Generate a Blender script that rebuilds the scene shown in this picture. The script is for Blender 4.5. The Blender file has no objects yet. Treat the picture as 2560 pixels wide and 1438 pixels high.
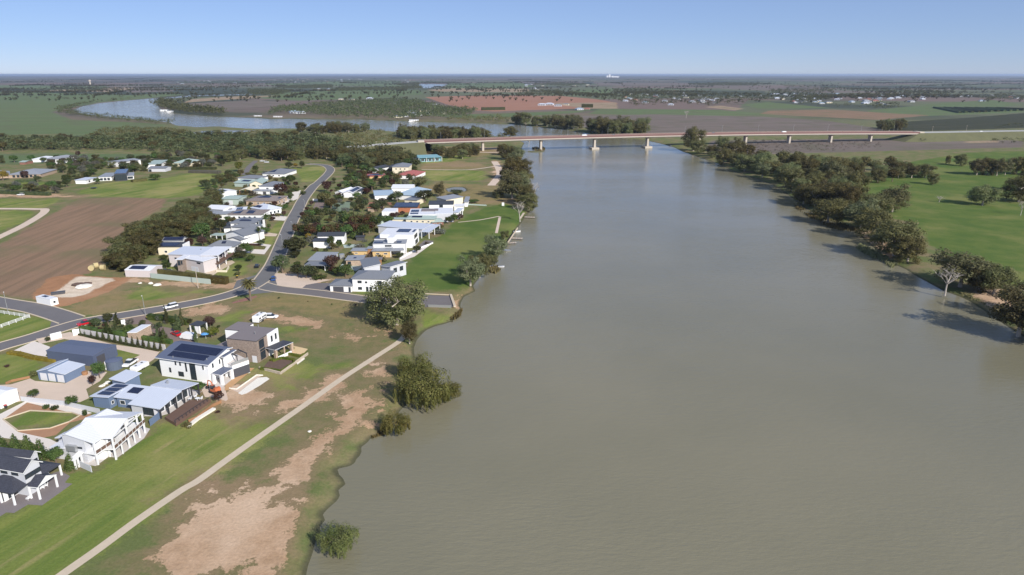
import bpy, math, random
import numpy as np
from mathutils import Vector, Matrix

random.seed(7)
RNG = np.random.default_rng(11)
scene = bpy.context.scene
COL = scene.collection

# ------------------------------------------------------------------ camera, sky, sun, exposure
CAM_H = 85.0
FPX = 1690.0                      # focal length in pixels of the 2560 px wide photograph
HORIZON = 186.0
PITCH = math.atan((719.0 - HORIZON) / FPX)
cam = bpy.data.cameras.new("camera")
cam.sensor_width = 36.0
cam.lens = 36.0 * FPX / 2560.0
cam.clip_start = 1.0
cam.clip_end = 200000.0
cam_ob = bpy.data.objects.new("camera", cam)
cam_ob.location = (0, 0, CAM_H)
cam_ob.rotation_euler = (math.pi / 2 - PITCH, 0, 0)
COL.objects.link(cam_ob)
scene.camera = cam_ob

SUN_EL, SUN_AZ = math.radians(31.0), math.atan2(0.62, -0.79)      # the sun stands behind the camera, to its right
world = bpy.data.worlds.new("World")
scene.world = world
world.use_nodes = True
wn, wl = world.node_tree.nodes, world.node_tree.links
sky = wn.new("ShaderNodeTexSky")
sky.sky_type = 'NISHITA'
sky.sun_disc = False
sky.sun_elevation = SUN_EL
sky.sun_rotation = SUN_AZ
sky.altitude = 1500
sky.air_density = 0.85
sky.dust_density = 0.05
sky.ozone_density = 7.5
tint = wn.new("ShaderNodeMix"); tint.data_type = 'RGBA'; tint.blend_type = 'MULTIPLY'; tint.inputs[0].default_value = 1.0
tint.inputs[7].default_value = (1.12, 0.98, 1.03, 1)
wl.new(sky.outputs[0], tint.inputs[6])
veil = wn.new("ShaderNodeMix"); veil.data_type = 'RGBA'; veil.inputs[0].default_value = 0.38      # thin high veil that pales the blue
veil.inputs[7].default_value = (4.5, 5.9, 8.8, 1)
wl.new(tint.outputs[2], veil.inputs[6])
wl.new(veil.outputs[2], wn["Background"].inputs[0])
wn["Background"].inputs[1].default_value = 0.073
sun = bpy.data.lights.new("sun", 'SUN')
sun.energy = 4.7
sun.angle = math.radians(0.5)
sun.color = (1.0, 0.95, 0.88)
sun_ob = bpy.data.objects.new("sun", sun)
sdir = Vector((math.sin(SUN_AZ) * math.cos(SUN_EL), math.cos(SUN_AZ) * math.cos(SUN_EL), math.sin(SUN_EL)))
sun_ob.rotation_euler = sdir.to_track_quat('Z', 'Y').to_euler()
sun_ob.location = (200, -250, 300)
COL.objects.link(sun_ob)
vs = scene.view_settings
vs.view_transform = 'Standard'
vs.look = 'None'
vs.exposure = 0.38
vs.gamma = 1.0
scene.cycles.max_bounces = 5
scene.cycles.diffuse_bounces = 2
scene.cycles.glossy_bounces = 2
scene.cycles.transmission_bounces = 3
scene.cycles.transparent_max_bounces = 6
scene.cycles.volume_bounces = 0
scene.cycles.use_denoising = True

# ------------------------------------------------------------------ surveying: points of the plan
CP, SP = math.cos(PITCH), math.sin(PITCH)
VIEWS = {'a': (0, 780, 3.994), 'b': (0, 1080, 4.0), 'c': (480, 780, 3.994), 'd': (240, 560, 3.994), 'e': (640, 560, 3.994),
         'f': (440, 380, 5.118), 'g': (860, 380, 5.118), 'h': (0, 360, 5.118), 'i': (0, 600, 5.135), 'j': (0, 180, 4.0),
         'k': (640, 180, 4.0), 'l': (1280, 180, 4.0), 'm': (1920, 180, 4.0), 'n': (1640, 300, 2.567), 'o': (1040, 300, 3.879),
         'p': (100, 1000, 7.19), 'q': (0, 1090, 6.846), 'r': (210, 920, 7.111), 's': (370, 790, 6.4), 't': (180, 760, 6.4),
         'u': (300, 570, 8.0), 'z': (0, 0, 1.0)}


def px(v, x, y):
    ox, oy, s = VIEWS[v]
    return ox + x / s, oy + y / s


def G(x, y, z=0.0):
    """The point of the level z that the survey photograph shows at x, y."""
    u, v = x - 1280.0, y - 719.0
    down = v * CP + FPX * SP
    t = (CAM_H - z) / max(down, 0.5)
    return Vector((u * t, (FPX * CP - v * SP) * t, z))


def GV(v, p, z=0.0):
    return G(*px(v, p[0], p[1]), z)


# ------------------------------------------------------------------ helpers
def tag(o, label=None, cat=None, group=None, kind=None):
    if label: o["label"] = label
    if cat: o["category"] = cat
    if group: o["group"] = group
    if kind: o["kind"] = kind
    return o


def empty(name, loc, label, cat, group=None, rz=0.0):
    o = bpy.data.objects.new(name, None)
    o.empty_display_size = 0.5
    o.location = loc
    o.rotation_euler = (0, 0, rz)
    COL.objects.link(o)
    return tag(o, label, cat, group)


class MB:
    """Collects faces, links them as one mesh object with a metre-scaled UV map."""
    def __init__(s):
        s.v, s.f, s.m, s.mats = [], [], [], []

    def mi(s, m):
        if m not in s.mats: s.mats.append(m)
        return s.mats.index(m)

    def face(s, pts, m):
        n = len(s.v)
        s.v += [tuple(p) for p in pts]
        s.f.append(tuple(range(n, n + len(pts))))
        s.m.append(s.mi(m))

    def hexa(s, b, t, m, mtop=None):
        """Solid between two quads (bottom b, top t, both counter-clockwise from above)."""
        n = len(s.v)
        s.v += [tuple(p) for p in b] + [tuple(p) for p in t]
        k = len(b)
        s.f.append(tuple(range(n + k - 1, n - 1, -1))); s.m.append(s.mi(m))
        s.f.append(tuple(range(n + k, n + 2 * k))); s.m.append(s.mi(mtop or m))
        for i in range(k):
            j = (i + 1) % k
            s.f.append((n + i, n + j, n + k + j, n + k + i)); s.m.append(s.mi(m))

    def box(s, c, sx, sy, z0, z1, m, rz=0.0, mtop=None):
        ca, sa = math.cos(rz), math.sin(rz)
        q = [(-sx / 2, -sy / 2), (sx / 2, -sy / 2), (sx / 2, sy / 2), (-sx / 2, sy / 2)]
        q = [(c[0] + a * ca - b * sa, c[1] + a * sa + b * ca) for a, b in q]
        s.hexa([(a, b, z0) for a, b in q], [(a, b, z1) for a, b in q], m, mtop)

    def tube(s, pts, rad, m, n=6):
        """Tapered tube through points."""
        pts = [Vector(p) for p in pts]
        rings = []
        for i, p in enumerate(pts):
            d = (pts[min(i + 1, len(pts) - 1)] - pts[max(i - 1, 0)])
            d = d.normalized() if d.length > 1e-6 else Vector((0, 0, 1))
            a = d.orthogonal().normalized()
            b = d.cross(a)
            r = rad[i] if isinstance(rad, (list, tuple)) else rad
            base = len(s.v)
            for k in range(n):
                t = 2 * math.pi * k / n
                s.v.append(tuple(p + a * (math.cos(t) * r) + b * (math.sin(t) * r)))
            rings.append(base)
        mi = s.mi(m)
        for r0, r1 in zip(rings, rings[1:]):
            for k in range(n):
                s.f.append((r0 + k, r0 + (k + 1) % n, r1 + (k + 1) % n, r1 + k)); s.m.append(mi)
        s.f.append(tuple(range(rings[-1], rings[-1] + n))); s.m.append(mi)
        s.f.append(tuple(range(rings[0] + n - 1, rings[0] - 1, -1))); s.m.append(mi)

    def lathe(s, c, prof, m, n=14):
        mi = s.mi(m)
        rings = []
        for r, z in prof:
            base = len(s.v)
            for k in range(n):
                t = 2 * math.pi * k / n
                s.v.append((c[0] + r * math.cos(t), c[1] + r * math.sin(t), c[2] + z))
            rings.append(base)
        for r0, r1 in zip(rings, rings[1:]):
            for k in range(n):
                s.f.append((r0 + k, r0 + (k + 1) % n, r1 + (k + 1) % n, r1 + k)); s.m.append(mi)
        s.f.append(tuple(range(rings[-1], rings[-1] + n))); s.m.append(mi)

    def mesh(s, name):
        me = bpy.data.meshes.new(name)
        me.from_pydata(s.v, [], s.f)
        for m in s.mats: me.materials.append(m)
        me.polygons.foreach_set("material_index", s.m)
        me.update()
        uv = me.uv_layers.new(name="UVMap").data
        for p in me.polygons:
            n = p.normal
            if abs(n.z) > 0.999:
                h, d = Vector((1, 0, 0)), Vector((0, 1, 0))
            else:
                h = Vector((-n.y, n.x, 0)).normalized()
                d = n.cross(h)
            for li in p.loop_indices:
                co = me.vertices[me.loops[li].vertex_index].co
                uv[li].uv = (co.dot(h), co.dot(d))
        return me

    def build(s, name, parent=None, loc=None):
        o = bpy.data.objects.new(name, s.mesh(name))
        COL.objects.link(o)
        if parent is not None: o.parent = parent
        if loc is not None: o.location = loc
        return o


# ------------------------------------------------------------------ materials
MATS = {}


def nodes_of(name):
    m = bpy.data.materials.new(name)
    m.use_nodes = True
    nt = m.node_tree
    return m, nt, nt.nodes, nt.links, nt.nodes["Principled BSDF"]


def mixrgb(nt, fac, a, b, mode='MIX'):
    n = nt.nodes.new("ShaderNodeMix")
    n.data_type = 'RGBA'
    n.blend_type = mode
    for sock, val in ((n.inputs[0], fac), (n.inputs[6], a), (n.inputs[7], b)):
        if isinstance(val, bpy.types.NodeSocket): nt.links.new(val, sock)
        elif sock.type == 'RGBA': sock.default_value = (*val[:3], 1.0)
        else: sock.default_value = val
    return n.outputs[2]


def math_node(nt, op, a, b=None, clamp=False):
    n = nt.nodes.new("ShaderNodeMath")
    n.operation = op
    n.use_clamp = clamp
    for sock, val in ((n.inputs[0], a), (n.inputs[1], b)):
        if val is None: continue
        if isinstance(val, bpy.types.NodeSocket): nt.links.new(val, sock)
        else: sock.default_value = val
    return n.outputs[0]


def noise(nt, vec, scale, detail=4.0, rough=0.55):
    n = nt.nodes.new("ShaderNodeTexNoise")
    n.inputs["Scale"].default_value = scale
    n.inputs["Detail"].default_value = detail
    n.inputs["Roughness"].default_value = rough
    if vec is not None: nt.links.new(vec, n.inputs["Vector"])
    return n.outputs["Fac"]


def ramp(nt, val, lo, hi):
    n = nt.nodes.new("ShaderNodeMapRange")
    n.interpolation_type = 'SMOOTHSTEP'
    n.inputs[1].default_value = lo
    n.inputs[2].default_value = hi
    nt.links.new(val, n.inputs[0])
    return n.outputs[0]


def mat(name, col, rough=0.6, var=0.12, scale=0.5, metal=0.0, kind=None, spec=0.35):
    """A procedural surface: colour with mottling, plus ribs, bricks, planks, tiles or cells laid out in metres."""
    if name in MATS: return MATS[name]
    m, nt, N, L, bs = nodes_of(name)
    geo = N.new("ShaderNodeNewGeometry")
    f1 = noise(nt, geo.outputs["Position"], scale, 5.0)
    f2 = noise(nt, geo.outputs["Position"], scale * 9, 3.0)
    k = math_node(nt, 'ADD', math_node(nt, 'MULTIPLY', f1, 1.4 * var), math_node(nt, 'MULTIPLY', f2, 0.6 * var))
    k = math_node(nt, 'ADD', k, 1.0 - var)
    c = mixrgb(nt, 1.0, col, k, 'MULTIPLY')
    uvn = N.new("ShaderNodeUVMap")
    if kind in ('rib', 'plank'):
        w = N.new("ShaderNodeTexWave")
        w.wave_profile = 'SAW' if kind == 'plank' else 'SIN'
        w.bands_direction = 'X' if kind == 'rib' else 'Y'
        w.inputs["Scale"].default_value = 0.42 if kind == 'rib' else 1.1
        L.new(uvn.outputs[0], w.inputs["Vector"])
        c = mixrgb(nt, ramp(nt, w.outputs["Fac"], 0.75, 0.95), c, mixrgb(nt, 1.0, c, (0.94, 0.94, 0.945), 'MULTIPLY'))
        bp = N.new("ShaderNodeBump"); bp.inputs["Strength"].default_value = 0.2; bp.inputs["Distance"].default_value = 0.03
        L.new(w.outputs["Fac"], bp.inputs["Height"]); L.new(bp.outputs[0], bs.inputs["Normal"])
    elif kind in ('brick', 'tile', 'solar'):
        b = N.new("ShaderNodeTexBrick")
        L.new(uvn.outputs[0], b.inputs["Vector"])
        if kind == 'brick':
            b.inputs["Scale"].default_value = 1.0; b.inputs["Brick Width"].default_value = 0.5; b.inputs["Row Height"].default_value = 0.2
            b.inputs["Mortar Size"].default_value = 0.02; lo, hi, mo = 0.75, 1.2, (0.9, 0.88, 0.84)
        elif kind == 'tile':
            b.inputs["Scale"].default_value = 1.0; b.inputs["Brick Width"].default_value = 0.4; b.inputs["Row Height"].default_value = 0.36
            b.inputs["Mortar Size"].default_value = 0.03; lo, hi, mo = 0.85, 1.12, (0.6, 0.6, 0.6)
        else:
            b.offset = 0.0
            b.inputs["Scale"].default_value = 1.0; b.inputs["Brick Width"].default_value = 0.5; b.inputs["Row Height"].default_value = 0.5
            b.inputs["Mortar Size"].default_value = 0.012; lo, hi, mo = 0.95, 1.05, (2.2, 2.2, 2.2)
        b.inputs["Color1"].default_value = (lo, lo, lo, 1); b.inputs["Color2"].default_value = (hi, hi, hi, 1)
        b.inputs["Mortar"].default_value = (*mo, 1)
        c = mixrgb(nt, 1.0, c, b.outputs["Color"], 'MULTIPLY')
    L.new(c, bs.inputs["Base Color"])
    bs.inputs["Roughness"].default_value = rough
    bs.inputs["Metallic"].default_value = metal
    bs.inputs["Specular IOR Level"].default_value = spec
    MATS[name] = m
    return m


def foliage(name, c1, c2, var=0.45, trans=0.38):
    """Leaves: two greens mixed in clumps, each plant a little lighter or darker than the next."""
    if name in MATS: return MATS[name]
    m, nt, N, L, bs = nodes_of(name)
    geo = N.new("ShaderNodeNewGeometry"); oi = N.new("ShaderNodeObjectInfo")
    c1, c2 = [tuple(1.15 * v for v in c) for c in (c1, c2)]
    f = ramp(nt, noise(nt, geo.outputs["Position"], 0.45, 4.0), 0.38, 0.64)
    g = math_node(nt, 'ADD', math_node(nt, 'MULTIPLY', oi.outputs["Random"], 2 * var), 1.0 - var)
    rnd = N.new("ShaderNodeTexWhiteNoise"); rnd.noise_dimensions = '3D'
    L.new(geo.outputs["Position"], rnd.inputs[0])
    c = mixrgb(nt, f, c1, c2)
    c = mixrgb(nt, 1.0, c, g, 'MULTIPLY')
    tint = mixrgb(nt, oi.outputs["Random"], (1.22, 1.0, 0.78), (0.88, 1.0, 0.98))
    c = mixrgb(nt, 1.0, c, tint, 'MULTIPLY')
    L.new(c, bs.inputs["Base Color"])
    bs.inputs["Roughness"].default_value = 0.6
    bs.inputs["Specular IOR Level"].default_value = 0.25
    tr = N.new("ShaderNodeBsdfTranslucent"); L.new(c, tr.inputs[0])
    mx = N.new("ShaderNodeMixShader"); mx.inputs[0].default_value = trans
    L.new(bs.outputs[0], mx.inputs[1]); L.new(tr.outputs[0], mx.inputs[2])
    L.new(mx.outputs[0], N["Material Output"].inputs[0])
    MATS[name] = m
    return m


def M(n):
    return MATS[n]


mat('white render', (0.80, 0.80, 0.79), 0.7, 0.05)
mat('white steel', (0.70, 0.71, 0.74), 0.45, 0.05, kind='rib')
mat('pale steel', (0.53, 0.57, 0.65), 0.45, 0.06, kind='rib')
mat('grey steel', (0.185, 0.195, 0.215), 0.5, 0.1, kind='rib')
mat('mid grey steel', (0.27, 0.285, 0.31), 0.5, 0.1, kind='rib')
mat('slate steel', (0.105, 0.125, 0.185), 0.5, 0.08, kind='rib')
mat('navy steel', (0.085, 0.105, 0.165), 0.5, 0.08, kind='rib')
mat('blue wall', (0.135, 0.185, 0.28), 0.6, 0.08, kind='rib')
mat('charcoal tile', (0.055, 0.058, 0.075), 0.6, 0.15, kind='tile')
mat('dark roof', (0.05, 0.055, 0.065), 0.6, 0.15, kind='rib')
mat('taupe roof', (0.20, 0.175, 0.175), 0.7, 0.1, scale=0.2)
mat('brown tile', (0.25, 0.21, 0.19), 0.7, 0.15, kind='tile')
mat('green steel', (0.34, 0.42, 0.38), 0.5, 0.08, kind='rib')
mat('blue steel', (0.32, 0.41, 0.50), 0.5, 0.08, kind='rib')
mat('red tile', (0.42, 0.13, 0.11), 0.6, 0.15, kind='tile')
mat('orange tile', (0.42, 0.16, 0.08), 0.6, 0.15, kind='tile')
mat('teal panel', (0.20, 0.38, 0.42), 0.5, 0.1)
mat('cream render', (0.70, 0.63, 0.48), 0.75, 0.06)
mat('tan render', (0.60, 0.42, 0.20), 0.75, 0.08)
mat('pale grey wall', (0.52, 0.53, 0.56), 0.7, 0.06)
mat('pink grey wall', (0.55, 0.50, 0.49), 0.7, 0.06, kind='rib')
mat('brown brick', (0.27, 0.215, 0.18), 0.85, 0.1, kind='brick')
mat('red brick', (0.26, 0.13, 0.10), 0.85, 0.1, kind='brick')
mat('tan brick', (0.42, 0.32, 0.24), 0.85, 0.1, kind='brick')
mat('sage wall', (0.40, 0.47, 0.42), 0.6, 0.06, kind='rib')
mat('solar cell', (0.012, 0.016, 0.04), 0.18, 0.05, kind='solar', spec=0.5)
mat('glass', (0.03, 0.04, 0.05), 0.08, 0.1, spec=0.6)
mat('frame white', (0.75, 0.75, 0.75), 0.5, 0.03)
mat('frame dark', (0.04, 0.04, 0.045), 0.5, 0.05)
mat('door grey', (0.60, 0.61, 0.64), 0.5, 0.04, kind='plank')
mat('door dark', (0.07, 0.07, 0.08), 0.5, 0.05, kind='plank')
mat('timber deck', (0.14, 0.085, 0.062), 0.8, 0.2, kind='plank')
mat('timber', (0.30, 0.16, 0.08), 0.8, 0.2)
mat('new timber', (0.50, 0.30, 0.15), 0.8, 0.15, kind='plank')
mat('concrete', (0.54, 0.45, 0.335), 0.85, 0.18)
mat('paving', (0.56, 0.52, 0.49), 0.85, 0.10)
mat('sand gravel', (0.58, 0.465, 0.37), 0.95, 0.14, scale=0.25)
mat('pale gravel', (0.66, 0.60, 0.54), 0.95, 0.12, scale=0.25)
mat('drive asphalt', (0.155, 0.14, 0.138), 0.9, 0.15, scale=0.3)
mat('brown paving', (0.205, 0.155, 0.135), 0.9, 0.15, scale=0.3)
mat('mulch', (0.13, 0.085, 0.065), 0.95, 0.3, scale=1.0)
mat('red earth', (0.36, 0.20, 0.115), 0.95, 0.3, scale=0.6)
mat('stone wall', (0.44, 0.38, 0.31), 0.9, 0.25, kind='brick')
mat('block wall', (0.50, 0.48, 0.47), 0.85, 0.1)
mat('galvanised', (0.45, 0.46, 0.47), 0.4, 0.1, metal=0.6)
mat('tank blue', (0.10, 0.125, 0.175), 0.45, 0.08, kind='rib')
mat('car white', (0.80, 0.80, 0.80), 0.25, 0.02, spec=0.6)
mat('car red', (0.45, 0.012, 0.02), 0.25, 0.03, spec=0.6)
mat('car black', (0.015, 0.016, 0.02), 0.25, 0.03, spec=0.6)
mat('car silver', (0.42, 0.44, 0.46), 0.3, 0.03, metal=0.4, spec=0.6)
mat('car blue', (0.03, 0.08, 0.25), 0.3, 0.03, spec=0.6)
mat('tyre', (0.02, 0.02, 0.02), 0.9, 0.1)
mat('lamp glass', (0.8, 0.8, 0.75), 0.3, 0.02)
mat('digger orange', (0.48, 0.14, 0.06), 0.5, 0.1)
mat('rubber', (0.03, 0.03, 0.03), 0.9, 0.1)
mat('bin yellow', (0.7, 0.5, 0.05), 0.5, 0.05)
mat('bark pale', (0.42, 0.36, 0.30), 0.9, 0.3, scale=1.5)
mat('bark', (0.16, 0.12, 0.09), 0.95, 0.3, scale=1.5)
mat('dead wood', (0.40, 0.36, 0.32), 0.9, 0.25, scale=1.5)
mat('bridge concrete', (0.45, 0.40, 0.34), 0.85, 0.12, scale=0.1)
mat('bridge red', (0.17, 0.092, 0.085), 0.85, 0.15, scale=0.1)
mat('road asphalt', (0.150, 0.142, 0.145), 0.9, 0.2, scale=0.2)
mat('old asphalt', (0.145, 0.142, 0.142), 0.9, 0.3, scale=0.12)
mat('water pool', (0.05, 0.25, 0.4), 0.1, 0.05)
mat('blue cloth', (0.10, 0.3, 0.6), 0.8, 0.05)
mat('court green', (0.17, 0.22, 0.15), 0.9, 0.1)
mat('hay', (0.45, 0.37, 0.20), 0.95, 0.25, scale=1.0)
mat('bed sand', (0.62, 0.46, 0.26), 0.95, 0.1)
mat('white pebble', (0.74, 0.70, 0.62), 0.9, 0.25, scale=2.0)

foliage('leaf gum', (0.090, 0.100, 0.042), (0.155, 0.152, 0.068))
foliage('leaf gum grey', (0.100, 0.106, 0.052), (0.145, 0.140, 0.075))
foliage('leaf dark', (0.050, 0.066, 0.030), (0.085, 0.096, 0.042))
foliage('leaf pine', (0.072, 0.080, 0.032), (0.125, 0.115, 0.048))
foliage('leaf green', (0.050, 0.085, 0.024), (0.090, 0.13, 0.040))
foliage('leaf bright', (0.095, 0.13, 0.022), (0.15, 0.16, 0.035))
foliage('leaf willow', (0.105, 0.118, 0.036), (0.165, 0.162, 0.058), 0.2)
foliage('leaf maroon', (0.050, 0.026, 0.024), (0.085, 0.045, 0.034))
foliage('leaf autumn', (0.095, 0.045, 0.028), (0.075, 0.080, 0.028))
foliage('leaf gold', (0.20, 0.15, 0.022), (0.26, 0.20, 0.04))
foliage('leaf olive', (0.095, 0.088, 0.034), (0.13, 0.12, 0.05))
foliage('leaf grey', (0.105, 0.105, 0.090), (0.13, 0.12, 0.105))
foliage('leaf wood', (0.056, 0.066, 0.028), (0.100, 0.100, 0.044))
foliage('leaf reed', (0.15, 0.145, 0.070), (0.20, 0.18, 0.095))


# ------------------------------------------------------------------ the lie of the land
WATER_Z = -1.2
LEFT_BANK = [(1290, 345), (1300, 352), (1311, 358), (1306, 366), (1303, 374), (1297, 382), (1301, 396), (1314, 410), (1309, 425), (1318, 435), (1331, 441), (1312, 448), (1303, 456), (1309, 470), (1322, 480), (1334, 492), (1330, 502), (1338, 514), (1322, 531), (1312, 543), (1303, 558), (1294, 570), (1279, 590), (1266, 609), (1254, 628), (1246, 641), (1233, 650), (1221, 657), (1214, 668), (1205, 687), (1196, 697), (1182, 716), (1189, 728), (1172, 736), (1160, 742), (1152, 757), (1150, 768), (1157, 774), (1146, 788), (1130, 804), (1112, 810), (1090, 815), (1064, 826), (1043, 848), (1034, 872), (1037, 892), (1046, 930), (1049, 970), (1042, 997), (1024, 1006), (1006, 1020), (990, 1040), (974, 1052), (966, 1072), (959, 1086), (940, 1092), (924, 1096), (920, 1106), (901, 1119), (906, 1137), (882, 1150), (892, 1160), (868, 1167), (848, 1171), (836, 1181), (855, 1190), (864, 1211), (846, 1225), (851, 1245), (832, 1261), (806, 1284), (813, 1300), (799, 1318), (803, 1336), (789, 1352), (781, 1385), (768, 1420), (760, 1480), (730, 1600), (660, 1800)]
RIGHT_BANK = [(3900, 2100), (3300, 1180), (2800, 950), (2560, 842), (2527, 822), (2497, 802), (2458, 775), (2419, 750), (2398, 741), (2360, 728), (2318, 705), (2290, 690), (2263, 672), (2232, 660), (2205, 645), (2188, 622), (2166, 606), (2150, 588), (2127, 571), (2085, 556), (2049, 543), (2030, 530), (2010, 518), (1990, 503), (1971, 488), (1948, 471), (1920, 457), (1880, 443), (1835, 429), (1795, 409), (1757, 396), (1706, 379), (1684, 368), (1655, 360), (1625, 353), (1600, 349), (1560, 346), (1500, 340), (1455, 331), (1400, 323), (1355, 319), (1280, 311), (1180, 308), (1090, 306), (1000, 303), (940, 301), (900, 299), (800, 299), (720, 297), (680, 298), (640, 295), (550, 292), (500, 289), (450, 285), (420, 279), (402, 272), (394, 265), (396, 256), (408, 250), (430, 246), (475, 241), (560, 239), (640, 237)]
OUTER_BANK = [(640, 235), (560, 236.5), (475, 238.5), (425, 244), (375, 246.5), (300, 253), (250, 258), (205, 266), (182, 275), (195, 282), (225, 287), (300, 295), (375, 300), (425, 307), (440, 314), (500, 319), (550, 317), (600, 321), (640, 323), (740, 322), (840, 320), (900, 325), (930, 324), (1000, 331), (1100, 338), (1160, 341), (1230, 342), (1265, 340)]


def world_poly(pts, z=0.0, view='z'):
    return np.array([GV(view, p, z)[:2] for p in pts])


RIVER = world_poly(LEFT_BANK[::-1] + OUTER_BANK[::-1] + RIGHT_BANK[::-1], WATER_Z)
LAGOON = world_poly([(455, 337), (500, 328), (560, 326), (645, 326), (600, 332), (560, 336), (520, 338)], WATER_Z)
FAR_REACH = world_poly([(1048, 209.5), (1118, 211), (1100, 218), (1060, 221), (1045, 217)], WATER_Z)
POND = world_poly([(1115, 472), (1135, 468), (1160, 468), (1168, 478), (1140, 482), (1122, 481)], WATER_Z)


def sdf(poly, P):
    """Signed distance in metres of points P to a polygon, positive inside."""
    out = np.empty(len(P))
    a = poly; b = np.roll(poly, -1, axis=0)
    for s in range(0, len(P), 20000):
        q = P[s:s + 20000]
        d2 = np.full(len(q), 1e18); inside = np.zeros(len(q), bool)
        for (ax, ay), (bx, by) in zip(a, b):
            ex, ey = bx - ax, by - ay
            wx, wy = q[:, 0] - ax, q[:, 1] - ay
            t = np.clip((wx * ex + wy * ey) / (ex * ex + ey * ey + 1e-12), 0, 1)
            d2 = np.minimum(d2, (wx - ex * t) ** 2 + (wy - ey * t) ** 2)
            c = (ay > q[:, 1]) != (by > q[:, 1])
            if c.any():
                xi = ax + (q[:, 1] - ay) * ex / (ey if abs(ey) > 1e-12 else 1e-12)
                inside ^= c & (q[:, 0] < xi)
        out[s:s + 20000] = np.where(inside, 1, -1) * np.sqrt(d2)
    return out


def water_sdf(P):
    s = sdf(RIVER, P)
    for w in (LAGOON, FAR_REACH, POND): s = np.maximum(s, sdf(w, P))
    return s


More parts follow.
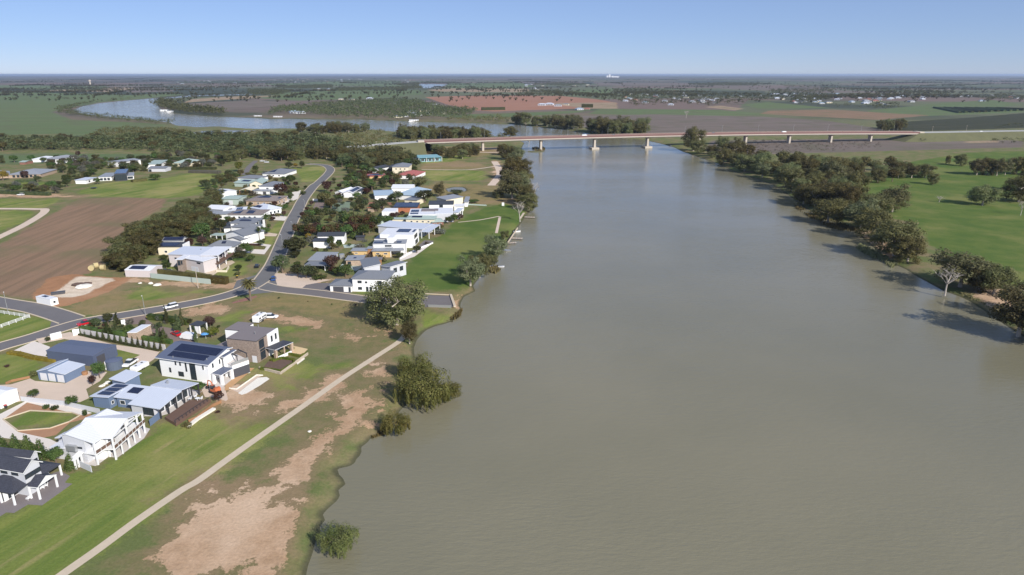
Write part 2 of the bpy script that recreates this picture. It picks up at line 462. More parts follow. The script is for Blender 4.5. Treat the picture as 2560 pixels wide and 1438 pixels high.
FIELDS = {
    'farm': [[(-200, 228), (120, 232), (330, 238), (430, 232), (460, 237), (375, 245), (250, 256), (180, 268), (130, 280), (180, 300), (330, 306), (420, 312), (380, 325), (200, 332), (-200, 345)],
             [(700, 232), (860, 224), (1050, 226), (1060, 236), (940, 245), (820, 250), (740, 252), (650, 246)],
             [(1000, 200), (800, 205), (660, 210), (700, 216), (900, 215), (1010, 218)], [(1120, 209), (1290, 205), (1340, 216), (1290, 222), (1110, 221)],
             [(1420, 228), (1480, 223), (1535, 222), (1530, 232), (1440, 240)], [(1850, 262), (1920, 255), (1990, 262), (2080, 270), (1900, 272)],
             [(2180, 275), (2300, 264), (2560, 274), (2560, 281), (2270, 292), (2140, 290)], [(2290, 262), (2480, 250), (2560, 262), (2450, 273)],
             [(1470, 285), (1500, 272), (1800, 275), (1960, 288), (1700, 290)], [(-100, 212), (300, 216), (420, 222), (300, 226), (-100, 222)],
             [(1060, 288), (1240, 284), (1460, 276), (1500, 272), (1440, 282), (1300, 292), (1180, 296)],
             [(1150, 375), (1010, 372), (1060, 358), (1240, 372), (1250, 384)], [(150, 330), (260, 326), (250, 352), (150, 352)],
             [(-50, 385), (150, 384), (430, 386), (330, 402), (150, 408), (-50, 412)]],
    'plough': [[(-250, 640), (0, 612), (110, 545), (200, 497), (300, 494), (420, 497), (405, 520), (330, 562), (285, 600), (262, 655), (225, 685), (130, 700), (85, 748), (0, 738), (-250, 700)],
               [(1920, 277), (2080, 274), (2250, 285), (2330, 288), (2200, 300), (1900, 285)]],
    'purple': [[(455, 261), (520, 256), (640, 250), (715, 256), (700, 263), (610, 271), (555, 277), (470, 270)], [(1440, 290), (1640, 286), (1900, 292), (2050, 300), (2190, 320), (2240, 334), (1610, 336), (1450, 318)],
               [(880, 202), (1290, 196), (1500, 193), (1520, 197), (1200, 201)], [(1480, 206), (1720, 207), (1730, 214), (1500, 214)], [(1790, 212), (1860, 217), (2100, 226), (2300, 233), (2050, 232), (1800, 222)],
               [(1780, 352), (2280, 345), (2560, 352), (2560, 368), (2200, 378), (1830, 388), (1760, 372)], [(260, 215), (400, 217), (440, 228), (330, 232)]],
    'redf': [[(1062, 243), (1140, 240), (1280, 239), (1400, 240), (1490, 248), (1545, 258), (1530, 266), (1440, 272), (1300, 276), (1240, 279), (1180, 276), (1120, 262)]],
    'darkf': [[(2190, 330), (2270, 304), (2400, 296), (2560, 283), (2800, 270), (2800, 312), (2560, 320), (2350, 327)]],
    'beige': [[(1065, 225), (1130, 221), (1320, 222), (1325, 229), (1290, 231), (1100, 229)], [(480, 248), (560, 242), (640, 240), (700, 239), (640, 245), (500, 254), (455, 258)],
              [(240, 225), (290, 217), (340, 222), (260, 230), (160, 228), (60, 232), (150, 224)], [(1160, 366), (1270, 370), (1260, 382), (1200, 378)], [(2420, 343), (2495, 343), (2500, 357), (2410, 358)],
              [(1380, 258), (1540, 256), (1545, 272), (1460, 272)], [(1760, 268), (1800, 264), (1860, 272), (1840, 276)]],
    'dry': [[(395, 795), (470, 770), (640, 738), (760, 735), (905, 748), (935, 772), (905, 800), (860, 812), (760, 790), (700, 800), (560, 785), (470, 800)], [(1050, 470), (1090, 458), (1230, 462), (1275, 490), (1300, 512), (1240, 514), (1180, 508), (1120, 498)],
            [(160, 780), (260, 720), (420, 740), (560, 735), (530, 742), (300, 778), (230, 790)], [(830, 388), (1000, 372), (1160, 364), (1260, 380), (1200, 392), (1040, 392)], [(1060, 404), (1150, 402), (1240, 418), (1120, 426), (1052, 424)], [(870, 810), (990, 860), (940, 880), (860, 870), (780, 850), (720, 838), (740, 800), (800, 795)]],
    'lawn': [[(-300, 1500), (-300, 1330), (0, 1290), (110, 1255), (150, 1190), (240, 1175), (340, 1110), (400, 1060), (470, 1068), (560, 1008), (690, 1012), (790, 960), (880, 920), (985, 862), (900, 930), (700, 1072), (520, 1200), (300, 1350), (165, 1438), (80, 1500)],
             [(1050, 427), (1140, 424), (1222, 428), (1234, 442), (1200, 452), (1080, 452)],
             [(1045, 398), (1150, 388), (1180, 394), (1130, 404), (1052, 410)], [(190, 482), (240, 462), (330, 450), (420, 444), (500, 428), (570, 434), (540, 462), (490, 490), (420, 496), (200, 490)],
             
             [(-60, 770), (50, 785), (135, 800), (138, 812), (110, 826), (0, 858), (-120, 890)], [(0, 888), (30, 881), (115, 908), (85, 932), (75, 945), (22, 957), (-40, 955), (-80, 910)],
             [(6, 1050), (75, 1028), (180, 1033), (200, 1040), (170, 1055), (44, 1077)], [(284, 872), (345, 882), (352, 890), (310, 905), (290, 900)],
             [(535, 683), (548, 680), (590, 655), (615, 656), (617, 682), (588, 698), (560, 696)], [(692, 554), (712, 556), (694, 585), (672, 583)], [(628, 596), (690, 590), (675, 612), (625, 605)], [(733, 418), (815, 417), (798, 452), (757, 456)],
             [(29, 456), (117, 456), (117, 470), (25, 470)], [(400, 655), (470, 640), (480, 660), (420, 675)], [(575, 950), (640, 922), (632, 935), (580, 972)], [(-60, 498), (160, 494), (110, 520), (0, 523)], [(-60, 526), (95, 528), (50, 560), (-60, 600)],
             [(640, 930), (740, 905), (800, 915), (900, 905), (850, 940), (740, 975), (690, 1000), (640, 990), (680, 950)], [(310, 742), (370, 716), (470, 709), (552, 722), (430, 743), (350, 755)], [(880, 700), (900, 690), (960, 700), (940, 730), (900, 735)], [(1052, 770), (1140, 782), (1110, 808), (1060, 820), (1050, 800)],
             [(405, 785), (640, 775), (800, 800), (780, 828), (720, 830), (600, 805), (470, 800)]],
    'fresh': [[(990, 692), (1040, 640), (1110, 580), (1130, 558), (1200, 522), (1260, 508), (1300, 520), (1316, 530), (1300, 556), (1276, 588), (1240, 640), (1200, 690), (1178, 714), (1160, 738), (1060, 724), (1000, 706)],
              [(2270, 405), (2420, 382), (2560, 378), (2900, 378), (3000, 800), (2560, 725), (2470, 690), (2320, 612), (2290, 560), (2180, 510), (2100, 460), (2170, 430), (2280, 440)], [(2150, 442), (2290, 470), (2300, 560), (2200, 540), (2120, 500)]],
    'bare': [[(385, 1460), (410, 1390), (450, 1335), (500, 1285), (545, 1250), (600, 1262), (650, 1240), (690, 1228), (702, 1180), (740, 1150), (775, 1125), (800, 1120), (835, 1108), (815, 1150), (772, 1185), (775, 1240), (765, 1300), (752, 1345), (735, 1390), (700, 1460)],
             [(828, 1032), (850, 1005), (890, 988), (935, 978), (965, 958), (985, 970), (1000, 985), (975, 1010), (945, 1028), (905, 1036), (890, 1048), (852, 1042)], [(835, 1085), (880, 1050), (930, 1062), (900, 1078), (860, 1085), (820, 1110), (790, 1118)],
             [(692, 1012), (735, 988), (780, 968), (835, 946), (858, 944), (840, 962), (795, 994), (745, 1008), (715, 1020)], [(562, 985), (600, 980), (640, 992), (672, 1005), (650, 1016), (600, 1008), (565, 998)], [(936, 912), (958, 902), (968, 904), (952, 930), (958, 938), (938, 935)],
             [(640, 786), (720, 788), (800, 808), (850, 830), (835, 838), (780, 818), (700, 800), (640, 798)], [(870, 826), (930, 812), (965, 832), (930, 855), (885, 848)], [(470, 770), (520, 758), (565, 770), (540, 782), (480, 785)],
             [(735, 1170), (800, 1130), (830, 1140), (790, 1180), (740, 1230)], [(530, 1240), (590, 1222), (560, 1260), (500, 1290)], [(1152, 742), (1180, 735), (1158, 752), (1140, 772), (1132, 768)], [(1204, 690), (1216, 668), (1228, 652), (1224, 668), (1212, 690)],
             [(1236, 402), (1248, 404), (1262, 432), (1250, 440), (1230, 462), (1240, 430)], [(690, 692), (720, 684), (770, 690), (825, 700), (800, 712), (760, 722), (692, 716)], [(2130, 574), (2200, 600), (2230, 640), (2215, 640), (2160, 590)], [(2440, 740), (2490, 730), (2530, 760), (2480, 770)],
             [(-40, 486), (150, 486), (190, 490), (130, 494), (-40, 492)], [(560, 712), (600, 700), (580, 720), (330, 705), (300, 695)]],
    'red': [[(78, 742), (100, 715), (120, 695), (180, 684), (230, 690), (330, 694), (300, 715), (240, 742), (190, 758), (150, 768), (110, 765)]],
    'pale': [[(120, 737), (150, 722), (170, 705), (195, 690), (230, 692), (295, 697), (262, 712), (215, 735), (190, 742), (140, 744)]],
}
NOISE_AMP = {'farm': 14, 'plough': 3, 'purple': 6, 'redf': 4, 'darkf': 5, 'beige': 9, 'dry': 9, 'lawn': 3.5, 'fresh': 3.0, 'scruff': 8.0, 'bare': 6.0, 'red': 2.2, 'pale': 1.5}


def build_ground():
    ang = np.radians(np.arange(-84, 84.01, 0.28))
    r = [26.0]
    while r[-1] < 62000: r.append(r[-1] * 1.0135 + 0.25)
    r = np.array(r)
    R, A = np.meshgrid(r, ang, indexing='ij')
    P = np.stack([(R * np.sin(A)).ravel(), (R * np.cos(A)).ravel()], 1)
    s = water_sdf(P)
    slope = np.clip(0.30 - R.ravel() * 0.00006, 0.12, 0.3)
    z = np.clip(WATER_Z - slope * s, -3.2, 0.0)
    n, mcols = R.shape
    idx = np.arange(n * mcols).reshape(n, mcols)
    q = np.stack([idx[:-1, :-1], idx[:-1, 1:], idx[1:, 1:], idx[1:, :-1]], -1).reshape(-1, 4)
    q = q[:, ::-1]
    me = bpy.data.meshes.new("ground")
    me.vertices.add(len(P)); me.vertices.foreach_set("co", np.column_stack([P, z]).ravel())
    me.loops.add(q.size); me.loops.foreach_set("vertex_index", q.ravel())
    me.polygons.add(len(q)); me.polygons.foreach_set("loop_start", np.arange(0, q.size, 4)); me.polygons.foreach_set("loop_total", np.full(len(q), 4))
    me.update(calc_edges=True)
    me.polygons.foreach_set("use_smooth", np.ones(len(q), bool))
    FIELDS['scruff'] = FIELDS['bare']
    for k, polys in FIELDS.items():
        d = np.full(len(P), -1e9)
        for p in polys:
            w = world_poly(p)
            near = np.ones(len(P), bool)
            lo, hi = w.min(0) - 150, w.max(0) + 150
            near = ((P > lo) & (P < hi)).all(1)
            if near.any(): d[near] = np.maximum(d[near], sdf(w, P[near]))
        if k in ('bare', 'scruff'): d = d - np.where(P[:, 1] < 152, np.clip(s + 7, 0, 20) * 1.5, 0)      # grass keeps to the waterline here
        d = np.clip(d + (7 if k == 'scruff' else 0), -100, 100)
        at = me.attributes.new(k, 'FLOAT', 'POINT'); at.data.foreach_set("value", d.astype(np.float32))
    at = me.attributes.new("shore", 'FLOAT', 'POINT'); at.data.foreach_set("value", np.clip(s, -100, 100).astype(np.float32))
    o = bpy.data.objects.new("ground", me); COL.objects.link(o)
    tag(o, kind='structure')

    m, nt, N, L, bs = nodes_of("ground")
    geo = N.new("ShaderNodeNewGeometry"); pos = geo.outputs["Position"]
    n_big = noise(nt, pos, 0.0016, 5.0); n_mid = noise(nt, pos, 0.02, 6.0, 0.6); n_fine = noise(nt, pos, 0.22, 6.0, 0.65); n_grain = noise(nt, pos, 1.6, 4.0, 0.7); n_patch = noise(nt, pos, 0.075, 7.0, 0.62)
    # wide mosaic of paddocks far away
    mp = N.new("ShaderNodeMapping"); mp.inputs["Scale"].default_value = (0.00075, 0.0011, 1); mp.inputs["Rotation"].default_value = (0, 0, 0.25)
    L.new(pos, mp.inputs[0])
    vo = N.new("ShaderNodeTexVoronoi"); vo.feature = 'F1'; vo.distance = 'CHEBYCHEV'; vo.inputs["Scale"].default_value = 1.0
    L.new(mp.outputs[0], vo.inputs["Vector"])
    sep = N.new("ShaderNodeSeparateColor"); L.new(vo.outputs["Color"], sep.inputs[0])
    far = mixrgb(nt, ramp(nt, sep.outputs[0], 0.3, 0.7), (0.125, 0.14, 0.080), (0.175, 0.130, 0.110))
    far = mixrgb(nt, ramp(nt, sep.outputs[1], 0.62, 0.8), far, (0.060, 0.072, 0.050))
    far = mixrgb(nt, ramp(nt, n_big, 0.50, 0.62), far, (0.068, 0.078, 0.056))
    far = mixrgb(nt, ramp(nt, n_mid, 0.55, 0.75), far, (0.10, 0.105, 0.065))
    near = mixrgb(nt, ramp(nt, n_patch, 0.38, 0.66), (0.125, 0.150, 0.052), (0.215, 0.170, 0.095))
    near = mixrgb(nt, ramp(nt, n_fine, 0.52, 0.75), near, (0.110, 0.132, 0.045))
    dist = N.new("ShaderNodeVectorMath"); dist.operation = 'LENGTH'; L.new(pos, dist.inputs[0])
    c = mixrgb(nt, ramp(nt, dist.outputs["Value"], 900, 1900), near, far)

    def layer(c, key, col_a, col_b, col_c=None, width=0.7, tex=None, patch=0.0):
        at = N.new("ShaderNodeAttribute"); at.attribute_name = key
        wob = math_node(nt, 'ADD', math_node(nt, 'MULTIPLY', math_node(nt, 'SUBTRACT', n_fine, 0.5), 3.0 * NOISE_AMP[key]), math_node(nt, 'MULTIPLY', math_node(nt, 'SUBTRACT', n_mid, 0.5), 2.0 * NOISE_AMP[key]))
        wob = math_node(nt, 'ADD', wob, math_node(nt, 'MULTIPLY', math_node(nt, 'SUBTRACT', n_grain, 0.5), 1.2 * NOISE_AMP[key]))
        if patch: wob = math_node(nt, 'ADD', wob, math_node(nt, 'MINIMUM', math_node(nt, 'MULTIPLY', math_node(nt, 'SUBTRACT', n_patch, 0.475), patch), 2.0))
        f = ramp(nt, math_node(nt, 'ADD', at.outputs["Fac"], wob), -width, width)
        t = tex if tex is not None else n_fine
        col = mixrgb(nt, ramp(nt, t, 0.36, 0.66), col_a, col_b)
        if col_c is not None: col = mixrgb(nt, ramp(nt, n_mid, 0.47, 0.66), col, col_c)
        return mixrgb(nt, f, c, col)

    def stripes(deg, scale, dist_=2.5):
        mp = N.new("ShaderNodeMapping"); mp.inputs["Rotation"].default_value = (0, 0, math.radians(deg)); L.new(pos, mp.inputs[0])
        mp2 = N.new("ShaderNodeMapping"); mp2.inputs["Scale"].default_value = (scale, scale * 0.06, 1); L.new(mp.outputs[0], mp2.inputs[0])
        return noise(nt, mp2.outputs[0], 1.0, 4.0, 0.6)

    c = layer(c, 'farm', (0.105, 0.150, 0.062), (0.130, 0.160, 0.075), (0.120, 0.135, 0.070), 4.0, stripes(80, 0.03))
    c = layer(c, 'purple', (0.150, 0.122, 0.102), (0.185, 0.152, 0.130), (0.135, 0.122, 0.088), 3.0, stripes(75, 0.05))
    c = layer(c, 'redf', (0.29, 0.150, 0.100), (0.34, 0.185, 0.125), None, 3.0, stripes(80, 0.05))
    c = layer(c, 'darkf', (0.042, 0.048, 0.028), (0.06, 0.06, 0.036), None, 2.0, stripes(70, 0.1))
    c = layer(c, 'beige', (0.36, 0.27, 0.19), (0.26, 0.19, 0.12), (0.22, 0.18, 0.11), 3.0)
    c = layer(c, 'plough', (0.260, 0.168, 0.108), (0.195, 0.133, 0.085), (0.175, 0.145, 0.080), 1.5, stripes(-6, 0.3))
    c = layer(c, 'dry', (0.250, 0.190, 0.090), (0.185, 0.165, 0.068), (0.27, 0.195, 0.11), 1.5)
    c = layer(c, 'lawn', (0.115, 0.165, 0.036), (0.190, 0.215, 0.055), (0.265, 0.25, 0.088), 1.6, stripes(21, 0.2))
    yel = math_node(nt, 'MULTIPLY', ramp(nt, stripes(21, 0.3), 0.48, 0.66), ramp(nt, n_patch, 0.40, 0.58))
    at = N.new("ShaderNodeAttribute"); at.attribute_name = 'lawn'
    c = mixrgb(nt, math_node(nt, 'MULTIPLY', math_node(nt, 'MULTIPLY', yel, 0.9), ramp(nt, at.outputs['Fac'], 1, 10)), c, (0.30, 0.255, 0.115))
    c = layer(c, 'fresh', (0.078, 0.126, 0.028), (0.112, 0.150, 0.036), (0.165, 0.178, 0.055), 1.5, n_patch)
    c = layer(c, 'scruff', (0.215, 0.165, 0.090), (0.145, 0.145, 0.060), (0.26, 0.185, 0.11), 5.0, None, 50.0)
    c = layer(c, 'bare', (0.47, 0.315, 0.200), (0.36, 0.235, 0.140), (0.56, 0.41, 0.285), 1.0, None, 62.0)
    c = layer(c, 'red', (0.36, 0.19, 0.10), (0.30, 0.16, 0.085), (0.42, 0.25, 0.15), 0.6)
    c = layer(c, 'pale', (0.66, 0.55, 0.43), (0.54, 0.43, 0.32), (0.70, 0.62, 0.50), 0.8)
    at = N.new("ShaderNodeAttribute"); at.attribute_name = "shore"
    wet = ramp(nt, math_node(nt, 'ADD', at.outputs["Fac"], math_node(nt, 'MULTIPLY', n_fine, 1.6)), -0.9, 0.6)
    c = mixrgb(nt, wet, c, (0.085, 0.082, 0.046))
    grain = math_node(nt, 'ADD', math_node(nt, 'MULTIPLY', n_grain, 0.7), 0.65)
    c = mixrgb(nt, 1.0, c, grain, 'MULTIPLY')
    L.new(c, bs.inputs["Base Color"])
    bs.inputs["Roughness"].default_value = 0.95; bs.inputs["Specular IOR Level"].default_value = 0.1
    bp = N.new("ShaderNodeBump"); bp.inputs["Strength"].default_value = 0.5; bp.inputs["Distance"].default_value = 0.25
    L.new(n_grain, bp.inputs["Height"]); L.new(bp.outputs[0], bs.inputs["Normal"])
    me.materials.append(m)
    return o


build_ground()


def build_river():
    m, nt, N, L, bs = nodes_of("river water")
    geo = N.new("ShaderNodeNewGeometry"); pos = geo.outputs["Position"]
    c = mixrgb(nt, ramp(nt, noise(nt, pos, 0.008, 4.0), 0.3, 0.7), (0.180, 0.168, 0.112), (0.216, 0.198, 0.134))
    L.new(c, bs.inputs["Base Color"])
    L.new(math_node(nt, 'ADD', math_node(nt, 'MULTIPLY', ramp(nt, noise(nt, pos, 0.006, 5.0, 0.6), 0.35, 0.65), 0.05), 0.08), bs.inputs["Roughness"]); bs.inputs["IOR"].default_value = 1.33
    mp = N.new("ShaderNodeMapping"); mp.inputs["Rotation"].default_value = (0, 0, math.radians(28)); mp.inputs["Scale"].default_value = (0.35, 1.0, 1.0); L.new(pos, mp.inputs[0])
    h = math_node(nt, 'ADD', math_node(nt, 'MULTIPLY', noise(nt, mp.outputs[0], 1.15, 4.0, 0.6), 0.75), math_node(nt, 'MULTIPLY', noise(nt, pos, 0.05, 3.0), 1.2))
    dist = N.new("ShaderNodeVectorMath"); dist.operation = 'LENGTH'; L.new(pos, dist.inputs[0])
    bp = N.new("ShaderNodeBump"); L.new(math_node(nt, 'ADD', math_node(nt, 'MULTIPLY', ramp(nt, noise(nt, mp.outputs[0], 0.012, 4.0, 0.6), 0.36, 0.62), 0.30), math_node(nt, 'ADD', math_node(nt, 'MULTIPLY', ramp(nt, dist.outputs['Value'], 700, 2600), 1.6), 0.2)), bp.inputs["Strength"]); bp.inputs["Distance"].default_value = 0.4
    L.new(h, bp.inputs["Height"]); L.new(bp.outputs[0], bs.inputs["Normal"])
    b = MB()
    b.face([(-9000, 30, WATER_Z), (9000, 30, WATER_Z), (9000, 14000, WATER_Z), (-9000, 14000, WATER_Z)], m)
    tag(b.build("river"), kind='structure')


build_river()


# ------------------------------------------------------------------ roads, kerbs, paths and yards
def smooth_line(pts, k=5):
    pts = [Vector(p) for p in pts]
    if len(pts) < 3: return pts
    ext = [2 * pts[0] - pts[1]] + pts + [2 * pts[-1] - pts[-2]]
    out = []
    for i in range(1, len(ext) - 2):
        p0, p1, p2, p3 = ext[i - 1:i + 3]
        for j in range(k):
            t = j / k
            out.append(0.5 * ((2 * p1) + (p2 - p0) * t + (2 * p0 - 5 * p1 + 4 * p2 - p3) * t * t + (3 * p1 - p0 - 3 * p2 + p3) * t ** 3))
    out.append(pts[-1])
    return out


ROADS = []


def ribbon(name, pts, width, m, z=0.02, kerb=None, raw=False):
    line = smooth_line(pts if raw else [G(*p) for p in pts])
    ROADS.append((line, width))
    b, kb = MB(), MB()
    side = []
    for i, p in enumerate(line):
        d = (line[min(i + 1, len(line) - 1)] - line[max(i - 1, 0)]); d.z = 0; d.normalize()
        n = Vector((-d.y, d.x, 0))
        side.append((p, n))
    for (p0, n0), (p1, n1) in zip(side, side[1:]):
        w = width / 2
        at = lambda p, n, k, zz: (p.x + n.x * k, p.y + n.y * k, p.z + zz)
        b.face([at(p0, n0, -w, z), at(p1, n1, -w, z), at(p1, n1, w, z), at(p0, n0, w, z)], m)
        if kerb:
            for sgn in (-1, 1):
                q = [at(p0, n0, sgn * w, 0), at(p0, n0, sgn * (w + 0.55), 0), at(p1, n1, sgn * (w + 0.55), 0), at(p1, n1, sgn * w, 0)]
                if sgn > 0: q = q[::-1]
                kb.hexa([(x, y, zz) for x, y, zz in q], [(x, y, zz + 0.13) for x, y, zz in q], kerb)
    tag(b.build(name), kind='structure')
    if kerb: tag(kb.build("kerb"), kind='structure')


def sheet(name, view, pts, m, z=0.03, kind='structure', label=None, cat=None, thick=0.0):
    b = MB()
    w = [GV(view, p, 0) for p in pts]
    if sum((a.x * c.y - c.x * a.y) for a, c in zip(w, w[1:] + w[:1])) < 0: w.reverse()
    top = [(p.x, p.y, z) for p in w]
    b.hexa([(p.x, p.y, z - 0.02 - thick) for p in w], top, m)
    o = b.build(name)
    return tag(o, label, cat, None, kind)


KERB = M('concrete')
ribbon("footpath", [(120, 1462), (172, 1425), (250, 1370), (345, 1300), (450, 1228), (495, 1202), (560, 1155), (640, 1098), (760, 1014), (850, 950), (930, 898), (985, 863), (1002, 850), (1018, 832)], 2.1, M('concrete'), 0.035)
ribbon("west_road", [(-300, 700), (-150, 728), (0, 756), (78, 769), (136, 785), (180, 800)], 8.4, M('road asphalt'), 0.020, KERB)
ribbon("main_road", [(-260, 950), (-110, 903), (0, 867), (78, 845), (156, 820), (214, 804), (292, 791), (316, 787), (428, 768), (540, 746), (612, 724), (655, 700)], 7.6, M('road asphalt'), 0.026, KERB)
ribbon("village_street", [(655, 703), (684, 661), (706, 610), (728, 556), (745, 524), (759, 497), (784, 466), (797, 457), (811, 444), (821, 434), (826, 424), (818, 416), (801, 412), (768, 410)], 7.2, M('old asphalt'), 0.032, KERB)
ribbon("ramp_road", [(650, 712), (690, 722), (790, 733), (890, 746), (945, 752), (1010, 752), (1066, 753)], 7.0, M('drive asphalt'), 0.038, KERB)
sheet("road_junction", 'z', [(583, 722), (592, 702), (640, 688), (655, 668), (690, 668), (686, 690), (694, 716), (690, 730), (640, 735), (600, 738)], M('old asphalt'), 0.060)
sheet("road_junction", 'z', [(128, 806), (140, 790), (180, 792), (225, 796), (222, 810), (160, 826), (120, 838)], M('road asphalt'), 0.062)
sheet("car_park", 'z', [(1060, 738), (1124, 740), (1139, 768), (1062, 768)], M('drive asphalt'), 0.065)
sheet("driveway", 'e', [(440, 660), (500, 610), (600, 592), (760, 590), (740, 670), (950, 680), (930, 705)], M('drive asphalt'), 0.066)
ribbon("gravel_track", [(-80, 522), (40, 522), (92, 523), (112, 524), (104, 536), (60, 563), (0, 592), (-80, 630)], 5.0, M('sand gravel'), 0.03)
ribbon("garden_path", [(1145, 556), (1200, 550), (1248, 541)], 1.4, M('sand gravel'), 0.03)
ribbon("garden_path", [(1250, 542), (1246, 560), (1241, 583)], 1.6, M('sand gravel'), 0.034)
ribbon("garden_path", [(1300, 547), (1310, 532)], 1.4, M('concrete'), 0.03)
ribbon("river_track", [(1236, 404), (1246, 420), (1250, 436), (1240, 450), (1228, 464)], 6.5, M('sand gravel'), 0.03)
ribbon("river_track", [(1054, 424), (1120, 425), (1180, 424), (1245, 415)], 2.6, M('sand gravel'), 0.034)
ribbon("river_track", [(970, 378), (1060, 379), (1150, 380), (1240, 381), (1262, 376)], 5.0, M('sand gravel'), 0.034)
ribbon("side_lane", [(612, 438), (618, 425), (626, 414), (640, 402)], 5.0, M('drive asphalt'), 0.03)
# yards and drives of the near houses
sheet("gravel_yard", 'a', [(-100, 735), (110, 725), (300, 665), (350, 690), (650, 715), (870, 590), (1070, 600), (1000, 690), (860, 770), (890, 860), (800, 900), (640, 912), (270, 860), (215, 890), (-100, 960)], M('sand gravel'), 0.03)
sheet("driveway", 'a', [(700, 200), (790, 235), (1130, 325), (1600, 390), (1540, 470), (1440, 540), (1300, 480), (1400, 430), (1130, 365), (950, 320), (640, 270), (400, 320), (360, 270)], M('sand gravel'), 0.034)
sheet("driveway", 'a', [(110, 400), (340, 290), (500, 350), (455, 440), (570, 470), (460, 480), (280, 420)], M('pale gravel'), 0.038)
sheet("driveway", 'a', [(-120, 1060), (0, 1020), (280, 880), (640, 920), (920, 1010), (830, 1035), (270, 905), (30, 1075), (180, 1200), (500, 1270), (620, 1330), (600, 1420), (480, 1400), (300, 1290), (-120, 1240)], M('pale gravel'), 0.038)
sheet("garden_bed", 'a', [(0, 1060), (280, 905), (440, 950), (900, 1020), (930, 1050), (700, 1105), (560, 1230), (390, 1265), (160, 1215), (200, 1190), (500, 1160), (690, 1100), (800, 1045), (720, 1010), (300, 990), (50, 1065)], M('red earth'), 0.034)
sheet("driveway", 'd', [(230, 960), (490, 905), (520, 960), (580, 1010), (850, 1060), (900, 1140), (1000, 1180), (750, 1240), (700, 1160), (560, 1080), (430, 1000), (300, 1010)], M('brown paving'), 0.034)
sheet("patio", 'q', [(-150, 1120), (220, 1010), (450, 880), (650, 800), (900, 640), (1030, 600), (1200, 690), (1110, 800), (1240, 820), (720, 1190), (480, 1175), (240, 1320), (110, 1310), (0, 1380), (-150, 1420)], M('taupe roof'), 0.034)
sheet("patio", 'p', [(600, 1060), (930, 980), (1150, 850), (1300, 800), (1840, 480), (1980, 520), (1870, 690), (1390, 1040), (1240, 1020), (1000, 1190), (640, 1130)], M('paving'), 0.034)
sheet("patio", 'r', [(1040, 860), (1200, 800), (1560, 560), (1900, 380), (2100, 420), (1560, 800), (1340, 860)], M('paving'), 0.034)
sheet("patio", 's', [(840, 1070), (1180, 1150), (1560, 860), (1330, 900)], M('paving'), 0.034)
sheet("timber_walk", 's', [(1225, 1195), (1240, 1110), (1570, 835), (1705, 838), (1270, 1195)], M('new timber'), 0.12)
sheet("bare_track", 'r', [(2050, 300), (2500, 330), (2560, 560), (2520, 590), (2330, 520), (2150, 520)], M('sand gravel'), 0.03)
sheet("patio", 'u', [(1690, 940), (1750, 860), (2000, 700), (2240, 650), (2300, 690), (1960, 880), (1850, 960)], M('concrete'), 0.034)
sheet("driveway", 'f', [(830, 1165), (900, 1150), (1220, 1190), (1130, 1310), (850, 1290), (840, 1240), (1130, 1250), (1160, 1210)], M('pale gravel'), 0.034)
sheet("driveway", 'f', [(1100, 1020), (1300, 1050), (1280, 1080), (1000, 1075)], M('sand gravel'), 0.034)
sheet("driveway", 'f', [(1200, 790), (1430, 830), (1390, 880), (1230, 870)], M('pale gravel'), 0.034)
sheet("driveway", 'f', [(1470, 520), (1600, 490), (1560, 600), (1340, 680), (1380, 600)], M('pale gravel'), 0.034)
sheet("driveway", 'f', [(1790, 640), (1900, 650), (1880, 740), (1740, 740)], M('brown paving'), 0.034)
sheet("tennis_court", 'f', [(1960, 765), (2215, 765), (2235, 640), (2035, 640)], M('court green'), 0.04)
sheet("patio", 'g', [(800, 1290), (900, 1260), (1130, 1150), (1140, 1165), (900, 1340), (720, 1400), (700, 1360)], M('pale gravel'), 0.034)
sheet("patio", 'e', [(1620, 220), (1680, 165), (1780, 170), (1660, 240)], M('drive asphalt'), 0.034)
sheet("driveway", 'e', [(160, 490), (380, 500), (740, 560), (600, 590), (440, 655), (190, 620)], M('sand gravel'), 0.030)
sheet("courtyard", 'e', [(860, 400), (1080, 420), (1000, 470), (830, 430)], M('sage wall'), 0.034)
sheet("courtyard", 'e', [(870, 210), (1060, 200), (1040, 230), (880, 240)], M('sage wall'), 0.034)
sheet("palm_bed", 'd', [(1355, 785), (1480, 745), (1600, 715), (1610, 730), (1500, 770), (1370, 795)], M('red brick'), 0.05)
sheet("sand_bed", 's', [(2220, 500), (2330, 490), (2560, 540), (2500, 600), (2440, 640), (2310, 610)], M('bed sand'), 0.25)
sheet("garden_bed", 's', [(1850, 830), (1920, 740), (2120, 700), (2360, 730), (2330, 790), (2120, 900), (1900, 870)], M('mulch'), 0.22)
sheet("garden_path", 's', [(2370, 730), (2500, 670), (2510, 690), (2390, 780)], M('white pebble'), 0.05)
sheet("rock_garden", 's', [(1440, 1240), (1500, 1190), (1640, 1080), (1760, 990), (1900, 980), (1945, 1010), (1800, 1110), (1580, 1240), (1500, 1265)], M('white pebble'), 0.06)
sheet("garden_bed", 's', [(1300, 1160), (1420, 1180), (1740, 950), (1840, 955), (1760, 985), (1640, 1075), (1490, 1190), (1450, 1230)], M('sand gravel'), 0.04)


# ------------------------------------------------------------------ houses
FOOT = []          # footprints, kept clear of scattered trees


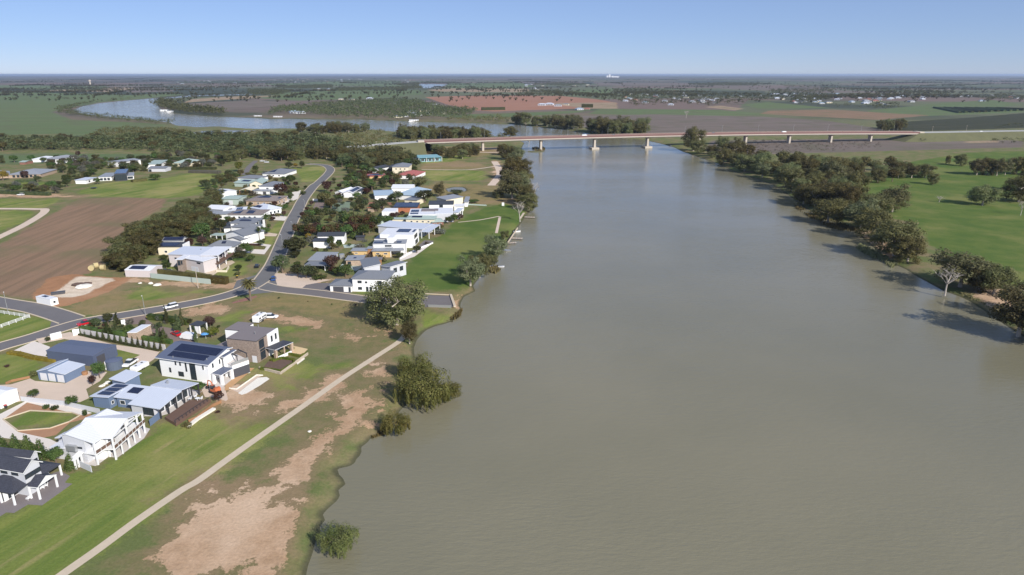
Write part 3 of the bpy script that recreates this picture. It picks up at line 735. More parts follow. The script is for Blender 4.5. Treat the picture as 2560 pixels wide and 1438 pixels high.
class House:
    def __init__(s, name, label, cat="house", group=None):
        s.name, s.label, s.cat, s.group = name, label, cat, group
        s.root = None

    def frame(s, view, A, B, C, z):
        """Roof rectangle from three surveyed eave corners: front left, front right, back right."""
        pa, pb, pc = GV(view, A, z), GV(view, B, z), GV(view, C, z)
        u = (pb - pa); u.z = 0; w = u.length; u.normalize()
        v = Vector((-u.y, u.x, 0))
        d = (pc - pb).dot(v)
        if abs(d) < 1.5: d = 1.5
        o = Vector((pa.x, pa.y, 0))
        if d < 0: o += v * d; d = -d
        return o, u, v, w, d

    def begin(s, o, u, v, w, d):
        c = o + u * (w / 2) + v * (d / 2)
        if s.root is None:
            s.root = empty(s.name, (c.x, c.y, 0), s.label, s.cat, s.group)
        FOOT.append((o, u, v, w, d))
        return s.root.location.copy()

    def block(s, view, A, B, C, z, wall, roof, shape='hip', rise=1.5, axis='d', prof=None, ov=0.5, ins=None, wins=(), z0=0.0,
              solar=None, trim=None, posts=None, pm='frame white', sw=0.0, openwall=False):
        wall, roof = M(wall), M(roof)
        o, u, v, w, d = s.frame(view, A, B, C, z)
        base = s.begin(o, u, v, w, d)
        L = lambda a, b, zz: tuple(o + u * a + v * b + Vector((0, 0, zz)) - base)
        il, ifr, ir, ib = ins or (ov, ov, ov, ov)
        x0, x1, y0, y1 = il, w - ir, ifr, d - ib
        rb, wb = MB(), MB()
        if shape == 'gable': prof = [(0, z), (0.5, z + rise), (1, z)]
        elif shape == 'shed': prof = [(0, z), (1, z + rise)]
        elif shape == 'flat': prof = [(0, z), (1, z + 0.02)]
        hgt = None
        if shape == 'hip':
            h = min(w, d) / 2
            pts = [L(0, 0, z), L(w, 0, z), L(w, d, z), L(0, d, z)]
            if w >= d: r0, r1 = L(h, d / 2, z + rise), L(w - h, d / 2, z + rise)
            else: r0, r1 = L(w / 2, h, z + rise), L(w / 2, d - h, z + rise)
            if w >= d: fs = [(pts[0], pts[1], r1, r0), (pts[1], pts[2], r1), (pts[2], pts[3], r0, r1), (pts[3], pts[0], r0)]
            else: fs = [(pts[0], pts[1], r0), (pts[1], pts[2], r1, r0), (pts[2], pts[3], r1), (pts[3], pts[0], r0, r1)]
            for f in fs:
                f = [p for i, p in enumerate(f) if p != f[i - 1]]
                if len(f) > 2: rb.face(f, roof)
            lo = [L(0, 0, z - .22), L(w, 0, z - .22), L(w, d, z - .22), L(0, d, z - .22)]
            tm = M(trim) if trim else roof
            for i in range(4):
                j = (i + 1) % 4
                rb.face([lo[i], lo[j], pts[j], pts[i]], tm)
            rb.face(lo[::-1], tm)
            wb.hexa([L(x0, y0, z0), L(x1, y0, z0), L(x1, y1, z0), L(x0, y1, z0)], [L(x0, y0, z - .1), L(x1, y0, z - .1), L(x1, y1, z - .1), L(x0, y1, z - .1)], wall)
            hgt = lambda a, b: z + rise * min(1.0, min(b, d - b, a, w - a) / (h + 1e-6))
        else:
            span = d if axis == 'd' else w
            run = w if axis == 'd' else d
            Q = (lambda r, t, zz: L(r, t, zz)) if axis == 'd' else (lambda r, t, zz: L(t, r, zz))
            tm = M(trim) if trim else roof
            for (t0, h0), (t1, h1) in zip(prof, prof[1:]):
                if abs(t1 - t0) < 1e-6: continue
                bt = [Q(0, t0 * span, h0 - .2), Q(run, t0 * span, h0 - .2), Q(run, t1 * span, h1 - .2), Q(0, t1 * span, h1 - .2)]
                tp = [Q(0, t0 * span, h0), Q(run, t0 * span, h0), Q(run, t1 * span, h1), Q(0, t1 * span, h1)]
                if axis != 'd': bt.reverse(); tp.reverse()
                rb.hexa(bt, tp, tm, roof)

            def hz(t):
                for (t0, h0), (t1, h1) in zip(prof, prof[1:]):
                    if t1 > t0 and t0 - 1e-6 <= t <= t1 + 1e-6: return h0 + (h1 - h0) * (t - t0) / (t1 - t0)
                return prof[-1][1]
            ta, tb = (y0, y1) if axis == 'd' else (x0, x1)
            ra, rb_ = (x0, x1) if axis == 'd' else (y0, y1)
            prof_in = [(ta, hz(ta / span))] + [(t * span, h) for t, h in prof if ta < t * span < tb] + [(tb, hz(tb / span))]
            if not openwall:
                for r in (ra, rb_):
                    for (t0, h0), (t1, h1) in zip(prof_in, prof_in[1:]):
                        if t1 - t0 < 1e-6: continue
                        q = [Q(r, t0, z0), Q(r, t1, z0), Q(r, t1, h1 - .1), Q(r, t0, h0 - .1)]
                        if (r == ra) == (axis == 'd'): q.reverse()
                        wb.face(q, wall)
                for (t, h) in (prof_in[0], prof_in[-1]):
                    q = [Q(ra, t, z0), Q(rb_, t, z0), Q(rb_, t, h - .1), Q(ra, t, h - .1)]
                    if (t != prof_in[0][0]) == (axis == 'd'): q.reverse()
                    wb.face(q, wall)
                for (t0, h0), (t1, h1) in zip(prof, prof[1:]):
                    if abs(t1 - t0) < 1e-6:
                        wb.face([Q(ra, t0 * span, min(h0, h1) - .3), Q(rb_, t0 * span, min(h0, h1) - .3), Q(rb_, t0 * span, max(h0, h1) - .1), Q(ra, t0 * span, max(h0, h1) - .1)], wall)
            hgt = lambda a, b: hz((b / d) if axis == 'd' else (a / w))
        if wb.f: wb.build("wall", s.root)
        rb.build("roof", s.root)
        # openings: (side, position 0..1, sill height, width, height, kind)
        for (sd, t, zb, ww, hh, kind) in wins:
            along = (x1 - x0) if sd in 'fb' else (y1 - y0)
            c0 = t * along
            def W(k, zz, out, sd=sd):
                if sd == 'f': return L(x0 + k, y0 - out, zz)
                if sd == 'b': return L(x1 - k, y1 + out, zz)
                if sd == 'r': return L(x1 + out, y0 + k, zz)
                return L(x0 - out, y1 - k, zz)
            a, b_ = c0 - ww / 2, c0 + ww / 2
            def slab(k0, k1, za, zt, o0, o1, mm, mb):
                mb.hexa([W(k0, za, o1), W(k1, za, o1), W(k1, za, o0), W(k0, za, o0)], [W(k0, zt, o1), W(k1, zt, o1), W(k1, zt, o0), W(k0, zt, o0)], mm)
            fm = M('frame dark') if kind in 'Dk' else M('frame white')
            if kind in 'wD':      # window: frame and pane
                fb = MB(); e = 0.09
                slab(a, b_, zb, zb + e, -.02, .08, fm, fb); slab(a, b_, zb + hh - e, zb + hh, -.02, .08, fm, fb)
                slab(a, a + e, zb + e, zb + hh - e, -.02, .08, fm, fb); slab(b_ - e, b_, zb + e, zb + hh - e, -.02, .08, fm, fb)
                if ww > 1.8:
                    nb = int(ww / 1.2)
                    for q in range(1, nb): slab(a + ww * q / nb - .04, a + ww * q / nb + .04, zb + e, zb + hh - e, -.02, .07, fm, fb)
                fo = fb.build("window", s.root)
                pb_ = MB(); slab(a + e, b_ - e, zb + e, zb + hh - e, -.02, .035, M('glass'), pb_)
                pb_.build("pane", fo)
            elif kind in 'gk':    # garage or roller door
                gb = MB(); slab(a, b_, zb, zb + hh, -.02, .06, M('door dark') if kind == 'k' else M('door grey'), gb); gb.build("garage_door", s.root)
            elif kind == 'p':     # plain door
                gb = MB(); slab(a, b_, zb, zb + hh, -.02, .06, M('timber'), gb); gb.build("door", s.root)
        if solar:
            for (a0, a1, b0, b1) in solar:     # fractions along the front and up the roof
                sb = MB()
                nx = max(1, round((a1 - a0) * w / 1.1)); ny = max(1, round((b1 - b0) * d / 1.9))
                for i in range(nx):
                    for j in range(ny):
                        X0, X1 = (a0 + (a1 - a0) * i / nx) * w + .03, (a0 + (a1 - a0) * (i + 1) / nx) * w - .03
                        Y0, Y1 = (b0 + (b1 - b0) * j / ny) * d + .03, (b0 + (b1 - b0) * (j + 1) / ny) * d - .03
                        P = lambda X, Y, k: L(X, Y, hgt(X, Y) + k)
                        sb.hexa([P(X0, Y0, .08), P(X1, Y0, .08), P(X1, Y1, .08), P(X0, Y1, .08)], [P(X0, Y0, .14), P(X1, Y0, .14), P(X1, Y1, .14), P(X0, Y1, .14)], M('solar cell'))
                sb.build("solar_array", s.root)
        if posts:                              # (x fraction, y fraction) posts that carry the eaves
            for (fx, fy) in posts:
                pbm = MB(); X, Y = fx * w, fy * d; r = 0.16
                X = min(max(X, r + .05), w - r - .05); Y = min(max(Y, r + .05), d - r - .05)
                pbm.hexa([L(X - r, Y - r, 0), L(X + r, Y - r, 0), L(X + r, Y + r, 0), L(X - r, Y + r, 0)], [L(X - r, Y - r, hgt(X, Y) - .15), L(X + r, Y - r, hgt(X, Y) - .15), L(X + r, Y + r, hgt(X, Y) - .15), L(X - r, Y + r, hgt(X, Y) - .15)], M(pm))
                pbm.build("post", s.root)
        s.last = (o, u, v, w, d, L, hgt)
        return s

    def extra(s, part, rects, m):
        """Boxes in the frame of the last block: (x0, x1, y0, y1, z0, z1) in metres, as one part."""
        L = s.last[5]
        b = MB()
        for (a0, a1, b0, b1, c0, c1) in rects:
            b.hexa([L(a0, b0, c0), L(a1, b0, c0), L(a1, b1, c0), L(a0, b1, c0)], [L(a0, b0, c1), L(a1, b0, c1), L(a1, b1, c1), L(a0, b1, c1)], M(m))
        b.build(part, s.root)
        return s

    def chimney(s, fx, fy, r=0.25, h=0.9, m='galvanised', part='roof_vent'):
        o, u, v, w, d, L, hgt = s.last
        X, Y = fx * w, fy * d
        z = hgt(X, Y)
        return s.extra(part, [(X - r, X + r, Y - r, Y + r, z - .2, z + h)], m)


def rowin(side, n, zb, ww, hh, kind='w', t0=0.1, t1=0.9):
    return [(side, t0 + (t1 - t0) * (i + .5) / n, zb, ww, hh, kind) for i in range(n)]


# --- the near riverfront houses
h = House("tiled_house", "charcoal tiled two storey house with white porch pillars, nearest the bottom left corner")
h.block('q', (-420, 880), (205, 990), (1030, 470), 2.9, 'white render', 'charcoal tile', 'hip', 1.9, ins=(.5, .5, 3.2, .5), wins=rowin('r', 4, 0.2, 2.4, 2.1, 'D') + rowin('f', 3, .2, 2.6, 2.2, 'D'), posts=[(1, 0), (1, .33), (1, .62), (1, 1), (.62, 0)])
h.chimney(.45, .7)
h.block('q', (-360, 505), (395, 640), (740, 440), 5.9, 'pale grey wall', 'charcoal tile', 'gable', 1.7, axis='d', wins=[('r', .5, 3.9, 3.6, 1.1, 'D')] + rowin('f', 3, 4.6, 1.8, .9, 'D'), trim='frame white')
h.block('q', (-260, 295), (520, 385), (690, 270), 4.6, 'pale grey wall', 'charcoal tile', 'gable', 1.1, axis='d', wins=[('r', .5, 2.6, 1.2, 1.0, 'D')], trim='frame white')
h.block('q', (460, 865), (640, 885), (985, 660), 3.0, 'white render', 'charcoal tile', 'gable', 1.3, axis='d', openwall=True, posts=[(1, 0), (1, 1), (0, 0)], trim='frame white')
o_, u_, v_, w_, d_, L_, _ = h.last
b = MB(); b.face([L_(w_ - .15, .3, 2.85), L_(w_ - .15, d_ - .3, 2.85), L_(w_ - .15, d_ / 2, 4.05)], M('white render')); b.build("gable_panel", h.root)

h = House("white_gabled_house", "white roofed house on stilts with a long posted balcony over the lawn")
h.block('p', (345, 700), (965, 780), (1700, 310), 5.7, 'pale grey wall', 'white steel', prof=[(0, 6.4), (.2, 7.2), (1, 5.7)], shape='p', axis='w', ins=(.4, .4, 3.0, .4), wins=[('f', .62, .3, .9, 2.1, 'D'), ('f', .75, 3.5, 1.2, .5, 'D')] + rowin('r', 3, 3.1, 2.2, 2.0, 'D'), posts=[(1, 0), (1, .3)])
h.extra('water_heater', [(h.last[3] * .18, h.last[3] * .45, -.35, .35, 3.0, 4.4)], 'galvanised')
o_, u_, v_, w_, d_, L_, _ = h.last
h.extra('balcony', [(w_ - 3.2, w_ + .1, 0, d_ * .5, 2.6, 2.85)], 'frame white')
h.extra('railing', [(w_ - .02, w_ + .06, 0, d_ * .45, 3.75, 3.85)] + [(w_ - .02, w_ + .06, k * 1.5, k * 1.5 + .08, 2.85, 3.8) for k in range(int(d_ * .45 / 1.5) + 1)], 'frame white')
h.extra('balustrade', [(w_ + .0, w_ + .03, .1, d_ * .45, 2.9, 3.72)], 'timber deck')
h.block('p', (1300, 690), (1850, 215), (1250, 110), 5.7, 'white render', 'white steel', 'gable', 1.7, axis='w', ins=(.3, 3.0, .3, .3), wins=[('f', .3, 3.0, 3.2, 2.2, 'D'), ('f', .72, 3.0, 2.6, 2.2, 'D'), ('f', .3, .2, 2.2, 2.1, 'D'), ('f', .7, .2, 2.2, 2.1, 'D')], posts=[(0, 0), (.45, 0), (.8, 0), (1, 0)])
o_, u_, v_, w_, d_, L_, _ = h.last
h.extra('balcony', [(.1, w_ - .1, -.1, 3.2, 2.6, 2.86)], 'frame white')
for k in (.22, .62): h.extra('stilt', [(k * w_ - .12, k * w_ + .12, .0, .24, 0, 2.6)], 'frame white')
h.extra('railing', [(.1, w_, -.08, 0, 3.75, 3.85)] + [(k * 1.45, k * 1.45 + .08, -.08, 0, 2.86, 3.78) for k in range(int(w_ / 1.45) + 1)], 'frame white')
h.extra('balustrade', [(.15, w_, -.05, -.02, 2.9, 3.72)], 'timber deck')
h.extra('gable_truss', [(.2, w_ - .2, .0, .2, 5.55, 5.78), (w_ * .48, w_ * .52, 0, .2, 5.7, 7.1)], 'frame white')
h.block('p', (160, 850), (430, 890), (500, 690), 3.0, 'pale grey wall', 'white steel', 'shed', .3, axis='w', wins=[('f', .5, 0, 2.2, 2.2, 'g')])
h.block('p', (545, 525), (700, 560), (880, 345), 3.4, 'white render', 'white steel', 'shed', .4, axis='w')
h.block('p', (260, 680), (380, 700), (520, 585), 3.6, 'pale grey wall', 'white steel', 'shed', .4, axis='w')
h.block('p', (620, 1090), (815, 945), (780, 925), 2.4, 'frame white', 'frame white', 'shed', .4, axis='w', openwall=True, posts=[(0, 0), (.33, 0), (.66, 0), (1, 0)])

h = House("blue_roofed_house", "long low house with pale blue steel roofs and two solar arrays beside a brown deck")
h.block('r', (775, 640), (1345, 730), (2000, 300), 2.9, 'pale grey wall', 'pale steel', prof=[(0, 2.9), (.56, 4.3), (.56, 4.55), (1, 3.6)], shape='p', axis='d', ins=(.4, .6, 2.6, .4), wins=[('f', .75, .2, 3.4, 2.2, 'D')] + rowin('r', 5, .2, 2.0, 2.2, 'w'), posts=[(1, 0), (1, .2), (1, .4), (1, .6), (1, .8), (1, 1)], pm='frame dark', trim='pale steel')
h.chimney(.3, .75)
h.block('r', (520, 515), (900, 562), (1180, 380), 3.1, 'blue wall', 'pale steel', 'shed', .9, axis='d', solar=[(.32, .85, .38, .8)], wins=[('f', .3, .9, 1.6, 1.2, 'w')])
h.block('r', (95, 500), (430, 550), (730, 300), 3.3, 'blue wall', 'pale steel', 'shed', .45, axis='w', solar=[(.22, .92, .13, .38), (.22, .92, .42, .66), (.22, .92, .70, .93)], wins=[('r', .15, 1.0, .9, 1.0, 'w')])
h.block('r', (440, 190), (720, 255), (1140, 140), 3.9, 'blue wall', 'pale steel', 'shed', .5, axis='d')

h = House("white_solar_house", "white two storey house with big solar array on slate roof, river terrace")
h.block('s', (105, 665), (965, 788), (1345, 560), 6.1, 'white render', 'slate steel', prof=[(0, 6.1), (.78, 7.9), (1, 7.3)], shape='p', axis='d', ins=(.8, .8, 1.0, .4), solar=[(.16, .96, .40, .72), (.17, .86, .14, .37)],
        wins=[('f', .335, 4.2, .5, 1.5, 'D'), ('f', .43, 4.2, .5, 1.6, 'D'), ('f', .545, 2.6, .55, 3.2, 'D'), ('f', .68, .3, 2.0, 5.4, 'D'), ('f', .9, 3.9, .8, 1.5, 'w'), ('f', .2, 1.6, .7, 1.5, 'D'), ('f', .42, .8, 1.9, 1.5, 'D'), ('r', .2, 3.9, .9, 1.6, 'w'), ('r', .5, 3.9, .8, 1.7, 'w'), ('l', .6, .2, 2.4, 2.4, 'k')], trim='frame white')
h.chimney(.3, .1, .1, .5); h.chimney(.88, .2, .1, .5)
h.block('s', (1010, 918), (1172, 948), (1330, 838), 3.2, 'white render', 'slate steel', 'shed', .15, axis='d', openwall=True, posts=[(0, 0), (1, 0), (1, 1)], trim='frame white')
o_, u_, v_, w_, d_, L_, _ = h.last
for q in ((w_ - .75, w_ - .02, .02, .75, 0, 3.0), (.02, .75, .02, .75, 0, 3.0), (w_ - .75, w_ - .02, d_ - .75, d_ - .02, 0, 3.0)): h.extra('pillar', [q], 'white render')
h.block('s', (1150, 700), (1345, 795), (1530, 665), 4.1, 'white render', 'paving', 'flat', axis='d', ov=.02, wins=[('r', .5, .15, 5.2, 2.7, 'k')])
o_, u_, v_, w_, d_, L_, _ = h.last
h.extra('glass_balustrade', [(w_ - .1, w_ - .04, .1, d_ - .1, 4.1, 5.0)], 'galvanised')
h.extra('pergola', [(w_ * .3, w_ - .3, d_ * .35, d_ * .42, 6.2, 6.35), (w_ * .3, w_ - .3, d_ * .9, d_ * .97, 6.2, 6.35)] + [(w_ * .3 + k, w_ * .3 + k + .15, d_ * .35, d_ * .97, 6.35, 6.45) for k in (0, .8, 1.6, 2.4)] + [(w_ - .5, w_ - .3, d_ * .35, d_ * .39, 4.1, 6.2), (w_ - .5, w_ - .3, d_ * .93, d_ * .97, 4.1, 6.2)], 'frame dark')
h.block('s', (1150, 650), (1215, 660), (1395, 548), 6.6, 'white render', 'slate steel', 'shed', .2, axis='d', trim='frame white')

h = House("brick_house", "brown brick and white two storey house with flat taupe roof")
h.block('s', (1250, 357), (1730, 405), (1965, 190), 7.2, 'brown brick', 'taupe roof', 'flat', axis='d', ov=.05, trim='frame dark', wins=[('r', .22, 4.0, 2.6, 2.8, 'D'), ('r', .24, .3, 2.6, 2.6, 'D'), ('r', .24, 3.05, 2.6, .7, 'D'), ('f', .88, 0, 1.6, 2.2, 'g')])
o_, u_, v_, w_, d_, L_, _ = h.last
h.extra('white_panel', [(w_ - .02, w_ + .35, d_ * .5, d_ + .1, 0, 7.35)], 'white render')
h.chimney(.65, .45, .08, 1.0); h.chimney(.4, .95, .08, 1.0)
o2 = h.last
h.extra('upper_window', [(w_ + .35, w_ + .42, d_ * .62, d_ * .7, 4.2, 6.2), (w_ + .35, w_ + .42, d_ * .82, d_ * .9, 4.2, 6.2)], 'glass')
h.block('s', (1225, 212), (1480, 235), (1830, 125), 7.0, 'white render', 'taupe roof', 'flat', axis='d', ov=.05, trim='frame dark')
h.block('s', (1905, 300), (1990, 310), (2110, 265), 5.2, 'white render', 'dark roof', 'flat', axis='d', ov=.02)
h.block('s', (1870, 510), (2035, 555), (2240, 408), 3.4, 'tan brick', 'charcoal tile', 'shed', .25, axis='w', openwall=True, trim='pale grey wall', posts=[(1, 0), (1, 1), (1, .5)], pm='tan brick')
o_, u_, v_, w_, d_, L_, _ = h.last
for q in ((w_ - .8, w_, .05, .8, 0, 3.2), (w_ - .8, w_, d_ - .9, d_ - .05, 0, 3.2)): h.extra('porch_pillar', [q], 'tan brick')
h.extra('balustrade', [(w_ - .25, w_ - .05, .9, d_ - 1, 0, 1.0)], 'white render')
h.block('s', (1060, 480), (1240, 520), (1290, 380), 3.2, 'taupe roof', 'taupe roof', 'flat', axis='d', ov=.05)

h = House("dark_shed", "large navy steel shed with low roof behind the triple garage", "shed")
h.block('a', (455, 385), (925, 440), (1115, 322), 3.6, 'navy steel', 'slate steel', 'gable', .5, ov=.1, wins=[('r', .3, 0, 3.0, 2.8, 'k')])
h = House("triple_garage", "blue steel garage with three pale roller doors and a stepped pale roof", "garage")
h.block('a', (362, 590), (645, 622), (860, 522), 2.8, 'blue wall', 'pale steel', prof=[(0, 2.8), (.42, 4.0), (.42, 3.4), (1, 2.8)], shape='p', axis='w', ov=.15, wins=[('f', .2, 0, 2.3, 2.3, 'g'), ('f', .5, 0, 2.3, 2.4, 'g'), ('f', .82, 0, 2.3, 2.3, 'g')])
h = House("white_shed", "white steel shed cut off by the left picture edge, above the curved lawn", "shed")
h.block('a', (-330, 800), (-20, 850), (210, 768), 3.6, 'white render', 'white steel', 'gable', .6, axis='d', ov=.1)
h = House("rendered_garage", "small garage with sandy walls and a white parapet roof behind the sapling wall", "garage")
h.block('t', (880, 456), (1030, 464), (1290, 338), 3.4, 'tan brick', 'white steel', 'shed', .2, axis='w', ov=.05, trim='white render', wins=[('l', .5, 0, 2.4, 2.3, 'g')])
h = House("garden_pavilion", "white open pavilion with dark slatted top between red ute and brick house", "pavilion")
h.block('t', (1870, 330), (2030, 350), (2100, 280), 3.0, 'white render', 'dark roof', 'flat', ov=.1, openwall=True, posts=[(0, 0), (1, 0), (1, 1), (0, 1)])
h.extra('side_wall', [(h.last[3] * .5, h.last[3], .2, .5, 0, 2.6)], 'white render')
h = House("site_office", "white steel site hut with one roof panel beside the dug pad", "hut")
h.block('i', (455, 725), (640, 765), (705, 730), 2.7, 'white render', 'white steel', 'flat', ov=.02, solar=[(.25, .55, .3, .8)], wins=[('r', .5, .9, .8, .8, 'D')])

# --- left side of the village street, from the near end
h = House("modern_house", "pinkish grey modern house with stepped pale roofs and timber balcony on the street corner")
h.block('u', (935, 525), (1640, 545), (1850, 395), 6.0, 'pink grey wall', 'pale steel', 'shed', .4, axis='d', trim='pale grey wall', wins=[('f', .2, 3.6, 1.0, .8, 'D')])
h.chimney(.7, .6, .2, .6)
h.block('u', (1590, 545), (1965, 545), (2235, 378), 6.4, 'pink grey wall', 'white steel', 'shed', .2, axis='d', ins=(.4, .5, 2.2, .4), wins=[('f', .7, 3.3, 2.6, 2.2, 'D')] + rowin('r', 3, 3.3, 2.2, 2.2, 'D'), posts=[(1, 0), (1, .5), (1, 1)])
o_, u_, v_, w_, d_, L_, _ = h.last
h.extra('balcony', [(w_ - 2.6, w_ + .6, -2.0, d_, 2.7, 3.0)], 'timber deck')
h.extra('railing', [(w_ + .5, w_ + .56, -2.0, d_, 3.0, 3.9)], 'timber deck')
h.block('u', (1250, 600), (1655, 672), (1760, 560), 5.6, 'pink grey wall', 'white steel', 'shed', .2, axis='d', wins=[('f', .75, 3.9, 2.4, .7, 'D'), ('f', .5, 0, 4.6, 2.2, 'g')])
h.block('u', (1100, 632), (1250, 632), (1330, 530), 5.9, 'brown brick', 'white steel', 'flat', axis='d', wins=[('f', .35, 3.0, 1.2, 2.2, 'D'), ('f', .85, 3.4, .7, 1.8, 'D')])
h = House("solar_shed", "low white shed with one solar array by the dug pad", "shed")
h.block('u', (85, 838), (605, 852), (850, 742), 3.2, 'pink grey wall', 'white steel', 'gable', .9, ov=.08, solar=[(.12, .72, .08, .44)])
h = House("solar_studio", "white gabled studio wholly roofed in solar panels beside the pine belt")
h.block('u', (833, 258), (1255, 252), (1355, 190), 4.0, 'white render', 'grey steel', 'gable', 1.2, solar=[(.04, .97, .06, .46)], wins=rowin('f', 3, .8, 1.2, 1.2, 'D'))
h = House("cream_house", "cream walled house with dark solar roof and white end wall beside the pines")
h.block('u', (720, 374), (1268, 372), (1345, 305), 4.3, 'cream render', 'dark roof', 'shed', .7, solar=[(.06, .72, .12, .8)], wins=rowin('f', 2, 1, 1.4, 1.2))
h.extra('end_wall', [(h.last[3] - .3, h.last[3] + .05, -.1, h.last[4], 0, 5.4)], 'white render')
h = House("hip_house", "single storey house with broad mid grey hip roof and one small solar panel")
h.block('f', (388, 1212), (745, 1212), (815, 1152), 3.1, 'white render', 'grey steel', 'hip', 2.2, solar=[(.48, .63, .22, .40)], wins=rowin('f', 3, .8, 1.6, 1.2) + rowin('r', 2, .2, 2.0, 2.0, 'D'))
h = House("white_gable_house", "white walled house with stacked grey gables beside the driveway hedges")
h.block('f', (615, 1035), (870, 1075), (985, 985), 4.6, 'white render', 'grey steel', 'gable', 1.8, axis='w', wins=rowin('f', 2, 1.0, 1.4, 1.2))
h.block('f', (690, 955), (965, 975), (985, 925), 5.2, 'white render', 'grey steel', 'hip', 1.5, wins=rowin('r', 2, 3.0, 1.5, 1.3))
h.block('f', (640, 1112), (830, 1130), (870, 1075), 3.0, 'white render', 'grey steel', 'gable', 1.2, axis='w')
h.block('f', (435, 1065), (590, 1070), (630, 1040), 2.4, 'pale grey wall', 'green steel', 'flat', openwall=True, posts=[(0, 0), (.5, 0), (1, 0), (1, 1)])
h = House("two_row_solar_house", "two storey house with dark grey roof bearing two rows of solar panels")
h.block('f', (680, 908), (1005, 912), (1090, 840), 5.4, 'white render', 'grey steel', 'hip', 1.3, solar=[(.33, .62, .52, .68), (.30, .76, .18, .34)], wins=rowin('f', 4, 3.4, 1.3, 1.2, 'D') + rowin('r', 2, 3, 2, 2, 'D'))
h.block('f', (598, 975), (700, 970), (760, 905), 3.0, 'white render', 'dark roof', 'hip', 1.0, openwall=True)
h = House("taupe_roofed_house", "white house with flat taupe roof and dark triangular solar fields")
h.block('f', (650, 803), (1085, 803), (1130, 735), 4.6, 'white render', 'brown tile', 'hip', 1.2, solar=[(.12, .36, .12, .46), (.52, .74, .12, .46)], wins=rowin('f', 5, 2.4, 1.2, 1.0, 'D') + [('f', .3, 0, 2.2, 2.0, 'D')])
h = House("long_white_house", "long white house with grey front roof and vaulted white rear wing")
h.block('f', (322, 788), (640, 796), (690, 745), 3.6, 'white render', 'mid grey steel', 'shed', .4, wins=rowin('f', 3, .9, 1.6, 1.2, 'D'))
h.block('f', (362, 722), (602, 738), (612, 680), 4.6, 'white render', 'white steel', 'gable', 1.2, wins=[('f', .5, 3.2, 8, .5, 'D')])
h.block('f', (600, 755), (900, 740), (905, 700), 4.0, 'white render', 'white steel', 'flat', solar=[(.55, .82, .1, .8), (.2, .35, .3, .8)])
h = House("pale_blue_house", "pale blue hip roofed house behind the taupe roofed one")
h.block('f', (945, 712), (1165, 748), (1228, 690), 3.6, 'white render', 'pale steel', 'hip', 2.4, solar=[(.1, .5, .1, .3)], wins=rowin('r', 3, .8, 1.6, 1.6))
h = House("brown_tiled_house", "tan brick bungalow with wide brown tile roof and dark solar strip")
h.block('f', (882, 624), (1285, 628), (1352, 560), 3.2, 'tan brick', 'brown tile', 'hip', 1.9, solar=[(.28, .68, .28, .5), (.88, .95, .4, .6)], wins=rowin('f', 4, .9, 1.4, 1.2, 'w') + rowin('r', 2, .5, 2, 1.8, 'w'))
h = House("green_shed", "pale green gabled shed beside the brown tiled bungalow", "shed")
h.block('f', (580, 600), (800, 602), (825, 555), 4.2, 'sage wall', 'green steel', 'gable', .8, wins=[('f', .5, 0, 3, 3, 'g')])
h = House("cream_carport", "cream gabled carport in front of the two storey grey roofed house", "carport")
h.block('f', (808, 492), (965, 492), (1012, 458), 2.8, 'cream render', 'cream render', 'gable', 1.3, axis='w', openwall=True, posts=[(0, 0), (.5, 0), (1, 0), (0, 1)], pm='timber')
h = House("grey_two_storey_house", "white walled two storey house with grey hip roof behind a maroon tree")
h.block('f', (1050, 437), (1240, 440), (1320, 385), 5.4, 'white render', 'grey steel', 'hip', 1.6, wins=[('f', .6, 3.3, 1.8, .8, 'D'), ('f', .25, .8, 1.6, 1.2, 'D')])
h.block('f', (975, 492), (1195, 500), (1240, 460), 2.9, 'white render', 'mid grey steel', 'shed', .5, wins=[('f', .7, 0, 2.6, 2.1, 'k')])
h = House("white_solar_shed", "white gabled shed with a solar panel at the top end of the pine belt", "shed")
h.block('f', (480, 500), (590, 520), (655, 470), 4.0, 'white render', 'white steel', 'gable', .9, solar=[(.1, .9, .06, .42)], wins=[('f', .5, 0, 3.0, 2.6, 'k')])
h = House("sage_roofed_house", "house with pale sage roofs and cream gable ends near the north lawn")
h.block('f', (733, 392), (932, 402), (990, 350), 3.2, 'sage wall', 'green steel', 'gable', 1.5, solar=[(.3, .8, .2, .4)])
h.block('f', (932, 408), (1110, 405), (1215, 355), 3.2, 'cream render', 'green steel', 'gable', 2.2, axis='w', wins=rowin('f', 2, .8, 1.4, 1.2))
h.block('f', (780, 330), (1060, 340), (1090, 305), 3.2, 'white render', 'grey steel', 'hip', 1.6)
h = House("north_lawn_house", "grey hip roofed house with scattered solar panels beside the north lawn")
h.block('f', (1095, 278), (1385, 282), (1430, 225), 3.0, 'white render', 'grey steel', 'hip', 2.4, solar=[(.18, .5, .15, .4)], wins=rowin('f', 3, .8, 1.5, 1.2))

# --- the acreage houses further left
h = House("sage_hip_house", "cream walled house with sage hip roof among the trees at the wood's edge")
h.block('h', (2195, 245), (2430, 245), (2500, 205), 3.0, 'cream render', 'green steel', 'hip', 2.6, wins=rowin('f', 4, .6, 1.4, 1.6, 'D'))
h = House("black_cube_house", "house with a tall black cube tower above low white wings on the big lawn")
h.block('h', (1457, 380), (1612, 372), (1565, 322), 6.4, 'door dark', 'solar cell', 'flat', ov=.1, wins=[('f', .5, .4, 8.5, 5.2, 'D')])
h.block('h', (1245, 425), (1430, 418), (1400, 368), 3.4, 'white render', 'mid grey steel', 'flat', wins=rowin('f', 3, .4, 2, 2, 'D'))
h.block('h', (1100, 462), (1245, 425), (1260, 385), 3.2, 'white render', 'pale steel', 'flat', wins=rowin('f', 2, .8, 2, 1.4, 'D'))
h.block('h', (1612, 408), (1715, 402), (1690, 362), 3.2, 'white render', 'mid grey steel', 'flat', wins=rowin('f', 2, .4, 2, 2, 'D'))
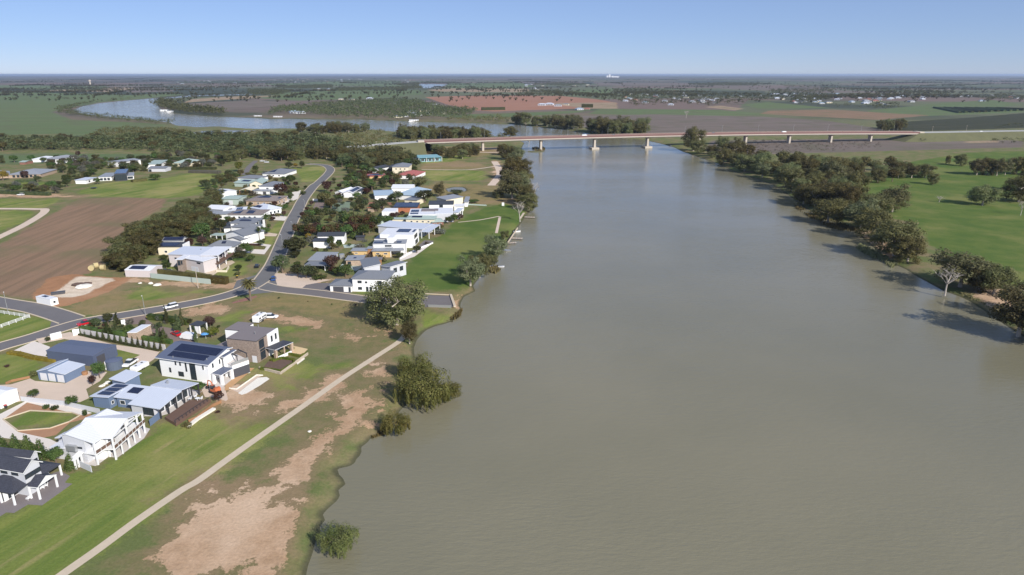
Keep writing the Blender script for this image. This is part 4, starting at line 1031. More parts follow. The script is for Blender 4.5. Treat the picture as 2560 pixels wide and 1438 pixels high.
h = House("ranch_house", "wide brown walled ranch house with mid grey hip roof at the left picture edge")
h.block('h', (90, 395), (520, 385), (590, 325), 3.0, 'tan brick', 'mid grey steel', 'hip', 2.6, wins=rowin('f', 6, .4, 2, 2, 'D'))
h.block('h', (-120, 405), (130, 388), (150, 345), 3.0, 'tan brick', 'mid grey steel', 'hip', 1.8)
h = House("tall_white_house", "two storey white house with pale hip roof in the far left paddock")
h.block('h', (590, 190), (730, 192), (762, 150), 5.4, 'white render', 'mid grey steel', 'hip', 1.8, wins=rowin('r', 2, 2.8, 2, 2, 'D') + rowin('f', 2, 2.8, 2, 2, 'D'))
h.block('h', (400, 195), (560, 192), (600, 160), 3.2, 'white render', 'white steel', 'hip', 1.2)
h.block('h', (235, 232), (320, 232), (330, 212), 2.6, 'red brick', 'green steel', 'gable', .8)
h = House("grey_roofed_barn", "white barn with grey roof at the edge of the wood", "barn")
h.block('h', (1365, 225), (1545, 235), (1630, 190), 4.6, 'white render', 'mid grey steel', 'gable', .9, axis='w')
h = House("grey_cottage", "low grey cottage with white corner at the top of the big lawn", "cottage")
h.block('h', (1885, 312), (2115, 312), (2170, 288), 3.2, 'pale grey wall', 'grey steel', 'gable', 1.2, wins=[('f', .1, 0, 2.4, 2.2, 'D')])
h = House("pale_barn", "pale sage barn behind the grey cottage", "barn")
h.block('h', (1855, 262), (2040, 258), (2052, 215), 4.0, 'white render', 'green steel', 'shed', .8)

# --- right side of the village street, from the near end
h = House("grey_hip_house", "white two storey house with mid grey hip roof beside the boat ramp road")
h.block('e', (945, 545), (1330, 550), (1398, 465), 5.7, 'white render', 'grey steel', 'hip', 1.7, wins=[('f', .2, 3.6, 1.7, 1.1, 'D'), ('f', .38, 3.6, .9, .8, 'D'), ('f', .75, 3.3, 1.8, 1.4, 'D'), ('f', .2, .8, 1.6, 1.2, 'D'), ('f', .4, .1, 1.0, 2.0, 'D'), ('f', .5, .1, 1.0, 2.0, 'D'), ('f', .76, .5, 1.7, 1.6, 'D')])
h.block('e', (1070, 440), (1250, 425), (1275, 340), 5.2, 'pale grey wall', 'grey steel', 'shed', 1.2, axis='w', trim='frame white')
h.block('e', (1235, 415), (1340, 440), (1390, 362), 5.4, 'pale grey wall', 'grey steel', 'shed', .5, axis='w', wins=rowin('r', 2, 2.6, 2, 2, 'D'), trim='frame white')
h.block('e', (722, 612), (962, 617), (978, 550), 2.9, 'white render', 'grey steel', 'hip', 1.3, wins=[('f', .38, 0, 4.4, 2.2, 'k'), ('f', .9, 0, .9, 2.1, 'D')])
h = House("grey_garden_shed", "grey skillion shed behind the dark hedge trees", "shed")
h.block('e', (512, 362), (742, 365), (768, 290), 3.0, 'pale grey wall', 'mid grey steel', 'shed', .5)
h.block('e', (480, 412), (690, 416), (738, 370), 2.5, 'pale grey wall', 'grey steel', 'shed', .2, openwall=True, posts=[(0, 0), (1, 0), (1, 1), (0, 1)])
h = House("courtyard_house", "small flat roofed grey house with a dark skylight in the green courtyard")
h.block('e', (885, 360), (1065, 358), (1075, 310), 3.0, 'tan brick', 'mid grey steel', 'flat', solar=[(.42, .58, .3, .55)], wins=[('f', .2, 0, 1.6, 2.1, 'D')])
h.block('e', (1060, 358), (1260, 352), (1255, 330), 2.8, 'timber', 'taupe roof', 'flat')
h = House("ochre_house", "ochre walled house with flat grey roof, brown door and grey upper storey")
h.block('e', (942, 268), (1110, 268), (1120, 238), 3.2, 'tan render', 'mid grey steel', 'flat', wins=[('f', .3, 1.6, 1.6, .6, 'w')])
h.block('e', (1150, 270), (1345, 270), (1375, 232), 3.3, 'tan render', 'mid grey steel', 'flat', wins=[('f', .3, 1.4, 1.8, .8, 'w'), ('f', .75, 1.4, 1.8, .8, 'w')])
h.block('e', (1100, 245), (1160, 245), (1170, 222), 3.9, 'timber', 'mid grey steel', 'flat')
h.block('e', (1340, 270), (1480, 262), (1500, 232), 3.1, 'white render', 'mid grey steel', 'flat', openwall=True, posts=[(0, 0), (1, 0), (1, 1)])
h.block('e', (1165, 198), (1500, 192), (1515, 152), 5.4, 'white render', 'mid grey steel', 'flat', solar=[(.02, .3, .1, .5), (.5, .85, .1, .5)], wins=[('f', .45, 3.6, 3.4, .9, 'D')], posts=[(1, 0), (0, 0)])
h = House("dark_roofed_house", "white house with black gable roof beside the big round shrub")
h.block('e', (602, 122), (882, 118), (912, 80), 4.6, 'white render', 'dark roof', 'gable', 1.1, wins=[('f', .82, .5, 2.4, 2, 'D')])
h.block('e', (556, 172), (738, 172), (762, 145), 3.8, 'white render', 'dark roof', 'shed', .3)
h = House("black_garden_shed", "black shed on the lawn below the autumn trees", "shed")
h.block('e', (988, 130), (1085, 128), (1090, 112), 2.2, 'door dark', 'dark roof', 'flat')
h = House("white_modern_house", "large white cubic house with solar array on its flat roof and dark river windows")
h.block('e', (1235, 102), (1562, 108), (1660, 45), 7.0, 'white render', 'white steel', 'flat', ov=.03, solar=[(.42, .82, .35, .85), (.9, .98, .4, .8)], wins=[('r', .5, 3.8, 7, 2.0, 'D'), ('r', .6, .4, 6, 2.2, 'D')])
h.block('e', (1180, 145), (1300, 148), (1320, 108), 5.0, 'white render', 'solar cell', 'flat', ov=.03)
h.block('e', (1310, 135), (1370, 136), (1375, 105), 8.2, 'white render', 'white steel', 'flat', ov=.03)
h = House("pale_roofed_house", "long house with pale grey flat roof behind the white cubic house")
h.block('g', (422, 945), (1000, 990), (1140, 920), 4.4, 'pale grey wall', 'pale steel', 'flat', wins=rowin('r', 2, .5, 2, 2))
h.block('g', (985, 1020), (1090, 1025), (1145, 925), 3.8, 'white render', 'pale steel', 'flat', openwall=True, posts=[(0, 0), (1, 0), (1, .5), (1, 1)])
h = House("green_roofed_house", "cream house with long sage green roof and brick river end")
h.block('g', (778, 858), (1162, 862), (1168, 815), 4.6, 'cream render', 'green steel', 'hip', 1.2, solar=[(.2, .55, .2, .42)], wins=rowin('f', 4, 2.6, 1.2, .9))
h.block('g', (1120, 900), (1285, 890), (1275, 845), 3.0, 'red brick', 'green steel', 'hip', 1.2, wins=rowin('f', 2, .6, 1.6, 1.4))
h.block('g', (590, 858), (780, 858), (785, 838), 3.4, 'cream render', 'green steel', 'flat')
h.block('g', (310, 850), (470, 885), (480, 850), 2.8, 'sage wall', 'green steel', 'gable', .8)
h = House("black_panel_house", "long white modern house with black solar panels and brown pergola on a flat roof")
h.block('g', (825, 805), (1165, 800), (1165, 722), 5.0, 'white render', 'white steel', 'flat', ov=.03, solar=[(.05, .36, .1, .3), (.05, .36, .42, .8)], wins=[('f', .75, 2.6, 6, 1.5, 'D')])
h.extra('pergola', [(h.last[3] * .45, h.last[3] * 1.1, h.last[4] * .5, h.last[4] * .85, 5.05, 5.4)], 'taupe roof')
h.block('g', (1165, 790), (1400, 785), (1400, 712), 5.3, 'pale grey wall', 'white steel', 'flat', ov=.03, wins=rowin('r', 2, 2.8, 3, 2, 'D'))
h.block('g', (1395, 770), (1470, 772), (1500, 715), 4.2, 'white render', 'pale steel', 'flat', wins=rowin('r', 2, .5, 3, 2.6, 'D'))
h = House("white_garage", "white box garage among dark hedges left of the black panel house", "garage")
h.block('g', (483, 762), (655, 762), (662, 718), 4.2, 'white render', 'white steel', 'flat', ov=.03)
h = House("charcoal_roofed_house", "white house with charcoal upper roof behind the black panel house")
h.block('g', (1078, 672), (1405, 668), (1400, 625), 5.2, 'white render', 'dark roof', 'shed', .3, wins=[('f', .5, 3.0, 2.4, 1.8, 'D')])
h.block('g', (1400, 690), (1535, 690), (1540, 660), 3.6, 'white render', 'white steel', 'flat')
h = House("solar_roofed_house", "low house wholly covered in dark solar panels beside a terracotta terrace")
h.block('g', (620, 708), (940, 708), (935, 655), 3.4, 'orange tile', 'dark roof', 'shed', .5, solar=[(.03, .97, .08, .9)])
h = House("tall_cream_house", "tall cream house with grey skillion roof nearest the golden lawn")
h.block('g', (1303, 612), (1535, 582), (1540, 532), 6.2, 'cream render', 'mid grey steel', 'shed', .5, axis='w', wins=[('r', .5, 3, 3, 2, 'D')])
h.block('g', (1530, 640), (1590, 640), (1600, 570), 3.4, 'white render', 'mid grey steel', 'flat')
h = House("small_cream_house", "small cream house with flat grey roof behind the solar covered house")
h.block('g', (762, 608), (935, 618), (942, 572), 3.6, 'cream render', 'grey steel', 'flat', wins=[('f', .5, 1.4, 2, .8, 'D')])
h = House("blue_gabled_house", "house with wide powder blue roofs and a white rear gable")
h.block('g', (650, 545), (920, 560), (925, 470), 3.4, 'white render', 'blue steel', 'hip', 3.0)
h.block('g', (385, 558), (640, 548), (655, 480), 3.2, 'white render', 'blue steel', 'gable', 1.4)
h.block('g', (600, 462), (880, 462), (885, 415), 4.4, 'white render', 'white steel', 'gable', 1.4)
h = House("terracotta_house", "small house with terracotta roof and dark hedge beside the tennis court")
h.block('g', (290, 712), (372, 716), (380, 645), 3.0, 'tan brick', 'orange tile', 'gable', .8)
h = House("yellow_house", "yellow walled house with red edged dark solar roof")
h.block('g', (290, 315), (540, 306), (530, 272), 3.2, 'tan render', 'red tile', 'hip', 1.0, solar=[(.1, .85, .15, .45)])
h = House("white_cottage", "white gabled cottage with black solar roof and a clipped shrub row in front", "cottage")
h.block('g', (303, 205), (455, 215), (458, 172), 4.0, 'white render', 'dark roof', 'gable', 1.4, axis='w')
h = House("cream_hip_house", "cream two storey house with grey hip roof next to dark trees")
h.block('g', (608, 192), (830, 192), (828, 152), 6.4, 'cream render', 'grey steel', 'hip', 2.2, wins=rowin('f', 3, 4.0, 1.2, 1.0, 'D'))
h.block('g', (575, 190), (610, 190), (612, 158), 5.6, 'dark roof', 'dark roof', 'flat')
h = House("red_roofed_house", "pink walled house with broad red tile hip roof")
h.block('g', (668, 295), (930, 302), (925, 245), 3.2, 'white render', 'red tile', 'hip', 2.2, wins=rowin('f', 3, .8, 1.4, 1.4))
h = House("solar_cottage", "white cottage with a tilted solar panel and black roof wings by the tennis court", "cottage")
h.block('f', (2025, 515), (2130, 520), (2160, 462), 3.4, 'white render', 'white steel', 'gable', 1.2, axis='w')
h.block('f', (2130, 522), (2260, 524), (2285, 455), 3.6, 'white render', 'white steel', 'gable', 1.0, axis='w', solar=[(.55, .95, .1, .9)])
h.block('f', (2260, 500), (2358, 502), (2365, 460), 3.6, 'white render', 'dark roof', 'flat')
h = House("teal_house", "long teal fronted building below the bridge abutment", "building")
h.block('g', (955, 78), (1255, 66), (1262, 32), 4.4, 'teal panel', 'teal panel', 'shed', .4, ins=(.3, 2.2, .3, .3), wins=rowin('f', 5, .6, 3.0, 2.4, 'w'), posts=[(0, 0), (.33, 0), (.66, 0), (1, 0)])
h.block('g', (780, 75), (945, 85), (950, 45), 3.2, 'pale grey wall', 'grey steel', 'gable', 1.0)


# ------------------------------------------------------------------ trees and shrubs
def leaf_cloud(lobes, n, size, rng, droop=0.0, shell=0.55, out=0.6):
    """Leaf clumps spread through ellipsoid lobes (x, y, z, rx, ry, rz): quads that face roughly outward."""
    L = np.array(lobes, float)
    vol = (L[:, 3] * L[:, 4] * L[:, 5]) ** (2 / 3)
    pick = rng.choice(len(L), n, p=vol / vol.sum())
    d = rng.normal(size=(n, 3)); d /= np.linalg.norm(d, axis=1)[:, None]
    rad = shell + (1 - shell) * rng.random(n) ** 0.6
    rad *= 1 + 0.12 * rng.normal(size=n)
    c = L[pick, :3] + d * L[pick, 3:6] * rad[:, None]
    nrm = d * out + rng.normal(size=(n, 3)) * (1 - out) + np.array([0, 0, 0.25])
    nrm /= np.linalg.norm(nrm, axis=1)[:, None] + 1e-9
    t = np.cross(nrm, rng.normal(size=(n, 3))); t /= np.linalg.norm(t, axis=1)[:, None] + 1e-9
    b = np.cross(nrm, t)
    if droop:
        t = np.column_stack([rng.normal(size=n) * .25, rng.normal(size=n) * .25, -np.ones(n)]); t /= np.linalg.norm(t, axis=1)[:, None]
        b = np.cross(t, d); b /= np.linalg.norm(b, axis=1)[:, None] + 1e-9
    s = size * (0.55 + 0.9 * rng.random(n))
    asp = (1.0 + droop) * np.ones(n)
    t = t * (s * asp)[:, None]; b = b * (s * (0.9 if not droop else 0.35))[:, None]
    k1, k2 = 0.5 + .3 * rng.random(n), 0.5 + .3 * rng.random(n)
    V = np.stack([c - t * .5 - b * (k1 * .5)[:, None], c - b * .15 * 0 + b * (k2 * .7)[:, None] - t * .1, c + t * .55, c - b * (k2 * .6)[:, None] + t * .15], 1)
    return V.reshape(-1, 3)


def quad_mesh(name, V, m, extra=None):
    me = bpy.data.meshes.new(name)
    n = len(V) // 4
    me.vertices.add(len(V)); me.vertices.foreach_set("co", np.ascontiguousarray(V, dtype=np.float32).ravel())
    me.loops.add(len(V)); me.loops.foreach_set("vertex_index", np.arange(len(V)))
    me.polygons.add(n); me.polygons.foreach_set("loop_start", np.arange(0, len(V), 4)); me.polygons.foreach_set("loop_total", np.full(n, 4))
    me.materials.append(m)
    me.update(calc_edges=True)
    return me


def limbs(H, top, spread, nb, rt, m, rng, lean=0.0, fork=0.35, sub=0):
    """A tapered trunk that forks into limbs."""
    b = MB()
    f = Vector((lean * H * fork, 0, H * fork))
    b.tube([(0, 0, -.4), (lean * H * fork * .4, 0, H * fork * .5), f], [rt * 1.25, rt, rt * .85], m, 7)
    for k in range(nb):
        a = 2 * math.pi * (k + rng.random() * .6) / nb
        e = Vector((math.cos(a) * spread * (.6 + .5 * rng.random()), math.sin(a) * spread * (.6 + .5 * rng.random()), top * (.75 + .3 * rng.random())))
        e.x += lean * H * .6
        mid = f.lerp(e, .5) + Vector((rng.normal() * .06 * H, rng.normal() * .06 * H, .05 * H))
        b.tube([f, mid, e], [rt * .65, rt * .4, rt * .1], m, 5)
        for j in range(sub):
            s0 = mid.lerp(e, .1 + .7 * rng.random())
            dr = Vector((rng.normal(), rng.normal(), .5 + rng.random())) * H * .13
            b.tube([s0, s0 + dr * .6 + Vector((0, 0, .02 * H)), s0 + dr * 1.1], [rt * .2, rt * .12, rt * .03], m, 4)
    return b.mesh("trunk")


PROTO = {}


def gum_lobes(rng, H, W, n, low=.16):
    out = [(0, 0, H * .70, W * .3, W * .3, H * .26), (0, 0, H * .42, W * .3, W * .3, H * .25)]
    for k in range(n):
        a = 2.39996 * k + rng.normal() * .3
        t = (k + .5) / n
        zz = H * (low + (.86 - low) * (1 - t)) + rng.normal() * H * .05
        r = W * .5 * (.30 + .52 * math.sin(math.pi * min(1, .22 + .62 * t))) * (.75 + .35 * rng.random())
        q = W * (.13 + .10 * rng.random())
        out.append((math.cos(a) * r, math.sin(a) * r, max(min(zz, H - q * .6), q * .6), q * (.85 + .4 * rng.random()), q * (.85 + .4 * rng.random()), q * (.6 + .35 * rng.random())))
    return out


def make_protos():
    def add(kind, H, W, trunk, crown): PROTO.setdefault(kind, []).append((H, W, trunk, crown))
    for sd in range(5):
        r = np.random.default_rng(100 + sd)
        lf = ['leaf gum', 'leaf gum', 'leaf gum grey', 'leaf olive', 'leaf gum'][sd]
        lob = gum_lobes(r, 14, 13, 19 + sd, [.12, .2, .26, .1, .16][sd])
        add('gum', 14, 13, limbs(14, 9.2, 4.0, 5, .40, M('bark pale'), r, lean=.08 * (sd - 2), sub=2), quad_mesh("crown", leaf_cloud(lob, 11000 if sd == 0 else 6500, .40 if sd == 0 else .5, r, shell=.3, out=.75), M(lf)))
    for sd in range(4):
        r = np.random.default_rng(200 + sd)
        lob = gum_lobes(r, 9, 9, 14, .1)
        add('pine', 9, 9, limbs(9, 7, 2.6, 4, .28, M('bark'), r, sub=1), quad_mesh("crown", leaf_cloud(lob, 4200, .4, r, shell=.4, out=.75), M('leaf pine')))
    for nm, lf in (('round', 'leaf dark'), ('green', 'leaf green'), ('maroon', 'leaf maroon'), ('autumn', 'leaf autumn'), ('olive', 'leaf olive'), ('gold', 'leaf gold'), ('bright', 'leaf bright'), ('grey', 'leaf grey')):
        for sd in range(3):
            r = np.random.default_rng(300 + sd + hash(nm) % 1 + len(nm) * 7)
            lob = [(0, 0, 4.2, 2.2, 2.2, 2.2)]
            for k in range(9):
                a = r.random() * 6.28; e = r.random() * 1.2 - .25
                lob.append((math.cos(a) * 1.9 * math.cos(e), math.sin(a) * 1.9 * math.cos(e), 3.9 + 2.0 * math.sin(e), 1.15, 1.15, 1.0))
            add(nm, 7, 6.6, limbs(7, 5.2, 1.6, 4, .2, M('bark'), r), quad_mesh("crown", leaf_cloud(lob, 1500, .42, r, shell=.6, out=.65), M(lf)))
    for sd, lf in enumerate(('leaf dark', 'leaf green', 'leaf grey', 'leaf olive', 'leaf maroon')):
        r = np.random.default_rng(400 + sd)
        lob = [(r.normal() * .45, r.normal() * .45, .7 + .4 * r.random(), .75, .75, .65) for _ in range(6)]
        t = MB(); t.tube([(0, 0, -.1), (0, 0, .8)], [.08, .04], M('bark'), 5)
        add(['shrub dark', 'shrub green', 'shrub grey', 'shrub olive', 'shrub maroon'][sd], 1.8, 2.2, t.mesh("stem"), quad_mesh("foliage", leaf_cloud(lob, 420, .26, r, shell=.55), M(lf)))
    for sd, (nm, lf) in enumerate((('conifer', 'leaf green'), ('conifer dark', 'leaf dark'), ('cypress', 'leaf dark'))):
        r = np.random.default_rng(500 + sd)
        w = .16 if nm == 'cypress' else .42
        lob = [(r.normal() * .1, r.normal() * .1, .5 + 4.6 * k / 11, max(.12, 4.2 * w * (1 - .86 * k / 11) * (1 if nm != 'cypress' else 1.2 * math.sin(.5 + 2.2 * k / 11))), max(.12, 4.2 * w * (1 - .86 * k / 11) * (1 if nm != 'cypress' else 1.2 * math.sin(.5 + 2.2 * k / 11))), .42) for k in range(12)]
        t = MB(); t.tube([(0, 0, -.2), (0, 0, 4)], [.16, .05], M('bark'), 6)
        add(nm, 5.3, 3.4 if w > .2 else 1.4, t.mesh("trunk"), quad_mesh("crown", leaf_cloud(lob, 1300, .26, r, shell=.6, out=.7), M(lf)))
    for sd in range(2):
        r = np.random.default_rng(600 + sd)
        lob = gum_lobes(r, 11, 14, 17, .3)
        V = leaf_cloud(lob, 5200, .40, r, shell=.5, out=.8)
        skirt = []
        for (x, y, z, a, b_, c) in lob:
            for q in range(4):
                t = r.random() * 6.28
                skirt.append((x + math.cos(t) * a * .75, y + math.sin(t) * b_ * .75, max(z * .5, 1.4), .7, .7, max(z * .5 - .1, 1.0)))
        V2 = leaf_cloud(skirt, 6500, .5, r, droop=.9, shell=.5)
        add('willow', 11, 14, limbs(11, 8, 4, 5, .45, M('bark'), r), quad_mesh("crown", np.concatenate([V, V2]), M('leaf willow')))
    # palms: arching fronds of leaflets
    for sd, (H, fr, n, m1) in enumerate(((9, 3.2, 46, 'leaf olive'), (9, 2.6, 22, 'leaf green'))):
        r = np.random.default_rng(700 + sd)
        V = []
        for k in range(n):
            a = 2 * math.pi * k * .618; up = 1.15 - 1.7 * (k / n)
            p = Vector((0, 0, H - .6)); d = Vector((math.cos(a) * math.cos(up), math.sin(a) * math.cos(up), math.sin(up)))
            side = Vector((-math.sin(a), math.cos(a), 0))
            for j in range(9):
                q = p + d * (fr / 9); w0, w1 = .42 * math.sin(.35 + 2.5 * j / 9), .42 * math.sin(.35 + 2.5 * (j + 1) / 9)
                for sg in (-1, 1):
                    V += [p, q, q + side * sg * w1 + Vector((0, 0, -.16)), p + side * sg * w0 + Vector((0, 0, -.16))]
                p = q; d = (d + Vector((0, 0, -.16))).normalized()
        t = MB(); t.tube([(0, 0, -.2), (.03, 0, H * .5), (0, 0, H - .5)], [.42, .34, .40] if sd == 0 else [.22, .17, .14], M('bark'), 8)
        add('date palm' if sd == 0 else 'palm', H + 1, 6.4 if sd == 0 else 5.0, t.mesh("trunk"), quad_mesh("crown", np.array([tuple(v) for v in V]), M(m1)))
    for sd in range(3):
        r = np.random.default_rng(800 + sd)
        add('dead', 10, 8, limbs(10, 8.8, 3.6, 8, .24, M('dead wood'), r, lean=-.12 * (sd - 1), fork=.38, sub=9), None)


make_protos()
KIND = {'gum': ("gum_tree", "tree"), 'pine': ("pine_tree", "tree"), 'round': ("garden_tree", "tree"), 'green': ("garden_tree", "tree"), 'maroon': ("maroon_tree", "tree"), 'autumn': ("autumn_tree", "tree"),
        'olive': ("olive_green_tree", "tree"), 'gold': ("golden_tree", "tree"), 'bright': ("garden_tree", "tree"), 'grey': ("grey_tree", "tree"), 'shrub dark': ("shrub", "shrub"), 'shrub green': ("shrub", "shrub"), 'shrub grey': ("shrub", "shrub"),
        'shrub olive': ("shrub", "shrub"), 'shrub maroon': ("shrub", "shrub"), 'conifer': ("conifer_tree", "tree"), 'conifer dark': ("conifer_tree", "tree"), 'cypress': ("cypress_tree", "tree"), 'willow': ("willow_tree", "tree"),
        'date palm': ("palm_tree", "palm"), 'palm': ("palm_tree", "palm"), 'dead': ("dead_tree", "tree")}
TREES = []


def plant(kind, pos, h, w, label, group=None, rz=None, var=None):
    nm, cat = KIND[kind]
    P = PROTO[kind]
    H, W, tr, cr = P[random.randrange(len(P)) if var is None else var]
    r = empty(nm, pos, label, cat, group, random.uniform(0, 6.28) if rz is None else rz)
    r.scale = (w / W, w / W, h / H)
    shrub = kind.startswith('shrub')
    t = bpy.data.objects.new("stem" if shrub else "trunk", tr); t.parent = r; COL.objects.link(t)
    if cr is not None:
        c = bpy.data.objects.new("foliage" if shrub else "crown", cr); c.parent = r; COL.objects.link(c)
    TREES.append((pos[0], pos[1], w))
    return r


def tree(kind, x, y, h, w, label, group=None, view='z', **kw):
    return plant(kind, GV(view, (x, y), -0.05), h, w, label, group, **kw)


def inside(poly, p):
    c = False
    for (ax, ay), (bx, by) in zip(poly, poly[1:] + poly[:1]):
        if (ay > p[1]) != (by > p[1]) and p[0] < ax + (p[1] - ay) * (bx - ax) / (by - ay): c = not c
    return c


def blocked(p, m=1.2):
    for o, u, v, w, d in FOOT:
        q = Vector((p[0], p[1], 0)) - o
        a, b = q.dot(u), q.dot(v)
        if -m < a < w + m and -m < b < d + m: return True
    for line, wd in ROADS:
        for a in line:
            if (a.x - p[0]) ** 2 + (a.y - p[1]) ** 2 < (wd * .5 + 1.5 + m) ** 2: return True
    return False


def scatter(poly, spacing, rng, view='z', cap=4000, clear=True):
    """Random points of the plan inside a surveyed outline, at least `spacing` apart."""
    w = [tuple(GV(view, p)[:2]) for p in poly]
    xs, ys = [p[0] for p in w], [p[1] for p in w]
    x0, x1, y0, y1 = min(xs), max(xs), min(ys), max(ys)
    cell = spacing
    grid, out = {}, []
    tries = int(min(160000, 6 * (x1 - x0) * (y1 - y0) / (spacing * spacing) + 60))
    for _ in range(tries):
        p = (rng.uniform(x0, x1), rng.uniform(y0, y1))
        if not inside(w, p): continue
        k = (int(p[0] // cell), int(p[1] // cell))
        if any((q[0] - p[0]) ** 2 + (q[1] - p[1]) ** 2 < spacing * spacing for i in (-1, 0, 1) for j in (-1, 0, 1) for q in grid.get((k[0] + i, k[1] + j), ())): continue
        if clear and blocked(p): continue
        grid.setdefault(k, []).append(p); out.append(p)
        if len(out) >= cap: break
    a = np.array(out) if out else np.zeros((0, 2))
    if len(a): a = a[water_sdf(a) < -1.0]
    return sorted([tuple(p) for p in a], key=lambda p: p[1])


def grove(poly, spacing, kinds, hr, wr, labels, group, seed, view='z', cap=400, clear=True):
    """Single trees set out over an outline; a tree's label names its kind, size and place."""
    rng = random.Random(seed)
    for p in scatter(poly, spacing, rng, view, cap, clear):
        k = rng.choice(kinds)
        h = rng.uniform(*hr); w = h * rng.uniform(*wr)
        big = "tall" if h > (hr[0] * .45 + hr[1] * .55) else "low"
        plant(k, (p[0], p[1], -0.05), h, w, labels[k].replace('#', big), group)


GUMS = ['gum']
# --- the single trees one can point at
tree('gum', 992, 812, 17.5, 20.5, "huge spreading gum tree at the riverside end of the ramp road", var=0)
tree('gum', 1024, 858, 8.5, 6.0, "thin leaning gum tree at the end of the footpath", var=2)
tree('willow', 1060, 1000, 8.6, 13.5, "large drooping willow standing in the river edge beside the footpath", rz=.4, var=0)
tree('willow', 1116, 988, 3.2, 8.5, "low willow clump hanging out over the water behind the large willow", var=1)
tree('willow', 1040, 945, 7.2, 10, "upright willow crown directly behind the large drooping willow", var=1)
tree('willow', 990, 1074, 4.4, 7.4, "small round willow on the bank in front of the large willow", var=1)
tree('willow', 843, 1366, 3.4, 7.4, "lone low willow in the water at the bottom of the picture", var=0)
tree('date palm', 627, 753, 9.0, 7.0, "stout date palm in a brick red bed at the street junction")
tree('palm', 668, 581, 11, 5.0, "tallest slender palm on the left verge of the village street")
tree('palm', 650, 603, 8, 4.0, "short slender palm on the front lawn by the driveway hedges")
for i, (x, y, s) in enumerate(((981, 458, 1), (954, 455, .9), (967, 462, .8))):
    tree('palm', x, y, 10 * s, 6, ["tall palm in front of the red roofed house", "palm left of the red roofed house in dense shrubs", "shorter palm between two taller palms near the red roof"][i])
tree('dead', 1300, 553, 12, 9, "bare leaning dead gum on the riverside lawn casting a long shadow", var=2, rz=.2)
tree('dead', 1336, 500, 13, 10, "bleached dead tree leaning out over the water above the jetty", var=0)
tree('dead', 2362, 737, 11.5, 11, "white dead tree standing in the water by the far bank", var=1)
tree('dead', 2551, 539, 10, 6, "bare grey tree at the right edge of the green paddock", var=0)
tree('dead', 2347, 506, 4.5, 7, "greyish bare shrub tree alone in the green paddock")
tree('dead', 1355, 371, 14, 9, "bare tree on the islet at the foot of a bridge pier", var=1)
tree('dead', 1322, 367, 13, 8, "bare tree in the water left of the bridge pier islet", var=0)
tree('dead', 1715, 296, 16, 12, "bare tree alone in the brown field beyond the bridge", var=0)
for x, y, h, w, lab in ((1176, 713, 12.5, 12, "gum tree nearest the ramp beach on the riverside lawn"), (1199, 693, 11, 10, "gum tree close behind the ramp beach gum"), (1237, 652, 13, 11.5, "wide gum tree beside the moored pontoon boat"),
                        (1226, 668, 6, 7, "low gum between two lawn gums at the water"), (1262, 598, 5, 5, "small sparse tree by the garden path end"), (1098, 492, 11, 8.5, "lone grey gum on the golden lawn"), (1247, 495, 6.5, 9, "small spreading gum on the golden lawn near the river"),
                        (1733, 378, 29, 25, "giant river gum beside the bridge on the far bank"), (1805, 380, 19, 15, "gum with pale trunk just right of the giant bridge gum"), (1846, 384, 18, 14, "second gum right of the giant bridge gum")):
    tree('gum', x, y, h, w, lab)
for x, y, h, w, lab in ((1284, 450, 21, 18, "broad gum at the reedy point below the bridge"), (1310, 444, 17, 15, "gum leaning over the reedy point"), (1268, 400, 17, 15, "gum at the top of the river track"), (1296, 402, 15, 13, "gum at the water's edge below the bridge"), (1288, 420, 15, 14, "gum between the track top and the reedy point"),
                        (1280, 497, 21, 21, "dense dark gum on the bank above the leaning dead tree"), (1312, 512, 15, 15, "dark gum on the bank beside the bleached dead tree"), (1322, 525, 12, 13, "gum at the water's edge right above the jetty"), (1300, 498, 17, 16, "gum tucked between two dark bank gums"), (1256, 388, 13, 12, "gum beside the track under the bridge span"),
                        (1305, 470, 14, 13, "gum on the bank halfway between reedy point and dead tree"), (1275, 345, 17, 20, "round gum on the bank just behind the bridge")):
    tree('gum', x, y, h, w, lab)
tree('maroon', 1262, 446, 8, 12, "reddish bush tree beside the river track")
for x, y, h, w, lab in ((2400, 718, 16, 23, "wide gum on the far bank behind the white dead tree"), (2482, 735, 13, 15, "gum right of the wide far bank gum"), (2450, 728, 11, 12, "gum between two far bank gums near the picture's right"), (2545, 838, 17, 19, "gum at the bottom right corner shading the water"), (2600, 800, 15, 18, "gum cut by the right picture edge"), (2640, 860, 16, 18, "gum beyond the right picture edge shading the water"),
                        (2235, 640, 19, 21, "big leaning gum on the far bank above reeds"), (2268, 655, 14, 14, "gum behind the big leaning far bank gum"), (2150, 570, 17, 20, "gum on the far bank with reeds before it"), (2070, 555, 15, 19, "dark gum overhanging the far bank's reed bed"),
                        (2455, 514, 14.5, 17.5, "lone rounded gum in the middle of the green paddock"), (2545, 505, 19, 21, "gum group leader at the right edge of the paddock"), (2575, 480, 18, 18, "gum behind the leader at the paddock's right edge"), (2331, 462, 10, 9, "small lone gum left of the paddock row"), (2400, 415, 12.5, 12, "gum standing apart left of the paddock row"), (2369, 410, 9, 5, "slim gum left of the paddock row"),
                        (2441, 438, 16, 14, "first gum of the paddock row from the left"), (2468, 438, 16, 13, "second gum of the paddock row from the left"), (2491, 440, 16, 13, "third gum of the paddock row from the left"), (2512, 438, 15, 12, "fourth gum of the paddock row from the left"), (2540, 436, 17, 15, "fifth gum of the paddock row from the left"), (2575, 438, 17, 15, "last gum of the paddock row at the picture edge"),
                        (2312, 445, 13, 15, "gum at the far bank belt's inland corner"), (2185, 545, 16, 19, "inland gum between far bank belt and paddock"), (2135, 500, 21, 18, "tall forked gum in the paddock behind the bank"), (2230, 530, 18, 20, "gum at the paddock edge beside the forked gum")):
    tree('gum', x, y, h, w, lab)
